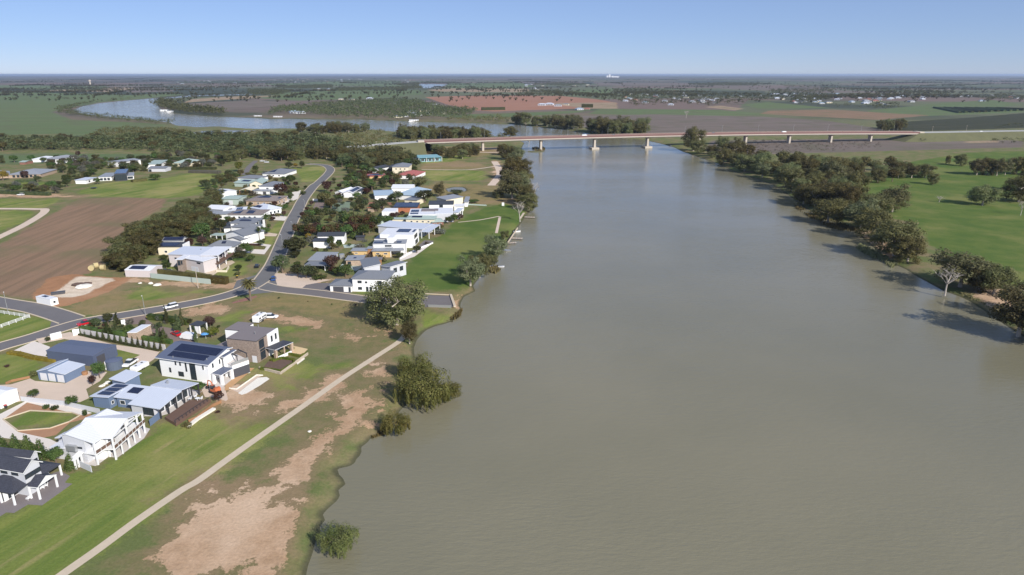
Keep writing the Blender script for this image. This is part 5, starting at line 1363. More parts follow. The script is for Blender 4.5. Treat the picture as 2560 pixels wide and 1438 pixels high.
# garden trees of the village
for k, x, y, h, w, lab in (
        ('round', 741, 640, 10.5, 14, "big round dark shrub tree at the street beside the black gabled house"), ('round', 707, 683, 9, 10.5, "round dark tree on the street corner opposite the parked car"), ('round', 745, 692, 6.5, 7.5, "dark hedge tree first behind the street corner tree"), ('round', 766, 696, 6.5, 7.5, "dark hedge tree midway along the gravel lot"), ('round', 786, 696, 6, 7.5, "dark hedge tree last along the gravel lot"), ('shrub green', 800, 698, 2.5, 6, "bright low shrub at the end of the gravel lot trees"),
        ('maroon', 831, 677, 8, 9, "reddish brown tree beside the grey skillion shed"), ('green', 865, 694, 6.5, 7.5, "leafy green tree in front of the grey hip house"), ('green', 842, 690, 4.5, 4.5, "small dark tree left of the leafy green one"), ('green', 829, 623, 7.5, 5, "egg shaped tree before the black gabled house"), ('green', 848, 622, 5, 4, "smaller tree right of the egg shaped tree"),
        ('gold', 771, 600, 4, 4.5, "yellow shrub tree beside the big round dark tree"), ('maroon', 703, 490, 10, 12, "dark maroon tree before the two storey grey house"), ('green', 728, 464, 10, 9, "green tree on the verge right of the maroon tree"), ('round', 755, 422, 8, 7, "dark green tree at the corner of the north lawn"), ('gold', 740, 420, 5, 6, "golden tree by the north lawn house"),
        ('round', 722, 424, 8, 9, "dark tree right behind the north lawn house"), ('bright', 598, 430, 10, 10.5, "yellow green round tree at the side lane"), ('maroon', 818, 482, 9.5, 11, "purple dark tree leaning over the street"), ('olive', 812, 508, 8.5, 11, "olive tree beside the parking place on the street"), ('olive', 828, 522, 8, 10, "olive tree nearest the tennis court"),
        ('maroon', 779, 516, 4.5, 4.5, "clipped maroon tree beside the white sign"), ('maroon', 769, 530, 4, 4, "clipped maroon tree at the parking place"), ('maroon', 757, 546, 4.5, 4.5, "clipped maroon tree above the autumn row"), ('maroon', 710, 542, 4, 4, "clipped maroon tree on the left verge"),
        ('conifer dark', 528, 567, 8, 6, "dark conifer before the long white house"), ('round', 552, 580, 8, 8, "dark tree between two white houses"), ('green', 572, 556, 4.5, 5.5, "green bush tree before the taupe roofed house"), ('green', 507, 600, 10, 11.5, "large leafy green tree behind the solar studio"), ('maroon', 507, 617, 6, 6, "purple leaved tree beside the hip house"), ('maroon', 475, 622, 6, 6, "purple leaved tree beside the solar studio"),
        ('round', 600, 650, 5, 9, "clipped dark round shrub before the modern house"), ('green', 628, 655, 4, 4.5, "small bright tree right of the clipped round shrub"), ('maroon', 645, 598, 5, 5.5, "maroon bush by the street palms"), ('green', 598, 680, 4, 4, "small tree on the corner house lawn"),
        ('olive', 1051, 476, 12, 13, "tall autumn olive tree beside the golden lawn"), ('round', 1062, 507, 9.5, 16, "dark wide tree behind the small cream house"), ('round', 993, 506, 9, 11, "dark tree before the blue gabled house"), ('round', 1140, 489, 5, 12, "dark grey green shrub beside the pond"), ('green', 1184, 508, 3, 9, "low shrub at the tall cream house"),
        ('round', 940, 530, 7, 9, "dark hedge tree left of the white box garage"), ('round', 958, 524, 7, 9, "dark hedge tree behind the white box garage"), ('maroon', 988, 546, 4, 9, "purple hedge tree before the black panel house"), ('green', 955, 562, 6, 7, "dark green tree at the sage hut"), ('green', 972, 562, 6, 7, "dark green tree right of the first at the sage hut"),
        ('green', 1122, 560, 5, 5.5, "round green tree before the black panel house's river end"), ('green', 1135, 557, 6, 5.5, "taller green tree at the black panel house's river end"), ('maroon', 1150, 550, 4, 6, "reddish bush at the corner of the river lawn"), ('round', 897, 452, 8, 9, "dark round tree in the gardens left of the yellow house"), ('gold', 908, 420, 7, 9, "golden leaved tree at the north gardens"),
        ('round', 1040, 422, 11, 12, "dark tree beside the cream hip house"), ('green', 1020, 420, 10, 11, "green tree behind the cream hip house"), ('gold', 8, 452, 9, 11, "golden leaved tree at the ranch house"), ('round', 95, 455, 6, 7, "dark round tree before the ranch house lawn"), ('maroon', 63, 446, 7, 8, "brown leaved tree before the ranch house verandah"), ('green', 244, 461, 6, 6, "small round tree beside the black cube house"),
        ('green', 390, 451, 6, 12, "leaning shrub tree on the big lawn"), ('maroon', 196, 394, 8, 6, "dark lone bush tree in the far left paddock"), ('green', 250, 946, 5.8, 4.4, "leafy tree between triple garage and water tank"), ('maroon', 231.5, 964, 3.4, 2.8, "round maroon bush beside the blue roofed house"), ('green', 86, 995, 2.6, 3.6, "small tree on the gravel yard near the white shed"),
        ('green', 181.5, 1017, 3.6, 3.6, "small tree beside the grey fence of the curved lawn"), ('green', 502, 982, 3.6, 3.4, "small tree by the orange digger"), ('maroon', 549, 1005, 3.4, 3.2, "dark round bush at the end of the timber deck"),
        ('conifer', 6, 1133, 5.5, 4.2, "conifer at the left picture edge behind the tiled house"), ('conifer', 39, 1124, 4.2, 3.2, "second conifer from the left behind the tiled house"), ('conifer', 70, 1128, 4.4, 3.4, "third conifer from the left behind the tiled house"), ('conifer', 105, 1151, 5.6, 4.0, "yellow green conifer beside the white gabled house"), ('green', 141, 1158, 4.4, 4.0, "dark round tree under the white gabled house"), ('conifer', 178, 1174, 4.2, 3.2, "golden conifer at the foot of the white steps"),
        ('conifer', 270, 840, 5.2, 4.0, "light green conifer behind the sapling wall"), ('cypress', 292, 836, 6.4, 1.6, "dark cypress right of the light conifer"), ('round', 271, 812, 5, 4.4, "dark tree behind the light conifer at the road"), ('round', 240, 820, 4.2, 4.4, "dark tree beside the first red ute"), ('cypress', 293, 812, 4.6, 2.2, "short dark cypress at the road edge"),
        ('cypress', 418, 810, 7.0, 1.7, "tall cypress in the road hedge"), ('cypress', 456, 815, 6.6, 1.7, "tall cypress right of the first in the road hedge"), ('cypress', 491, 858, 6.0, 1.5, "lone cypress before the white van"), ('cypress', 447, 830, 6.5, 3.0, "thick cypress behind the second red ute"), ('conifer', 412, 856, 5.0, 3.6, "light conifer beside the second red ute"), ('cypress', 395, 850, 4.6, 1.5, "cypress left of the light conifer at the paved drive"), ('cypress', 404, 852, 4.2, 1.5, "short cypress touching the light conifer at the paved drive"),
        ('maroon', 526, 820, 4.6, 5.0, "dark plum tree behind the brick house"), ('bright', 530, 845, 4.4, 5.5, "yellow green tree before the plum tree"), ('green', 322, 836, 3.4, 5, "wide shrub tree behind the rendered garage"), ('shrub dark', 118, 853, 1.9, 1.9, "clipped round bush beside the white wall sign"), ('shrub green', 115, 1022, 1.4, 1.8, "first shrub above the curved lawn"), ('shrub green', 137, 1024, 1.4, 2.0, "second shrub above the curved lawn"),
        ('shrub green', 212, 1040, 2, 1.4, "upright shrub at the right tip of the curved lawn"), ('shrub olive', 83, 940, 1.8, 2.6, "olive shrub at the triple garage corner"), ('shrub olive', 465, 1068, 1.4, 2.6, "olive shrub at the deck's lower corner"), ('shrub maroon', 17, 918, .8, 1.6, "purple shrub in the white pebble ring"), ('shrub maroon', 543, 1032, .6, 1.4, "purple shrub in a stone ring on the lawn"),
        ('olive', 595, 690, 2.2, 3.2, "olive bush in the corner house lawn")):
    tree(k, x, y, h, w, lab)
SPOTS = [(140, 486), (222, 496), (325, 518), (415, 546), (505, 570), (600, 585), (695, 600), (785, 620), (880, 632), (975, 655), (1065, 672), (1150, 690), (1240, 706), (1330, 722), (1425, 740)]
ORD = "first second third fourth fifth sixth seventh eighth ninth tenth eleventh twelfth thirteenth fourteenth fifteenth".split()
for i, (x, y) in enumerate(SPOTS):
    tree('conifer dark', x, y, 2.9 + .4 * random.random(), 1.35, "slim sapling against the garden wall, %s from its white panel" % ORD[i], "saplings along the garden wall", view='t')
for i in range(6):
    tree('cypress', 843 + i * 10.5, 556 - i * 1.2, 5.8, 1.5, "pencil cypress below the tennis court, %s from the left" % ORD[i], "pencil cypresses below the tennis court")
for i, (x, y) in enumerate(((884, 528), (897, 520), (906, 532), (902, 512), (915, 522))):
    tree('round', x, y, 7.5, 5.0, "dark tree along the tennis court's right side, %s from the front" % ORD[(2, 1, 3, 0, 4)[i]], "dark trees beside the tennis court")
for i in range(13):
    k = ['autumn', 'green', 'autumn', 'maroon', 'green', 'autumn', 'olive', 'autumn', 'green', 'maroon', 'autumn', 'green', 'autumn'][i]
    tree(k, 748 + i * 14.6, 588 + (i % 3) * 3 - i * .3, 7.5, 9.0, "%s tree in the red and green row, %s from the street" % ({'autumn': 'red leaved', 'green': 'green', 'maroon': 'dark red', 'olive': 'olive'}[k], ORD[i]), "autumn trees in the row across the street")
for i in range(6):
    k = ['green', 'autumn', 'olive', 'autumn', 'autumn', 'green'][i]
    tree(k, 872 + i * 13.5, 566 + (i % 2) * 6, 8.5, 9.0, "%s tree behind the autumn row, %s from its left end" % ({'autumn': 'red leaved', 'green': 'green', 'olive': 'olive'}[k], ORD[i]), "autumn trees in the back row")
# --- groves whose trees stand close together
grove([(272, 668), (292, 642), (338, 596), (420, 552), (488, 522), (530, 505), (552, 498), (528, 552), (505, 590), (440, 600), (400, 612), (382, 640), (350, 672), (320, 690)], 6.2, ['pine'], (7.5, 10.5), (1.0, 1.2), {'pine': "# dark pine crowded in the belt between brown field and houses"}, "pines of the dark belt", 1)
grove([(400, 648), (470, 642), (470, 664), (410, 676)], 4.5, ['green'], (2.5, 3.5), (1.4, 1.8), {'green': "# green hedge bush on the lawn between solar shed and modern house"}, "bushes of the corner lawn", 2, cap=6)
BELT = [(1690, 382), (1762, 400), (1840, 434), (1924, 462), (1975, 490), (2014, 523), (2074, 556), (2132, 574), (2178, 612), (2215, 648), (2245, 640), (2190, 590), (2160, 545), (2120, 510), (2100, 480), (2120, 462), (2240, 462), (2285, 448), (2270, 430), (2160, 428), (2040, 420), (1920, 408), (1840, 396), (1770, 384)]
grove(BELT, 11.5, ['gum', 'gum', 'gum', 'olive'], (8, 19), (.85, 1.15), {'gum': "# gum in the dense belt along the far bank", 'olive': "# olive bush tree in the dense belt along the far bank"}, "gums of the far bank belt", 3, cap=120)
grove([(560, 406), (640, 396), (700, 405), (780, 398), (850, 404), (900, 410), (960, 412), (1020, 414), (1040, 405), (990, 398), (900, 396), (820, 392), (760, 388), (640, 386), (560, 392)], 9.5, ['gum', 'pine', 'round'], (10, 14), (.9, 1.1), {'gum': "# gum in the wood's front edge behind the village", 'pine': "# dark pine in the wood's front edge behind the village", 'round': "# round dark tree in the wood's front edge behind the village"}, "trees of the wood's front edge", 4, cap=80)
grove([(872, 505), (862, 470), (850, 440), (870, 425), (930, 432), (985, 440), (985, 470), (950, 490), (915, 500)], 7.5, ['green', 'round', 'olive', 'palm', 'maroon'], (5, 8), (.9, 1.2), {'green': "# green tree in the gardens left of the red roof", 'round': "# dark tree in the gardens left of the red roof", 'olive': "# olive tree in the gardens left of the red roof", 'palm': "# palm in the gardens left of the red roof", 'maroon': "# purple tree in the gardens left of the red roof"}, "trees of the northern gardens", 5, cap=40)
grove([(560, 470), (520, 480), (500, 470), (560, 440), (600, 435), (640, 430), (660, 425), (640, 440), (590, 450)], 7.5, ['green', 'round', 'olive', 'pine'], (4, 7), (1.0, 1.3), {'green': "# green tree between the big lawn and the northern houses", 'round': "# dark tree between the big lawn and the northern houses", 'olive': "# olive tree between the big lawn and the northern houses", 'pine': "# pine between the big lawn and the northern houses"}, "trees behind the northern houses", 6, cap=30)
grove([(-20, 472), (40, 482), (130, 488), (176, 470), (225, 446), (250, 424), (300, 420), (330, 430), (300, 408), (200, 408), (120, 412), (130, 430), (180, 440), (150, 465), (100, 475), (40, 470)], 8.0, ['green', 'round', 'pine', 'grey'], (4.5, 7.5), (1.1, 1.5), {'green': "# green tree in the scrub around the ranch house", 'round': "# dark tree in the scrub around the ranch house", 'pine': "# pine in the scrub around the ranch house", 'grey': "# grey leaved tree in the scrub around the ranch house"}, "scrub trees around the ranch house", 7, cap=70)
grove([(330, 432), (400, 424), (470, 425), (560, 420), (560, 412), (480, 405), (380, 402), (330, 410)], 9, ['round', 'pine', 'green', 'grey'], (5, 8), (1.0, 1.4), {'green': "# green tree around the grey cottage", 'round': "# dark tree around the grey cottage", 'pine': "# pine around the grey cottage", 'grey': "# grey leaved tree around the grey cottage"}, "trees around the grey cottage", 8, cap=40)
grove([(690, 500), (720, 470), (760, 470), (790, 476), (750, 505), (710, 540), (680, 560), (670, 540)], 7, ['shrub green', 'shrub olive', 'shrub dark', 'green'], (1.5, 3.5), (1.1, 1.5), {'shrub green': "# green shrub on the left verge gardens", 'shrub olive': "# olive shrub on the left verge gardens", 'shrub dark': "# dark shrub on the left verge gardens", 'green': "# leafy bush tree on the left verge gardens"}, "shrubs of the left verge gardens", 9, cap=40)
grove([(760, 560), (800, 560), (870, 560), (870, 545), (830, 530), (790, 530), (765, 545)], 5.5, ['shrub green', 'olive', 'shrub dark'], (2.5, 5), (1.1, 1.4), {'shrub green': "# green shrub between parking place and autumn row", 'olive': "# olive tree between parking place and autumn row", 'shrub dark': "# dark shrub between parking place and autumn row"}, "shrubs above the autumn row", 10, cap=30)
grove([(1080, 385), (1140, 378), (1200, 386), (1170, 398), (1110, 397)], 10, ['gum'], (9, 13), (.9, 1.1), {'gum': "# gum in the clump right of the teal house"}, "gums by the teal house", 11, cap=14)
grove([(0, 350), (60, 352), (150, 352), (300, 348), (400, 340), (520, 342), (640, 345), (760, 342), (820, 350), (900, 378), (860, 388), (740, 384), (600, 384), (500, 380), (400, 376), (300, 372), (100, 374), (0, 378)], 23, ['gum', 'pine', 'olive', 'round'], (8, 12), (1.0, 1.25), {'gum': "# gum standing out of the wide wood left of the bridge", 'pine': "# dark pine standing out of the wide wood left of the bridge", 'olive': "# olive tree standing out of the wide wood left of the bridge", 'round': "# dark round tree standing out of the wide wood left of the bridge"}, "trees of the wide wood", 12, cap=150)
grove([(1000, 340), (1060, 338), (1140, 343), (1225, 344), (1215, 350), (1120, 352), (1000, 348)], 11, ['gum'], (13, 18), (.75, .95), {'gum': "# gum on the bank behind the bridge's left end"}, "gums behind the bridge's left end", 13, cap=45)
grove([(1270, 315), (1300, 318), (1400, 325), (1450, 331), (1456, 326), (1440, 318), (1350, 313), (1280, 308)], 13, ['gum'], (14, 24), (.85, 1.1), {'gum': "# gum on the far bank beyond the bridge"}, "gums beyond the bridge", 14, cap=45)
grove([(1470, 334), (1540, 339), (1612, 339), (1605, 331), (1540, 328), (1475, 328)], 12, ['gum'], (15, 26), (.9, 1.1), {'gum': "# dark gum in the clump just beyond the bridge deck"}, "gum clump beyond the bridge deck", 15, cap=30)
grove([(745, 327), (860, 326), (930, 328), (900, 333), (800, 334), (750, 333)], 14, ['gum'], (10, 17), (.9, 1.1), {'gum': "# gum on the near bank of the river bend"}, "gums of the river bend", 16, cap=25)
grove([(2195, 322), (2265, 320), (2255, 327), (2200, 328)], 14, ['gum'], (12, 17), (.8, 1.0), {'gum': "# dark gum beside the dark field beyond the bridge"}, "gums beside the dark field", 17, cap=10)


GARD = ['shrub green', 'shrub dark', 'shrub olive', 'shrub grey', 'green', 'round', 'olive', 'maroon']
def gardens(poly, sp, where, seed, cap=60, hr=(1.6, 4.6)):
    grove(poly, sp, GARD, hr, (1.0, 1.5), {k: "# %s in the gardens %s" % ({'shrub green': 'green shrub', 'shrub dark': 'dark shrub', 'shrub olive': 'olive shrub', 'shrub grey': 'grey shrub', 'green': 'leafy green tree', 'round': 'round dark tree', 'olive': 'olive tree', 'maroon': 'plum leaved tree'}[k], where) for k in GARD}, "garden plants " + where, seed, cap=cap)


gardens([(520, 600), (540, 545), (560, 500), (600, 470), (650, 440), (700, 430), (745, 450), (735, 490), (700, 540), (680, 580), (655, 620), (620, 650), (560, 640)], 6.0, "left of the village street", 51, 90)
gardens([(745, 575), (800, 500), (835, 450), (880, 470), (1000, 500), (1130, 530), (1110, 580), (1020, 650), (960, 690), (870, 700), (780, 690), (720, 660)], 7.0, "between village street and river lawn", 52, 110)
gardens([(870, 420), (960, 405), (1040, 415), (1050, 460), (1040, 490), (960, 480), (880, 470)], 7.5, "around the red roofed house", 53, 50, (2.5, 7))
grove([(848, 402), (900, 404), (990, 408), (1000, 425), (960, 428), (900, 424), (855, 420)], 8.0, ['gum', 'pine', 'round'], (7, 12), (.9, 1.15), {'gum': "# gum north of the white cottage", 'pine': "# dark pine north of the white cottage", 'round': "# round dark tree north of the white cottage"}, "trees north of the white cottage", 57, cap=40)
grove([(0, 412), (60, 405), (150, 410), (240, 414), (320, 408), (400, 400), (470, 398), (560, 404), (560, 396), (440, 390), (330, 403), (150, 403), (0, 404)], 9, ['pine', 'round', 'green', 'grey'], (5, 9), (1.0, 1.3), {'pine': "# pine on the far side of the acreage houses", 'round': "# dark tree on the far side of the acreage houses", 'green': "# green tree on the far side of the acreage houses", 'grey': "# grey tree on the far side of the acreage houses"}, "trees behind the acreage houses", 58, cap=60)
gardens([(210, 815), (300, 800), (330, 812), (410, 825), (395, 850), (330, 845), (230, 828)], 3.4, "behind the sapling wall", 54, 34, (1.2, 3.2))
gardens([(380, 800), (470, 800), (560, 815), (550, 830), (470, 815), (400, 812)], 3.4, "beside the paved drive", 55, 24, (1.0, 2.4))
gardens([(640, 745), (700, 740), (920, 765), (900, 772), (760, 758), (660, 752)], 7, "along the ramp road verge", 56, 14, (.5, 1.1))


# --- hedges
def hedge(view, pts, wid, hgt, leaf, label, name="hedge"):
    line = [GV(view, p) for p in pts]
    V = []
    rng = np.random.default_rng(len(label))
    core = MB()
    for a, b in zip(line, line[1:]):
        d = b - a; L = d.length; d.normalize(); n = Vector((-d.y, d.x, 0))
        q = [a - n * wid * .4, b - n * wid * .4, b + n * wid * .4, a + n * wid * .4]
        core.hexa([(p.x, p.y, 0) for p in q], [(p.x, p.y, hgt * .88) for p in q], M(leaf))
        k = max(20, int(L * (wid + 2 * hgt) * 5))
        lob = [tuple(a + d * (L * (i + .5) / max(1, int(L / 1.2)))) for i in range(max(1, int(L / 1.2)))]
        lob = [(x, y, hgt * .52, .8, wid * .55, hgt * .5) if abs(d.x) > abs(d.y) else (x, y, hgt * .52, wid * .55, .8, hgt * .5) for x, y, z in lob]
        V.append(leaf_cloud(lob, k, .38, rng, shell=.75, out=.7))
    me = core.mesh(name)
    o = bpy.data.objects.new(name, me); COL.objects.link(o); tag(o, label, "hedge")
    f = bpy.data.objects.new("foliage", quad_mesh("foliage", np.concatenate(V), M(leaf))); f.parent = o; COL.objects.link(f)


hedge('u', [(620, 915), (900, 935), (1300, 985), (1840, 1040)], 1.5, 2.6, 'leaf olive', "long olive hedge on top of the green wall before the modern house")
hedge('u', [(1850, 1090), (2150, 1120)], 3.0, 3.4, 'leaf olive', "thick end of the hedge at the road junction")
hedge('f', [(830, 1195), (1080, 1205)], 1.8, 1.2, 'leaf maroon', "low reddish hedge before the hip house")
hedge('f', [(855, 1235), (1130, 1245)], 2.0, 1.7, 'leaf olive', "clipped olive hedge between the two driveways")
hedge('u', [(2260, 650), (2540, 640)], 1.2, 1.2, 'leaf green', "low green hedge under the clipped round shrub")
hedge('t', [(1230, 240), (1500, 270), (1860, 330)], 2.4, 2.2, 'leaf green', "garden hedge along the vacant block")
hedge('t', [(110, 500), (600, 600), (1400, 760)], .9, .7, 'leaf dark', "low dark hedge at the foot of the grey garden wall")
hedge('t', [(1010, 560), (1300, 590), (1600, 640)], 1.6, 1.6, 'leaf green', "green hedge on top of the garden wall by the paved drive")
hedge('t', [(150, 420), (480, 460), (850, 510)], 2.2, 1.7, 'leaf green', "dense hedge behind the grey garden wall beside the road")
hedge('s', [(1800, 860), (1900, 870), (2130, 900), (2340, 770), (2340, 720), (2150, 690), (1990, 740)], .8, .9, 'leaf bright', "clipped hedge ring round the dark garden bed")
hedge('s', [(2230, 470), (2330, 540), (2230, 620), (2440, 660), (2560, 610)], .8, .9, 'leaf bright', "clipped hedge round the sand bed")
hedge('s', [(1960, 730), (2060, 690), (2250, 570)], .8, .8, 'leaf bright', "clipped hedge before the white balustrade")
hedge('a', [(90, 415), (200, 430), (330, 465), (560, 500)], 2.0, 1.0, 'leaf gold', "golden shrub border above the small lawn of the triple garage")
hedge('z', [(0, 484), (60, 487), (125, 489)], 4, 2.6, 'leaf dark', "long dark hedge below the ranch house lawn")
hedge('z', [(38, 457), (90, 455)], 3, 2.4, 'leaf dark', "short dark hedge before the ranch house")
hedge('z', [(330, 456), (365, 452)], 5, 2.4, 'leaf olive', "hedge right of the black cube house")
hedge('z', [(424, 425), (480, 424), (540, 424)], 5, 2.6, 'leaf dark', "dark hedge below the sage hip house")
hedge('z', [(475, 432), (550, 434)], 6, 2.6, 'leaf grey', "grey shrub hedge at the top of the big lawn")
hedge('z', [(916, 430), (948, 430)], 2.5, 1.8, 'leaf dark', "clipped shrub row before the white cottage")
hedge('z', [(1204, 276), (1262, 275)], 9, 8, 'leaf dark', "dark windbreak at the edge of the red field")
hedge('z', [(1454, 269), (1482, 269)], 12, 10, 'leaf dark', "dark windbreak right of the farm sheds")


# --- woods that read as one mass: each one object, a tree in it a trunk and some leaf clumps
def wood(polys, spacing, hr, leaf, seed, nleaf=60, size=1.5, cap=2600, clear=False):
    rng = random.Random(seed); nr = np.random.default_rng(seed)
    pts = []
    for poly in polys: pts += scatter(poly, spacing, rng, cap=cap, clear=clear)
    if not pts: return
    Vs = []
    P = np.array(pts); n = len(P)
    H = nr.uniform(hr[0], hr[1], n)
    W = H * nr.uniform(.62, .92, n)
    base = leaf_cloud([(0, 0, .62, 1, 1, .36), (.4, .2, .5, .6, .6, .25), (-.4, .3, .55, .6, .6, .28), (.1, -.5, .52, .6, .6, .26)], nleaf, 1.0, nr, shell=.6)
    for var in range(6):
        base = leaf_cloud([(0, 0, .62, .75, .75, .34)] + [(nr.normal() * .45, nr.normal() * .45, .45 + .3 * nr.random(), .5, .5, .2) for _ in range(5)], nleaf, 1.0, nr, shell=.55)
        ctr = base.reshape(-1, 4, 3).mean(1, keepdims=True); off = base.reshape(-1, 4, 3) - ctr
        sel = np.arange(var, n, 6)
        if len(sel) == 0: continue
        a = nr.uniform(0, 6.28, len(sel)); ca, sa = np.cos(a), np.sin(a)
        C = np.repeat(ctr[None, :, 0, :], len(sel), 0)
        X = (C[..., 0] * ca[:, None] - C[..., 1] * sa[:, None]) * W[sel][:, None] + P[sel, 0][:, None]
        Y = (C[..., 0] * sa[:, None] + C[..., 1] * ca[:, None]) * W[sel][:, None] + P[sel, 1][:, None]
        Z = C[..., 2] * H[sel][:, None]
        cc = np.stack([X, Y, Z], -1)[:, :, None, :]
        Vs.append((cc + off[None] * size * (H[sel] / 9.0)[:, None, None, None]).reshape(-1, 3))
    o = bpy.data.objects.new("woodland", quad_mesh("woodland", np.concatenate(Vs), M(leaf))); COL.objects.link(o)
    tag(o, kind='stuff')


W_MAIN = [(-160, 348), (60, 352), (150, 352), (300, 348), (400, 340), (520, 342), (640, 345), (760, 342), (830, 352), (900, 378), (860, 392), (760, 390), (740, 384), (600, 388), (500, 384), (400, 380), (300, 374), (100, 376), (-160, 380)]
wood([W_MAIN], 8.0, (5, 10), 'leaf wood', 31, 80, 1.7, cap=5200)
wood([[(560, 388), (700, 388), (860, 384), (960, 378), (1010, 372), (1000, 392), (980, 400), (900, 398), (820, 394), (760, 392), (640, 390)]], 8.0, (8, 13), 'leaf wood', 49, 110, 1.6, clear=True)
wood([[(260, 328), (330, 322), (430, 326), (520, 338), (400, 340), (300, 345), (200, 348)], [(560, 335), (640, 334), (720, 336), (760, 342), (640, 345), (520, 342)]], 9.5, (4, 8), 'leaf gum', 32, 60, 1.5)
wood([[(840, 340), (960, 342), (1000, 352), (1060, 352), (1050, 357), (900, 366), (850, 360)]], 11, (5, 8), 'leaf olive', 33, 60, 1.5)
wood([[(900, 330), (1000, 336), (1000, 340), (900, 338)], [(1150, 352), (1230, 346), (1260, 344), (1250, 350), (1170, 356)]], 14, (5, 9), 'leaf olive', 34, 60, 1.4)
wood([[(672, 290), (690, 276), (760, 268), (880, 258), (1000, 252), (1050, 258), (1110, 276), (1165, 276), (1190, 282), (1160, 296), (1060, 300), (1000, 301), (850, 300), (780, 289), (700, 284)]], 16, (9, 17), 'leaf wood', 35, 60, 1.4)
wood([[(1100, 303), (1180, 305), (1270, 309), (1270, 299), (1160, 297)]], 13, (6, 13), 'leaf gum', 36, 60, 1.4)
wood([[(393, 262), (400, 273), (430, 283), (470, 287), (560, 291), (555, 283), (480, 277), (440, 268), (430, 258), (405, 256)]], 14, (12, 22), 'leaf wood', 37, 60, 1.4)
wood([[(140, 276), (160, 270), (205, 262), (300, 251), (420, 244), (415, 246.5), (300, 254), (215, 264), (182, 272), (178, 278), (200, 286), (300, 298), (380, 303), (430, 309), (435, 314), (400, 313), (300, 304), (190, 292), (150, 285)]], 13, (6, 12), 'leaf wood', 38, 50, 1.4)
wood([[(430, 244), (480, 238), (620, 234), (700, 232), (700, 236), (560, 239), (480, 244)], [(470, 242), (560, 240), (640, 239), (640, 240.5), (480, 245)]], 26, (7, 14), 'leaf wood', 39, 50, 1.4)
wood([[(620, 228), (690, 226), (730, 232), (690, 242), (630, 240)], [(690, 222), (740, 216), (830, 214), (830, 221), (760, 224)], [(825, 226), (900, 222), (980, 222), (1050, 217), (1058, 222), (1000, 227), (850, 231)], [(990, 212), (1045, 208), (1052, 216), (1000, 216)]], 22, (10, 18), 'leaf wood', 40, 40, 1.5)
wood([[(-60, 226), (100, 224), (230, 222), (280, 228), (200, 231), (60, 234), (-60, 236)], [(100, 216), (220, 213), (300, 215), (240, 219)]], 26, (6, 11), 'leaf wood', 41, 40, 1.5)
wood([[(1455, 247), (1530, 240), (1535, 226), (1600, 222), (1650, 228), (1760, 232), (1880, 236), (1950, 242), (1930, 252), (1840, 262), (1760, 268), (1700, 262), (1640, 266), (1590, 270), (1545, 256)]], 30, (9, 15), 'leaf wood', 42, 40, 1.5)
wood([[(1290, 240), (1340, 228), (1400, 228), (1412, 240)], [(1320, 212), (1400, 208), (1470, 212), (1420, 217)], [(1715, 212), (1800, 208), (1900, 210), (1890, 215), (1780, 216)], [(1970, 258), (2000, 240), (2080, 240), (2080, 248), (2010, 264)], [(2180, 275), (2200, 262), (2240, 262), (2250, 274)], [(2440, 245), (2520, 238), (2560, 244), (2560, 252), (2470, 252)], [(1930, 226), (2080, 226), (2080, 232), (1930, 234)]], 26, (9, 15), 'leaf wood', 43, 40, 1.5)
wood([[(1960, 214), (2100, 220), (2300, 232), (2440, 238), (2440, 240), (2290, 236), (2100, 226), (1960, 218)], [(650, 203), (800, 200), (1000, 203), (1000, 207), (820, 206), (650, 207)], [(1050, 206), (1140, 205), (1135, 210), (1050, 208.5)], [(1350, 194), (1500, 191), (1570, 194), (1480, 198)], [(400, 214), (520, 212), (640, 213), (640, 217), (480, 218)], [(440, 206), (560, 202), (640, 204), (640, 209), (460, 211)]], 42, (8, 14), 'leaf wood', 44, 30, 1.6)
wood([[(2020, 262), (2100, 262), (2180, 264), (2240, 270), (2180, 272), (2060, 268)], [(2100, 240), (2200, 242), (2280, 244), (2280, 248), (2150, 250)]], 34, (5, 9), 'leaf wood', 47, 40, 1.5)
def shelter_belts(n, seed):
    """Far off tree lines between the paddocks of the plain."""
    r = random.Random(seed); nr = np.random.default_rng(seed)
    Q = []
    for _ in range(n):
        y = 2600 * math.exp(r.random() * 1.9); x = r.uniform(-.85, .85) * y
        a = 0.25 + r.choice([0, 0, 1.57]) + r.uniform(-.12, .12); Ln = r.uniform(200, 900); wd = r.choice([8, 15, 40, 120])
        k = int(Ln / 16 * (1 + wd / 30))
        t = nr.uniform(-.5, .5, k) * Ln; s = nr.normal(size=k) * wd * .4
        Q.append(np.column_stack([x + math.cos(a) * t - math.sin(a) * s, y + math.sin(a) * t + math.cos(a) * s]))
    k = 1700
    y = 2200 * np.exp(nr.random(k) * 1.8); Q.append(np.column_stack([nr.uniform(-.85, .85, k) * y, y]))
    P = np.concatenate(Q); P = P[water_sdf(P) < -6]
    base = leaf_cloud([(0, 0, .55, .6, .6, .4)], 16, 1.0, nr, shell=.4)
    ctr = base.reshape(-1, 4, 3).mean(1, keepdims=True); off = base.reshape(-1, 4, 3) - ctr
    H = nr.uniform(5, 12, len(P))
    cc = ctr[None] * H[:, None, None, None]; cc = cc + np.column_stack([P, np.zeros(len(P))])[:, None, None, :]
    V = (cc + off[None] * (H * .42)[:, None, None, None]).reshape(-1, 3)
    o = bpy.data.objects.new("woodland", quad_mesh("woodland", V, M('leaf wood'))); COL.objects.link(o); tag(o, kind='stuff')


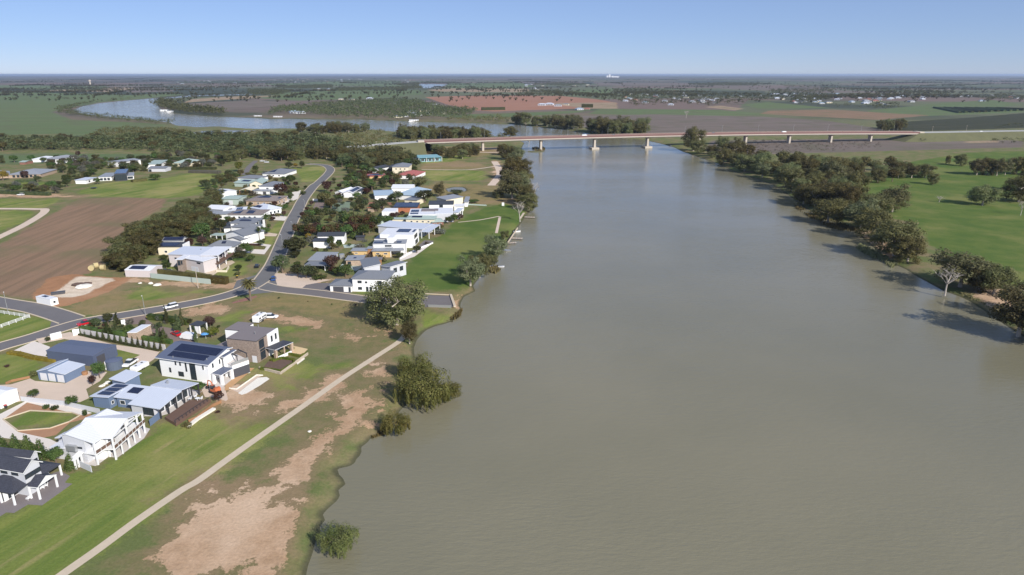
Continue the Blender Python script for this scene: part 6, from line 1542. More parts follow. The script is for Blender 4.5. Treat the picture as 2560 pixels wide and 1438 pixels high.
shelter_belts(150, 77)
wood([[(1790, 356), (1900, 352), (2040, 354), (2200, 360), (2215, 368), (2100, 380), (1960, 384), (1830, 378)]], 9, (2, 4.5), 'leaf grey', 45, 50, 1.1)
wood([[(150, 248), (300, 240), (400, 240), (400, 242), (300, 246), (150, 254)], [(30, 250), (160, 244), (160, 246), (30, 254)], [(470, 232), (700, 226), (700, 230), (500, 236)]], 90, (8, 14), 'leaf wood', 46, 60, 1.4)
wood([[(2440, 345), (2560, 335), (2600, 345), (2560, 362), (2480, 362)], [(2500, 316), (2560, 312), (2600, 314), (2560, 320), (2490, 321)], [(2290, 350), (2420, 345), (2410, 352), (2300, 356)]], 15, (3, 7), 'leaf wood', 48, 60, 1.3)


# --- reeds along the water
def reeds(poly, n, seed, h=1.8):
    nr = np.random.default_rng(seed)
    w = [tuple(GV('z', p, WATER_Z)[:2]) for p in poly]
    xs, ys = [p[0] for p in w], [p[1] for p in w]
    P = [p for p in zip(nr.uniform(min(xs), max(xs), n * 4), nr.uniform(min(ys), max(ys), n * 4)) if inside(w, p)][:n]
    P = np.array(P)
    dens = np.sin(P[:, 0] * .35) + np.sin(P[:, 1] * .21 + 1.3) + nr.normal(size=len(P)) * .6
    P = P[dens > -.4]
    a = nr.uniform(0, 6.28, len(P)); s = nr.uniform(.3, .55, len(P)); hh = nr.uniform(.5, 1, len(P)) * h
    d = np.column_stack([np.cos(a) * s, np.sin(a) * s, np.zeros(len(P))])
    b = np.column_stack([P, np.full(len(P), WATER_Z - .2)])
    up = np.column_stack([nr.normal(size=len(P)) * .3, nr.normal(size=len(P)) * .3, hh])
    V = np.stack([b - d, b + d, b + d * .4 + up, b - d * .4 + up], 1).reshape(-1, 3)
    o = bpy.data.objects.new("reeds", quad_mesh("reeds", V, M('leaf reed'))); COL.objects.link(o)
    tag(o, kind='stuff')


reeds([(1985, 512), (2060, 545), (2130, 570), (2150, 585), (2120, 583), (2070, 568), (2030, 548), (1990, 522)], 1700, 1)
reeds([(2150, 612), (2205, 640), (2245, 662), (2230, 670), (2190, 650), (2140, 622)], 1100, 2)
reeds([(2395, 735), (2450, 760), (2510, 800), (2540, 820), (2560, 800), (2500, 770), (2440, 738)], 2000, 3, 1.5)
reeds([(1296, 448), (1332, 438), (1334, 444), (1316, 452), (1302, 460)], 600, 4)
reeds([(1222, 672), (1240, 668), (1250, 676), (1240, 686), (1224, 682)], 300, 5)
reeds([(1114, 808), (1150, 778), (1156, 774), (1150, 790), (1130, 808)], 400, 6, 1.2)
reeds([(960, 1060), (975, 1052), (966, 1075), (958, 1088), (925, 1098), (950, 1082)], 300, 7, .8)
reeds([(1330, 372), (1352, 366), (1365, 374), (1345, 380)], 400, 8, 2.5)


# ------------------------------------------------------------------ the long road bridge
def on_bridge(x):
    """Ground point of the bridge axis above plan position x (metres east of the camera)."""
    a, b = G(1207, 377), G(2174, 353.5)
    t = (x - a.x) / (b.x - a.x)
    return Vector((x, a.y + (b.y - a.y) * t, 0))


def build_bridge():
    a, b = G(1207, 377), G(2174, 353.5)
    X0, X1 = G(1060, 381).x, G(2283, 350).x
    d = (b - a).normalized(); n = Vector((-d.y, d.x, 0))
    deck = lambda x: 15.4 - 3.6 * ((x - (X0 + (X1 - X0) * .42)) / ((X1 - X0) * .55)) ** 2
    c = on_bridge((X0 + X1) / 2)
    root = empty("road_bridge", c, "long concrete road bridge with reddish parapets crossing the river on tall piers", "bridge")
    xs = [X0 + (X1 - X0) * i / 48 for i in range(49)]

    def strip(part, o0, o1, z0, z1, m):
        mb = MB()
        for xa, xb in zip(xs, xs[1:]):
            pa, pb = on_bridge(xa) - c, on_bridge(xb) - c
            za, zb = deck(xa), deck(xb)
            q = lambda p, o, z: (p.x + n.x * o, p.y + n.y * o, z)
            mb.hexa([q(pa, o0, za + z0), q(pb, o0, zb + z0), q(pb, o1, zb + z0), q(pa, o1, za + z0)], [q(pa, o0, za + z1), q(pb, o0, zb + z1), q(pb, o1, zb + z1), q(pa, o1, za + z1)], M(m))
        return mb.build(part, root)
    W = 6.0
    strip("deck", -W, W, -2.0, -1.55, 'road asphalt')
    strip("parapet", -W - .35, -W, -2.0, 0.15, 'bridge red'); strip("parapet", W, W + .35, -2.0, 0.15, 'bridge red')
    strip("handrail", -W - .3, -W - .05, .15, .32, 'bridge concrete'); strip("handrail", W + .05, W + .3, .15, .32, 'bridge concrete')
    strip("girder", -W + .8, W - .8, -4.0, -2.0, 'bridge concrete')
    strip("edge_beam", -W - .45, -W + .79, -3.1, -2.0, 'bridge concrete')
    for i, (x, y) in enumerate(((1207, 377), (1352, 375), (1487, 372), (1618, 367.5), (1744, 363.5), (1860, 360.5), (1969, 358), (2075, 356), (2174, 353.5))):
        p = on_bridge(G(x, y).x) - c
        z1 = deck(p.x + c.x) - 4.0
        mb = MB(); ang = math.atan2(d.y, d.x)
        w0 = 1.5
        q = lambda sx, sy, z: [(p.x + d.x * e * sx + n.x * f * sy, p.y + d.y * e * sx + n.y * f * sy, z) for e, f in ((-1, -1), (1, -1), (1, 1), (-1, 1))]
        mb.hexa(q(1.25, 2.6, -3), q(1.05, 2.9, z1 - 1.6), M('bridge concrete'))
        mb.hexa(q(1.05, 2.9, z1 - 1.6), q(1.1, 5.2, z1), M('bridge concrete'))
        pr = mb.build("pier", root)
        if i in (2, 3):
            mb = MB(); mb.hexa(q(4.6, 6.0, -3), q(4.6, 6.0, .9), M('bridge concrete'))
            mb.build("pile_cap", root)
    for x, sgn in ((X0, -1), (X1, 1)):
        p = on_bridge(x) - c; z = deck(x)
        mb = MB()
        e0, e1 = p, p + d * sgn * 7
        q = lambda pp, o, zz: (pp.x + n.x * o, pp.y + n.y * o, zz)
        A, B = (e0, e1) if sgn > 0 else (e1, e0)
        zt = z + .2
        lowA = -1 if sgn > 0 else z - 2.2
        lowB = z - 2.2 if sgn > 0 else -1
        mb.hexa([q(A, -W - .5, lowA), q(B, -W - .5, lowB), q(B, W + .5, lowB), q(A, W + .5, lowA)], [q(A, -W - .5, zt), q(B, -W - .5, zt), q(B, W + .5, zt), q(A, W + .5, zt)], M('bridge concrete'))
        mb.build("abutment", root)
    # earth approaches with their road
    gm = MATS.get('bank grass') or mat('bank grass', (0.115, 0.115, 0.055), 0.95, 0.35, scale=0.08)
    for pts in ([(X0, None)] + [(G(830, 396).x, None)], [(X1, None), (G(2560, 348).x, None), (G(3000, 330).x, None)]):
        line = []
        for i, (x, _) in enumerate(pts):
            p = on_bridge(x)
            line.append(p)
        mb, rb, gb = MB(), MB(), MB()
        z0 = deck(X0) if len(pts) == 2 else deck(X1)
        seg = []
        P0, P1 = line[0], line[-1]
        N_ = 14
        for k in range(N_ + 1):
            t = k / N_
            p = P0.lerp(P1, t)
            if len(pts) == 2: z = z0 - 1.5 - 4.0 * t; p = p + Vector((0, -18 * t * t, 0))
            else: z = z0 - 1.5 - 2.5 * t; p = p + Vector((0, -10 * t + 40 * t * t, 0))
            seg.append((p, z))
        for (p, z), (q_, zq) in zip(seg, seg[1:]):
            dd = (q_ - p).normalized(); nn = Vector((-dd.y, dd.x, 0))
            at = lambda P, o, zz: (P.x + nn.x * o, P.y + nn.y * o, zz)
            mb.face([at(p, -7, z), at(q_, -7, zq), at(q_, 7, zq), at(p, 7, z)], gm)
            for s in (-1, 1):
                mb.face([at(p, s * 7, z), at(q_, s * 7, zq), at(q_, s * 27, -.3), at(p, s * 27, -.3)], gm)
            rb.face([at(p, -4.6, z + .06), at(q_, -4.6, zq + .06), at(q_, 4.6, zq + .06), at(p, 4.6, z + .06)], M('road asphalt'))
            for s in (-1, 1):
                gb.hexa([at(p, s * 5.5 - .15, z), at(q_, s * 5.5 - .15, zq), at(q_, s * 5.5 + .15, zq), at(p, s * 5.5 + .15, z)], [at(p, s * 5.5 - .15, z + .8), at(q_, s * 5.5 - .15, zq + .8), at(q_, s * 5.5 + .15, zq + .8), at(p, s * 5.5 + .15, z + .8)], M('galvanised'))
        p, z = seg[0]
        dd = (seg[1][0] - p).normalized(); nn = Vector((-dd.y, dd.x, 0))
        mb.face([(p.x - dd.x * 34 + nn.x * s, p.y - dd.y * 34 + nn.y * s, -.3) for s in (-20, 20)] + [(p.x + nn.x * s, p.y + nn.y * s, z) for s in (7, -7)], gm)
        mb.face([(p.x - dd.x * 34 - nn.x * 20, p.y - dd.y * 34 - nn.y * 20, -.3), (p.x - nn.x * 7, p.y - nn.y * 7, z), (p.x - nn.x * 27, p.y - nn.y * 27, -.3)], gm)
        tag(mb.build("embankment"), kind='structure'); tag(rb.build("approach_road"), kind='structure')
        o = gb.build("guard_rail"); tag(o, "grey guard rail along the %s bridge approach" % ("wooded western" if len(pts) == 2 else "bare eastern"), "guard rail")
    return deck, d, n, X0, X1


DECK, BD, BN, BX0, BX1 = build_bridge()
b = MB(); p = G(1347, 377)
for k in range(10):
    a0, a1 = 2 * math.pi * k / 10, 2 * math.pi * (k + 1) / 10
    r0, r1 = 9 + 2 * math.sin(k * 2.1), 9 + 2 * math.sin((k + 1) % 10 * 2.1)
    b.face([(p.x - 4, p.y, -.1), (p.x - 4 + r0 * 1.3 * math.cos(a0), p.y + r0 * math.sin(a0), -1.3), (p.x - 4 + r1 * 1.3 * math.cos(a1), p.y + r1 * math.sin(a1), -1.3)], M('bank grass'))
tag(b.build("islet"), kind='structure')


# ------------------------------------------------------------------ street lamps, poles
def lamp(pos, h, label, group=None, rz=0.0, reach=1.2, nm="street_lamp"):
    r = empty(nm, pos, label, "street lamp", group, rz)
    b = MB(); b.tube([(0, 0, 0), (0, 0, h)], [.13, .08], M('galvanised'), 6); b.build("pole", r)
    b = MB(); b.tube([(0, 0, h - .1), (reach * .5, 0, h + .25), (reach, 0, h + .3)], .05, M('galvanised'), 5); b.build("arm", r)
    b = MB(); b.box((reach + .25, 0), .7, .26, h + .2, h + .34, M('lamp glass')); b.build("lamp_head", r)


for x, y, lab in ((364, 789, "street lamp beside the yellow lidded bin on the main road"), (20, 779, "street lamp behind the white rail fence"), (733, 588, "street lamp before the autumn row on the village street"), (707, 622, "street lamp beside the big round dark tree"), (693, 684, "street lamp at the street corner above the gravel lot"), (763, 528, "street lamp by the clipped maroon trees")):
    lamp(G(x, y), 7.0, lab, rz=2.2)
for i in range(13):
    x = BX0 + (BX1 - BX0) * (i + .4) / 13
    p = on_bridge(x) + BN * 6.3; p.z = DECK(x) - .5
    lamp(p, 8.5, "slim lamp post on the bridge parapet, %s from the wooded end" % ORD[i], "lamp posts on the bridge", rz=-1.3, reach=1.6, nm="bridge_lamp")


def pole(pos, h, label, nm="power_pole", cross=True, m='bark pale'):
    r = empty(nm, pos, label, "pole")
    b = MB(); b.tube([(0, 0, 0), (0, 0, h)], [.17, .11], M(m), 6); b.build("shaft", r)
    if cross: b = MB(); b.box((0, 0), 2.0, .14, h - .8, h - .65, M(m)); b.build("crossarm", r)


pole(G(495.5, 720), 8.5, "lone bare trunk like pole on the vacant block before the hedge", cross=False)
pole(G(956, 381), 14, "tall power pole beside the western bridge approach")
pole(G(942, 382), 13, "second power pole beside the western bridge approach, left of the tall one")
pole(G(1649, 219), 90, "tall thin mast far beyond the bridge", "radio_mast", False, 'galvanised')
pole(G(2330, 332), 10, "power pole at the eastern bridge approach, left one"); pole(G(2415, 330), 10, "power pole at the eastern bridge approach, right one")


# ------------------------------------------------------------------ vehicles
def car(pos, rz, paint, label, style='sedan', cat='car', name='parked_car', L=4.6, Wd=1.85):
    r = empty(name, pos, label, cat, None, rz)
    body = {'sedan': [(-.5, .35), (-.5, .85), (-.46, .95), (.22, .95), (.46, .82), (.5, .6), (.5, .35)],
            'ute': [(-.5, .45), (-.5, 1.05), (.2, 1.05), (.47, .98), (.5, .7), (.5, .45)],
            'van': [(-.5, .4), (-.5, 2.2), (-.46, 2.3), (.3, 2.3), (.42, 1.35), (.5, 1.1), (.5, .4)],
            'wagon': [(-.5, .42), (-.5, 1.0), (.22, 1.05), (.47, .92), (.5, .65), (.5, .42)]}[style]
    cab = {'sedan': [(-.40, .95), (-.26, 1.42), (.05, 1.44), (.24, .95)], 'ute': [(-.12, 1.05), (-.09, 1.75), (.12, 1.75), (.26, 1.05)], 'van': None, 'wagon': [(-.48, 1.02), (-.44, 1.72), (.06, 1.75), (.25, 1.03)]}[style]

    def extr(prof, w0, w1, m, part):
        b = MB()
        top = max(z for _, z in prof)
        q = [(x * L, z, (w0 if z < top - .02 else w1)) for x, z in prof]
        k = len(q)
        b.face([(x, -w, z) for x, z, w in q], M(m)); b.face([(x, w, z) for x, z, w in q][::-1], M(m))
        for i in range(k):
            j = (i + 1) % k
            b.face([(q[i][0], -q[i][2], q[i][1]), (q[i][0], q[i][2], q[i][1]), (q[j][0], q[j][2], q[j][1]), (q[j][0], -q[j][2], q[j][1])], M(m))
        return b.build(part, r)
    extr(body, Wd / 2, Wd / 2 - .06, paint, "body")
    if cab:
        extr(cab, Wd / 2 - .08, Wd / 2 - .25, 'glass', "cabin_glass")
        zt = max(z for _, z in cab); xs = [x for x, z in cab if z > zt - .06]
        b = MB(); b.box((L * (min(xs) + max(xs)) / 2, 0), L * (max(xs) - min(xs)) + .05, Wd - .42, zt - .02, zt + .06, M(paint)); b.build("roof", r)
    else:
        b = MB(); b.hexa([(L * .325, -Wd * .42, 2.05), (L * .44, -Wd * .42, 1.38), (L * .44, Wd * .42, 1.38), (L * .325, Wd * .42, 2.05)], [(L * .335, -Wd * .42, 2.09), (L * .45, -Wd * .42, 1.42), (L * .45, Wd * .42, 1.42), (L * .335, Wd * .42, 2.09)], M('glass')); b.build("windscreen", r)
    if style == 'ute':
        b = MB(); b.box((-L * .31, 0), L * .35, Wd - .3, 1.02, 1.09, M('rubber')); b.build("tray", r)
    for sx in (-.31, .31):
        for sy in (-1, 1):
            b = MB(); b.tube([(sx * L, sy * (Wd / 2 - .22), .34), (sx * L, sy * (Wd / 2 + .02), .34)], .34, M('tyre'), 10); w = b.build("wheel", r)
            b = MB(); b.tube([(sx * L, sy * (Wd / 2 - .1), .34), (sx * L, sy * (Wd / 2 + .03), .34)], .19, M('galvanised'), 8); b.build("rim", w)
    for sy in (-1, 1):
        b = MB(); b.box((L * .49, sy * Wd * .36), .12, .3, .68, .82, M('lamp glass')); b.build("headlight", r)
    return r


def heading(p, q):
    a, b = G(*p), G(*q)
    return math.atan2(b.y - a.y, b.x - a.x)


def caravan(pos, rz, label, L=7.0, name="caravan", cat="caravan"):
    r = empty(name, pos, label, cat, None, rz)
    b = MB(); prof = [(-.5, .5), (-.5, 2.4), (-.44, 2.7), (.4, 2.7), (.5, 2.0), (.5, .5)]
    b.face([(x * L, -1.2, z) for x, z in prof], M('car white')); b.face([(x * L, 1.2, z) for x, z in prof][::-1], M('car white'))
    for i in range(len(prof)):
        (x0, z0), (x1, z1) = prof[i], prof[(i + 1) % len(prof)]
        b.face([(x0 * L, -1.2, z0), (x0 * L, 1.2, z0), (x1 * L, 1.2, z1), (x1 * L, -1.2, z1)], M('car white'))
    b.build("body", r)
    for sx in (-.3, 0.05, .3):
        b = MB(); b.box((sx * L, -1.21), 1.1, .06, 1.4, 2.0, M('glass')); b.build("window", r)
    b = MB(); b.box((0, -1.215), L * .9, .04, .7, 1.05, M('frame dark')); b.build("stripe", r)
    for sx in (-.2, .25):
        b = MB(); b.box((sx * L, 0), .6, .6, 2.7, 2.85, M('frame dark')); b.build("roof_hatch", r)
    for sx in (-.08, .05):
        for sy in (-1, 1):
            b = MB(); b.tube([(sx * L, sy * 1.0, .36), (sx * L, sy * 1.22, .36)], .36, M('tyre'), 10); b.build("wheel", r)
    b = MB(); b.tube([(L * .5, -.6, .5), (L * .5 + 1.1, 0, .5)], .06, M('galvanised'), 5); b.tube([(L * .5, .6, .5), (L * .5 + 1.1, 0, .5)], .06, M('galvanised'), 5); b.build("drawbar", r)
    return r


car(G(427, 770), heading((455, 762), (400, 776)), 'car white', "white wagon driving along the main road below the vacant block", 'wagon', name='white_car', L=5.0)
car(G(215, 812), heading((240, 804), (196, 815)), 'car red', "bright red ute parked at the road junction behind dark trees", 'ute', 'ute', 'parked_ute', 5.4, 1.95)
car(G(441, 838), heading((452, 842), (430, 832)), 'car red', "red car half hidden on the paved drive beside the white van", 'sedan')
car(G(472, 848), heading((490, 850), (455, 845)), 'car white', "white van on the paved drive beside the red car", 'van', 'van', 'parked_van', 5.6, 2.0)
car(G(326, 912), heading((349, 898), (307, 925)), 'car white', "white ute parked beside the water tank", 'ute', 'ute', 'parked_ute', 5.4, 1.95)
caravan(G(350, 923), heading((372, 911), (330, 934)), "low white camper trailer beside the white ute at the water tank", 5.4, "camper_trailer", "trailer").scale = (1, .9, .62)
caravan(G(650, 803), heading((635, 810), (665, 791)), "white caravan with dark stripe parked behind the brick house", 5.6)
car(G(678, 795.5), heading((665, 796), (692, 796)), 'car white', "white wagon hitched to the caravan behind the brick house", 'wagon', name='tow_car', L=4.9)
car(G(643, 668), heading((637, 678), (648, 656)), 'car black', "dark car parked on the street before the corner house", 'sedan')
car(G(684.5, 700), heading((680, 712), (688, 688)), 'car blue', "dark blue car waiting at the junction by the gravel lot", 'wagon')
car(G(416, 680), heading((408, 682), (425, 679)), 'car black', "dark car half hidden behind the hedge at the solar shed", 'sedan')
car(G(541, 491), heading((535, 492), (548, 490)), 'car silver', "silver car parked before the white solar shed", 'wagon')
car(G(52, 489), heading((60, 489), (44, 489)), 'car white', "white tractor like car on the bare track below the ranch house", 'wagon')
car(G(656, 404), heading((650, 404), (662, 404)), 'car white', "white car among trees at the side lane's far end", 'sedan'); car(G(667, 407), heading((660, 407), (674, 407)), 'car white', "white wagon nearest the north lawn house in the trees", 'wagon')
for x, paint, st, lab in ((1457, 'car white', 'van', "white van crossing the bridge over the middle pier"), (1531, 'car silver', 'wagon', "silver car on the bridge right of the white van"), (1793, 'car blue', 'wagon', "blue and white car on the bridge right of the giant gum"), (1988, 'car white', 'van', "white van on the bridge's eastern half")):
    gx = G(x, 366).x * 1.0
    p = on_bridge(gx) + BN * 2; p.z = DECK(gx) - 1.5
    car(p, math.atan2(BD.y, BD.x), paint, lab, st, 'van' if st == 'van' else 'car', 'bridge_van' if st == 'van' else 'bridge_car', 6.5 if st == 'van' else 4.8, 2.2)
for x, lab in ((2408, "white car on the eastern bridge approach, the nearer one to the bridge"), (2466, "white van on the eastern bridge approach near the picture edge")):
    p = on_bridge(G(x, 350).x); p.z = DECK(BX1) - 2.6 + (0 if x < 2430 else -.3)
    car(p + Vector((0, -4, 0)), math.atan2(BD.y, BD.x), 'car white', lab, 'van' if x > 2430 else 'wagon', 'car', 'approach_car', 5, 2)

# orange digger
r = empty("excavator", G(538, 982), "orange excavator with folded arm parked beside the white two storey house", "excavator", None, 2.6)
for sy in (-.8, .8):
    b = MB(); b.hexa([(-1.3, sy - .22, .0), (1.3, sy - .22, .0), (1.3, sy + .22, .0), (-1.3, sy + .22, .0)], [(-1.45, sy - .22, .6), (1.45, sy - .22, .6), (1.45, sy + .22, .6), (-1.45, sy + .22, .6)], M('rubber')); b.build("track", r)
b = MB(); b.box((-.3, 0), 2.3, 1.8, .7, 1.35, M('digger orange')); b.box((-1.1, 0), .8, 1.7, 1.35, 1.9, M('digger orange')); b.build("body", r)
b = MB(); b.box((.2, .4), 1.0, .85, 1.35, 2.5, M('glass'), mtop=M('digger orange')); b.build("cab", r)
b = MB(); b.tube([(.7, -.35, 1.2), (2.0, -.35, 3.0), (3.2, -.35, 2.8)], .17, M('digger orange'), 6); b.tube([(3.2, -.35, 2.8), (3.7, -.35, 1.1)], .13, M('digger orange'), 6); b.build("arm", r)
b = MB(); b.hexa([(3.4, -.75, .4), (4.0, -.75, .3), (4.0, .05, .3), (3.4, .05, .4)], [(3.45, -.75, 1.1), (3.9, -.75, 1.1), (3.9, .05, 1.1), (3.45, .05, 1.1)], M('rubber')); b.build("bucket", r)

# ------------------------------------------------------------------ yards: tank, walls, fences, decks, bins, stones
r = empty("water_tank", GV('a', (1150, 560)), "blue grey corrugated water tank at the dark shed's corner", "water tank")
b = MB(); b.lathe((0, 0, 0), [(2.3, 0), (2.3, 2.7), (2.35, 2.75)], M('tank blue'), 22); b.build("body", r)
b = MB(); b.lathe((0, 0, 0), [(2.4, 2.74), (1.2, 3.0), (.05, 3.1)], M('slate steel'), 22); b.build("lid", r)
b = MB(); b.tube([(-2.0, -1.3, 0), (-2.0, -1.3, 2.7)], .12, M('frame white'), 6); b.build("downpipe", r)
r = empty("water_tank", GV('e', (858, 345)), "small galvanised tank between the grey sheds", "water tank")
b = MB(); b.lathe((0, 0, 0), [(1.4, 0), (1.4, 2.2), (.1, 2.5)], M('galvanised'), 16); b.build("body", r)


def wall(view, pts, hgt, thick, m, label, cat="wall", name="garden_wall", cap=None):
    line = [GV(view, p) for p in pts]
    b = MB()
    cb = MB()
    for p, q in zip(line, line[1:]):
        d = (q - p).normalized(); n = Vector((-d.y, d.x, 0)) * thick / 2
        e = [p - n, q - n, q + n, p + n]
        b.hexa([(v.x, v.y, -.1) for v in e], [(v.x, v.y, hgt) for v in e], M(m))
        if cap:
            e = [p - n * 1.4, q - n * 1.4, q + n * 1.4, p + n * 1.4]
            cb.hexa([(v.x, v.y, hgt) for v in e], [(v.x, v.y, hgt + .08) for v in e], M(cap))
    o = b.build(name); tag(o, label, cat)
    if cap: c = cb.build("coping", o)


wall('t', [(120, 478), (880, 628), (1500, 745)], 2.0, .25, 'block wall', "long grey garden wall with slim saplings in front")
wall('t', [(20, 505), (125, 490)], 2.1, .3, 'white render', "white entrance wall panel at the head of the garden wall", name="entrance_wall")
wall('i', [(655, 1285), (795, 1250)], 2.1, .3, 'white render', "freestanding white wall panel beside the clipped round bush", name="entrance_wall")
wall('t', [(795, 345), (860, 335)], 2.0, .3, 'white render', "short white wall panel at the paved drive entrance", name="entrance_wall")
wall('t', [(1205, 225), (1262, 188)], .9, .3, 'white render', "low white wall behind the yellow lidded bin", name="entrance_wall")
wall('u', [(622, 1000), (1100, 1050), (1820, 1125)], 2.2, .12, 'sage wall', "long sage green fence under the olive hedge", "fence", "steel_fence")
wall('r', [(1180, 1035), (1360, 890)], 1.8, .12, 'blue wall', "short blue steel fence between two riverfront houses", "fence", "steel_fence")
wall('p', [(640, 1165), (935, 1300)], 1.6, .12, 'pale grey wall', "grey steel fence at the foot of the white house's steps", "fence", "steel_fence")
wall('a', [(215, 890), (640, 935), (1000, 1015)], 1.4, .12, 'pale grey wall', "grey steel fence between gravel yard and curved lawn", "fence", "steel_fence")
wall('a', [(60, 725), (115, 700), (300, 660)], .7, .2, 'timber', "low timber edging wall below the triple garage lawn")
wall('s', [(1780, 850), (2125, 935), (2560, 620)], .7, .25, 'stone wall', "low stone retaining wall below the clipped hedges", cap='concrete')
wall('s', [(1300, 1165), (1420, 1178), (1740, 952), (1840, 958)], .35, .15, 'white pebble', "pale stone edging round the lawn strip of the white house")
wall('r', [(1850, 1060), (2030, 920), (2320, 740)], .45, .8, 'white pebble', "pale stone terrace edge below the timber deck", cap='white pebble')
wall('r', [(1860, 970), (2000, 910), (2290, 690), (2440, 620)], .8, .3, 'timber', "rusty timber retaining wall below the deck", cap=None)
wall('a', [(30, 1075), (180, 1190), (500, 1165), (690, 1100), (800, 1035), (720, 1008), (300, 988), (30, 1075)], .25, .25, 'concrete', "concrete edging round the curved lawn")
wall('e', [(1690, 700), (1940, 712)], .3, .3, 'concrete', "pale kerb wall along the top of the ramp car park")
wall('e', [(1945, 712), (1985, 830)], .5, .9, 'concrete', "pale sea wall at the water end of the car park")
wall('e', [(1720, 830), (1950, 838)], 1.0, .1, 'galvanised', "grey railing along the car park's near edge", "fence", "railing")
wall('e', [(1440, 350), (1600, 260), (1765, 195)], .6, .5, 'white render', "white terrace wall along the river lawn before the cubic house")
wall('u', [(1930, 880), (2130, 885), (2180, 800)], .9, .4, 'cream render', "cream garden wall on the corner house lawn")
wall('z', [(1270, 607), (1294, 571)], .5, .5, 'concrete', "concrete river edge wall between garden path and jetties")
wall('z', [(984, 513), (920, 511)], 1.8, .3, 'red brick', "brown brick wall left of the solar covered house")
wall('z', [(1160, 512), (1216, 515)], .8, .3, 'sage wall', "low pale wall pointing to the river from the tall cream house")
wall('z', [(-20, 660), (-10, 655)], .8, .3, 'timber', "short timber wall beyond the left edge")

# white rail fence: posts and three rails
r = empty("rail_fence", G(40, 800), "white post and rail fence round a paddock corner at the left edge", "fence")
base = r.location
corner = [GV('i', p) for p in ((-260, 905), (385, 1000), (-260, 1230))]
for p, q in zip(corner, corner[1:]):
    n = max(2, int((q - p).length / 2.4))
    for k in range(n + (1 if q is corner[-1] else 0)):
        v = p.lerp(q, k / n) - base
        b = MB(); b.box((v.x, v.y), .14, .14, 0, 1.35, M('frame white')); b.build("post", r)
    d = (q - p).normalized(); nn = Vector((-d.y, d.x, 0)) * .09
    for z in (.35, .75, 1.15):
        b = MB(); e = [p - base - nn * 1.6, q - base - nn * 1.6, q - base - nn * .9, p - base - nn * .9]
        b.hexa([(v.x, v.y, z) for v in e], [(v.x, v.y, z + .15) for v in e], M('frame white')); b.build("rail", r)

# timber deck beside the blue roofed house
r = empty("timber_deck", GV('r', (1850, 700)), "broad brown timber deck with railing beside the blue roofed house", "deck")
base = r.location
q = [GV('r', p, .9) for p in ((1440, 870), (1630, 985), (2255, 560), (1870, 570))]
b = MB(); b.hexa([(p.x - base.x, p.y - base.y, 0) for p in q], [(p.x - base.x, p.y - base.y, .9) for p in q], M('timber deck')); b.build("platform", r)
b = MB()
for k in range(11):
    p = q[1].lerp(q[2], k / 10) - base; b.box((p.x, p.y), .08, .08, .9, 1.9, M('frame dark'))
p0, p1 = q[1] - base, q[2] - base; d = (p1 - p0).normalized(); n = Vector((-d.y, d.x, 0)) * .04
b.hexa([tuple(p0 - n + Vector((0, 0, .95))), tuple(p1 - n + Vector((0, 0, .95))), tuple(p1 + n + Vector((0, 0, .95))), tuple(p0 + n + Vector((0, 0, .95)))], [tuple(p0 - n + Vector((0, 0, 1.02))), tuple(p1 - n + Vector((0, 0, 1.02))), tuple(p1 + n + Vector((0, 0, 1.02))), tuple(p0 + n + Vector((0, 0, 1.02)))], M('frame dark'))
b.build("railing", r)


def outdoor_chair(pos, rz, label, m='frame white', group=None):
    r = empty("outdoor_chair", pos, label, "chair", group, rz)
    b = MB(); b.box((0, 0), .7, .7, .3, .45, M(m)); b.build("seat", r)
    b = MB(); b.hexa([(-.35, -.35, .45), (-.25, -.35, .45), (-.25, .35, .45), (-.35, .35, .45)], [(-.5, -.35, 1.0), (-.4, -.35, 1.0), (-.4, .35, 1.0), (-.5, .35, 1.0)], M(m)); b.build("backrest", r)
    for sx in (-.3, .3):
        for sy in (-.3, .3):
            b = MB(); b.box((sx, sy), .06, .06, 0, .3, M(m)); b.build("leg", r)


for v, p, z, lab in (('q', (490, 1085), .04, "white lounge chair alone on the dark patio"), ('q', (730, 900), .04, "first white chair under the tiled house's porch"), ('q', (790, 865), .04, "second white chair under the tiled house's porch"), ('r', (1890, 560), .9, "white chair at the left of the deck table"), ('r', (1975, 520), .9, "white chair behind the deck table"), ('r', (2080, 560), .9, "pale chair right of the deck table")):
    outdoor_chair(GV(v, p, z), random.uniform(2, 4), lab)
r = empty("outdoor_table", GV('r', (2020, 580), .9), "small round white table on the timber deck", "table")
b = MB(); b.lathe((0, 0, 0), [(.6, .7), (.6, .76), (.01, .77)], M('frame white'), 14); b.build("top", r)
b = MB(); b.tube([(0, 0, 0), (0, 0, .7)], .07, M('frame white'), 6); b.build("leg", r)


def wheelie_bin(pos, lid, label):
    r = empty("wheelie_bin", pos, label, "bin", None, 1.0)
    b = MB(); b.hexa([(-.22, -.25, .1), (.22, -.25, .1), (.22, .25, .1), (-.22, .25, .1)], [(-.3, -.33, 1.0), (.3, -.33, 1.0), (.3, .33, 1.0), (-.3, .33, 1.0)], M('rubber')); b.build("body", r)
    b = MB(); b.box((0, 0), .66, .72, 1.0, 1.1, M(lid)); b.build("lid", r)


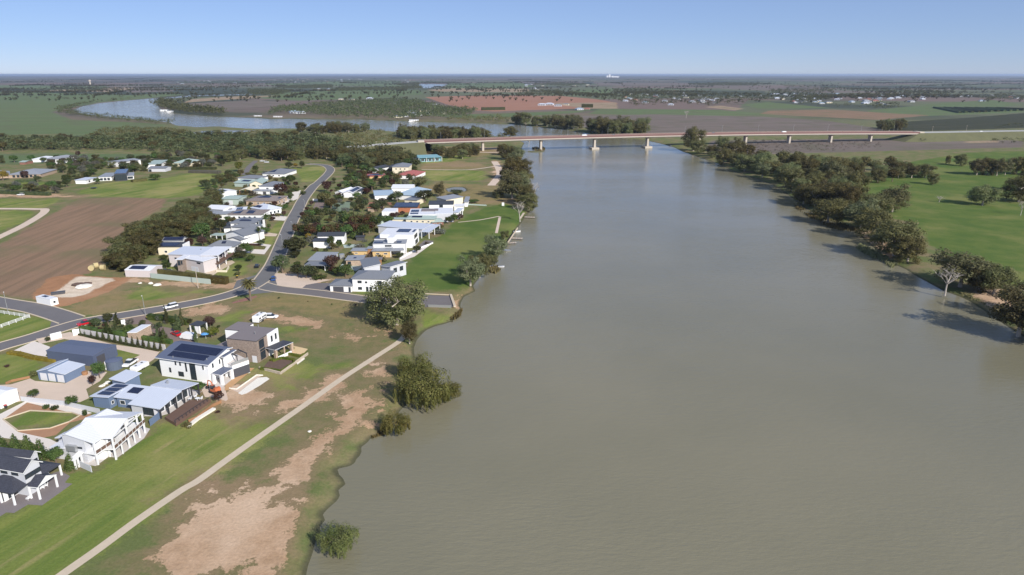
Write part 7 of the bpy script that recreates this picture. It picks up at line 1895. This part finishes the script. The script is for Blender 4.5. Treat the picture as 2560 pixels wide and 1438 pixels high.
wheelie_bin(GV('t', (1205, 250)), 'bin yellow', "yellow lidded bin under the street lamp at the paved drive")
wheelie_bin(GV('u', (2345, 1000)), 'bin yellow', "dark bin with yellow lid on the corner house kerb")
wheelie_bin(GV('a', (60, 965)), 'car red', "dark bin with red lid at the white shed")
for v, p, lab in (('i', (1180, 390), "round hay bale at the front of the stack beside the dug pad"), ('i', (1235, 360), "round hay bale at the back of the stack beside the dug pad"), ('i', (1325, 385), "pinkish hay bale at the right of the stack beside the dug pad")):
    b = MB(); P = GV(v, p); b.tube([(-.9, 0, 1.2), (.9, 0, 1.2)], 1.25, M('hay'), 16); o = b.build("hay_bale", None, P + Vector((0, 0, 0))); o.rotation_euler[2] = random.random() * 3; tag(o, lab, "hay bale")


def stone(pos, s, m, label, name="boulder", flat=.55):
    b = MB(); rr = random.Random(len(label) + int(pos.x))
    rings = []
    for rad, z in ((.75, -.1), (1.0, .25), (.8, .62), (.35, .85)):
        rings.append([(s * rad * math.cos(k * .785) * rr.uniform(.8, 1.2), s * rad * math.sin(k * .785) * rr.uniform(.8, 1.2), s * flat * z * rr.uniform(.85, 1.15)) for k in range(8)])
    for a, c in zip(rings, rings[1:]):
        for k in range(8): b.face([a[k], a[(k + 1) % 8], c[(k + 1) % 8], c[k]], M(m))
    b.face(rings[-1], M(m))
    tag(b.build(name, None, pos), label, "rock")


for i, p in enumerate(((330, 655), (350, 640), (420, 560), (440, 520))):
    stone(GV('r', (p[0] * .95, p[1] * .5)), .8, 'white pebble', "pale boulder beside the gravel yard tree, %s from the house" % ORD[i])
stone(GV('e', (1475, 1082)), .9, 'white pebble', "pale boulder under the huge gum by the path end")
stone(GV('u', (620, 1120)), 1.0, 'white pebble', "pale rubble block on the vacant block", flat=.9); stone(GV('u', (750, 1150)), 1.6, 'white pebble', "white wrapped heap on the vacant block"); stone(GV('u', (400, 1110)), .8, 'white pebble', "small white heap left on the vacant block")
stone(GV('i', (1070, 605)), 3.4, 'white pebble', "white limestone heap in the middle of the dug pad", "limestone_heap", .35)
stone(GV('i', (1010, 578)), 3.0, 'mulch', "brown soil heap behind the limestone heap", "soil_heap", .3); stone(GV('i', (1110, 568)), 2.4, 'mulch', "brown soil heap right behind the limestone heap", "soil_heap", .3)
stone(GV('c', (1175, 1195)), .5, 'white pebble', "single white stone on the bare bank below the path")
b = MB(); b.hexa([(-2.3, -.8, 0), (2.3, -.8, 0), (2.3, .8, 0), (-2.3, .8, 0)], [(-2.5, -.9, 1.0), (2.5, -.9, 1.0), (2.5, .9, 1.0), (-2.5, .9, 1.0)], M('door dark')); o = b.build("skip_bin", None, GV('i', (750, 695))); o.rotation_euler[2] = .5; tag(o, "dark skip bin on the dug pad beside the site office", "skip bin")
b = MB(); b.lathe((0, 0, 0), [(.75, 0), (.85, .6), (.8, 1.0), (.05, 1.02)], M('timber'), 12); tag(b.build("garden_pot", None, GV('a', (850, 625))), "rusty round fire pit drum beside the triple garage", "drum")
# umbrella with blue cloth
r = empty("garden_umbrella", GV('t', (2145, 560)), "blue garden umbrella behind the brick house", "umbrella")
b = MB(); b.tube([(0, 0, 0), (0, 0, 2.3)], .04, M('frame white'), 6); b.build("pole", r)
b = MB(); b.lathe((0, 0, 0), [(1.5, 1.9), (.7, 2.25), (.03, 2.45)], M('blue cloth'), 10); b.build("canopy", r)
# trampoline on the big lawn
r = empty("trampoline", GV('h', (1200, 572)), "round dark trampoline on the big lawn", "trampoline")
b = MB(); b.lathe((0, 0, 0), [(2.2, .7), (2.3, .8), (2.2, .85), (.05, .84)], M('frame dark'), 16); b.build("mat", r)
for k in range(4):
    b = MB(); b.tube([(2.1 * math.cos(k * 1.57), 2.1 * math.sin(k * 1.57), 0), (2.1 * math.cos(k * 1.57), 2.1 * math.sin(k * 1.57), .75)], .05, M('galvanised'), 5); b.build("leg", r)
# signs
for v, p, w, lab in (('f', (1785, 640), 3.6, "white board sign at the parking place on the street"), ('g', (2035, 700), 1.6, "white upright panel on the river lawn near the bank gum")):
    r = empty("sign", GV(v, p), lab, "sign")
    b = MB(); b.box((0, 0), w, .12, .6, 2.2 if w > 2 else 2.8, M('frame white')); b.build("board", r)
    for s in (-1, 1):
        b = MB(); b.box((s * w * .35, .1), .1, .08, 0, 1.0, M('galvanised')); b.build("post", r)


# ------------------------------------------------------------------ on the water
def jetty(p, q, w, label):
    a, b_ = G(*p, WATER_Z), G(*q, WATER_Z)
    r = empty("jetty", a, label, "jetty")
    d = (b_ - a); L = d.length; d.normalize(); n = Vector((-d.y, d.x, 0)) * w / 2
    mb = MB(); e = [-n, d * L - n, d * L + n, n]
    mb.hexa([(v.x, v.y, .55) for v in e], [(v.x, v.y, .75) for v in e], M('bark pale')); mb.build("deck", r)
    for k in range(4):
        for s in (-1, 1):
            v = d * (L * (k + .3) / 4) + n * s * .9
            mb = MB(); mb.tube([(v.x, v.y, -1.5), (v.x, v.y, 1.1)], .11, M('bark'), 6); mb.build("pile", r)


jetty((1311, 545), (1337, 546), 2.0, "timber jetty reaching out below the leaning dead tree")
jetty((1280, 598), (1306, 599), 2.2, "low dark jetty midway along the river lawn")
jetty((1266, 611), (1290, 609), 1.6, "pale narrow jetty beside the pontoon boat")


def boat(pos, rz, L, label, hull='car white', canopy=None, name="boat"):
    r = empty(name, pos, label, "boat", None, rz)
    b = MB(); w = L * .17
    lo = [(-L * .48, -w * .75), (L * .25, -w * .75), (L * .46, 0), (L * .25, w * .75), (-L * .48, w * .75)]
    hi = [(-L * .5, -w), (L * .25, -w), (L * .52, 0), (L * .25, w), (-L * .5, w)]
    b.hexa([(x, y, -.3) for x, y in lo], [(x, y, .6) for x, y in hi], M(hull)); b.build("hull", r)
    b = MB(); b.hexa([(-L * .44, -w * .8, .6), (L * .2, -w * .8, .6), (L * .2, w * .8, .6), (-L * .44, w * .8, .6)], [(-L * .44, -w * .8, .66), (L * .2, -w * .8, .66), (L * .2, w * .8, .66), (-L * .44, w * .8, .66)], M('galvanised')); b.build("floor", r)
    if canopy:
        b = MB(); b.box((-L * .1, 0), L * .55, w * 1.9, 2.3, 2.42, M(canopy)); b.build("canopy", r)
        for sx in (-.35, .15):
            for sy in (-1, 1):
                b = MB(); b.tube([(sx * L, sy * w * .85, .6), (sx * L, sy * w * .85, 2.3)], .05, M('galvanised'), 5); b.build("post", r)
    b = MB(); b.box((-L * .52, 0), .5, .5, .1, 1.1, M('rubber')); b.build("motor", r)


boat(G(1259, 627, WATER_Z), -.35, 8.0, "dark pontoon boat with canopy moored at the bank gum", 'galvanised', 'door dark')
boat(G(1292, 580, WATER_Z), .3, 4.6, "small white boat drawn up at the river wall", 'car white')
boat(G(1253, 668, WATER_Z), .1, 3.0, "tiny blue white dinghy off the low lawn gum", 'pale grey wall')
boat(G(1683, 365, WATER_Z), .1, 9.0, "dark flat boat moored under the giant bridge gum", 'door dark', None)


def houseboat(pos, rz, L, label):
    r = empty("houseboat", pos, label, "houseboat", None, rz)
    b = MB(); b.box((0, 0), L, L * .32, -.3, .7, M('car white')); b.build("hull", r)
    b = MB(); b.box((0, 0), L * .85, L * .27, .7, 3.2, M('white render')); b.build("cabin", r)
    b = MB(); b.box((0, 0), L * .97, L * .31, 3.2, 3.4, M('white steel')); b.build("roof", r)
    for k in range(5):
        b = MB(); b.box((L * (-.34 + .17 * k), -L * .136), 1.6, .1, 1.5, 2.6, M('glass')); b.build("window", r)


houseboat(G(412, 277.5, WATER_Z), .1, 22, "white houseboat moored under the trees of the river spit")
houseboat(G(426, 280.5, WATER_Z), .1, 16, "smaller white houseboat behind the spit houseboat")
houseboat(G(1035, 303.5, WATER_Z), .05, 20, "white houseboat moored on the far bank upstream of the bridge")
houseboat(G(645, 292.5, WATER_Z), .05, 18, "white pontoon house off the green bank of the bend")
houseboat(G(695, 294.5, WATER_Z), .05, 20, "low white houseboat at the green bank of the bend")

# ------------------------------------------------------------------ far houses and sheds
FARP = []
for wallm, roofm in (('pale grey wall', 'mid grey steel'), ('pale grey wall', 'pale steel'), ('cream render', 'grey steel'), ('tan brick', 'red tile'), ('pale grey wall', 'blue steel'), ('pale grey wall', 'dark roof')):
    b = MB(); w, d, hh, rs = 17, 10, 3.2, 2.2
    b.hexa([(-w / 2, -d / 2, 0), (w / 2, -d / 2, 0), (w / 2, d / 2, 0), (-w / 2, d / 2, 0)], [(-w / 2, -d / 2, hh), (w / 2, -d / 2, hh), (w / 2, d / 2, hh), (-w / 2, d / 2, hh)], M(wallm))
    e = [(-w / 2 - .6, -d / 2 - .6, hh), (w / 2 + .6, -d / 2 - .6, hh), (w / 2 + .6, d / 2 + .6, hh), (-w / 2 - .6, d / 2 + .6, hh)]
    r0, r1 = (-w / 2 + 4.5, 0, hh + rs), (w / 2 - 4.5, 0, hh + rs)
    for f in ((e[0], e[1], r1, r0), (e[1], e[2], r1), (e[2], e[3], r0, r1), (e[3], e[0], r0)): b.face(f, M(roofm))
    for k in range(3): b.box((-5 + k * 5, -d / 2 - .03), 2.2, .1, .9, 2.3, M('glass'))
    FARP.append(b.mesh("far_house"))
ROOFW = ['grey', 'white', 'dark grey', 'red', 'blue', 'black']


def far_house(x, y, k, s, where, group, nm="far_house", cat="house"):
    o = bpy.data.objects.new(nm, FARP[k]); o.location = G(x, y); o.rotation_euler[2] = random.uniform(-.5, .5); o.scale = (s, s, s * .9)
    COL.objects.link(o); tag(o, "%s roofed house %s" % (ROOFW[k], where), cat, group)


for x, y, k, s in ((736, 283, 4, 1.3), (752, 284, 1, 1.2), (925, 248, 1, 1.3), (852, 249, 2, 1), (880, 250, 2, 1), (1003, 254, 2, 1.3), (1015, 256, 2, 1.2), (990, 260, 0, 1.2), (1030, 282, 4, 1.3), (1040, 289, 0, 1.5), (1072, 286, 1, 1), (1060, 279, 2, 1), (1105, 285, 2, 1), (1128, 280, 3, 1), (1077, 262, 0, 1.1), (1088, 263, 0, 1), (995, 294, 2, 1), (1010, 292, 5, 1)):
    far_house(x, y, k, s, "among the trees of the far river bank upstream", "houses of the far river bank")
for i, (x, y, k, s) in enumerate(((1355, 264, 1, 1.3), (1374, 263, 1, 1.4), (1395, 266, 0, 1.2), (1415, 263, 2, 1), (1448, 275, 4, 1.1), (1468, 274, 3, .8))):
    far_house(x, y, k, s, "in the farm beside the red field, %s from the left" % ORD[i], "farm sheds beside the red field")
rr = random.Random(5)
for poly, n, where, grp in (([(1530, 238), (1600, 232), (1700, 228), (1760, 236), (1900, 240), (1930, 252), (1850, 262), (1740, 262), (1660, 268), (1590, 262), (1540, 250)], 42, "in the tree dotted township beyond the bridge", "houses of the township beyond the bridge"),
                            ([(1930, 236), (2060, 234), (2200, 238), (2300, 242), (2330, 250), (2250, 262), (2200, 268), (2080, 262), (2010, 262), (1940, 250)], 56, "in the open estate on the right skyline side", "houses of the open estate"),
                            ([(2300, 256), (2420, 238), (2560, 240), (2560, 250), (2400, 262)], 8, "on the slope left of the vineyard rows", "houses near the vineyard rows"),
                            ([(640, 201), (760, 198), (900, 198), (1040, 201), (1040, 207), (880, 205), (700, 207)], 34, "in the distant river town", "houses of the distant river town"),
                            ([(440, 205), (560, 202), (640, 206), (560, 210), (450, 211)], 14, "in the hillside town far left", "houses of the hillside town"),
                            ([(1290, 212), (1480, 208), (1470, 224), (1320, 228)], 12, "in the farms below the silos", "farm houses below the silos"),
                            ([(770, 222), (830, 221), (826, 229), (770, 230)], 5, "on the bare knoll above the river", "houses on the bare knoll")):
    for p in scatter(poly, 28 if 'estate' in where else 36, rr, cap=n, clear=False):
        k = rr.choice([0, 0, 1, 1, 2, 3, 4, 5, 1])
        o = bpy.data.objects.new("far_house", FARP[k]); o.location = (p[0], p[1], 0); o.rotation_euler[2] = rr.uniform(-.6, .6); s = rr.uniform(.85, 1.3) * (1.3 if 'distant' in where or 'far left' in where or 'silos' in where else .92); o.scale = (s, s * 1.1, s * .95)
        COL.objects.link(o); tag(o, "%s roofed house %s" % (ROOFW[k], where), "house", grp)
r = empty("water_tower", G(226, 213), "pale concrete water tower standing alone on the left skyline", "tower")
b = MB(); b.lathe((0, 0, 0), [(7, 0), (6, 20), (6.5, 26)], M('bridge concrete'), 12); b.build("shaft", r)
b = MB(); b.lathe((0, 0, 0), [(6.5, 26), (10, 30), (10, 41), (.1, 42)], M('bridge concrete'), 12); b.build("tank", r)
r = empty("grain_silo", G(1523, 194), "white grain silos on the skyline above the bridge", "silo")
b = MB(); b.lathe((-60, 0, 0), [(30, 0), (30, 48), (.1, 52)], M('white render'), 10); b.lathe((0, 0, 0), [(32, 0), (32, 85), (.1, 88)], M('white render'), 10); b.lathe((75, 0, 0), [(40, 0), (40, 40), (.1, 45)], M('white render'), 10); b.build("drum", r)
b = MB(); b.box((190, 0), 160, 80, 0, 34, M('white render')); b.build("shed", r)
# vineyard rows on the right
for i in range(14):
    a, c = G(2335 + i * 13, 270 + (i % 2) * .5 + i * .1), G(2400 + i * 16, 283 - i * .6)
    d = (c - a); L = d.length; d.normalize()
    n = Vector((-d.y, d.x, 0)) * 3.5
    b = MB(); b.hexa([tuple(a - n), tuple(c - n), tuple(c + n), tuple(a + n)], [tuple(a - n * .8 + Vector((0, 0, 3.5))), tuple(c - n * .8 + Vector((0, 0, 3.5))), tuple(c + n * .8 + Vector((0, 0, 3.5))), tuple(a + n * .8 + Vector((0, 0, 3.5)))], M('leaf dark'))
    tag(b.build("solar_row" if False else "vine_row"), "dark planted row on the slope at the right skyline, %s from the left" % ORD[i], "vine row", "vine rows at the right skyline")

# ------------------------------------------------------------------ air
m = bpy.data.materials.new("haze"); m.use_nodes = True
nt = m.node_tree; nt.nodes.remove(nt.nodes["Principled BSDF"])
pv = nt.nodes.new("ShaderNodeVolumePrincipled")
pv.inputs["Color"].default_value = (0.62, 0.76, 1.0, 1)
pv.inputs["Density"].default_value = 3.6e-5
pv.inputs["Anisotropy"].default_value = 0.2
nt.links.new(pv.outputs[0], nt.nodes["Material Output"].inputs["Volume"])
b = MB()
X, Y0, Y1 = 64000, -400, 64000
b.hexa([(-X, Y0, -4.5), (X, Y0, -4.5), (X, Y1, -4.5), (-X, Y1, -4.5)], [(-X, Y0, 96), (X, Y0, 96), (X, Y1, 96), (-X, Y1, 96)], m)
tag(b.build("haze"), kind='stuff')
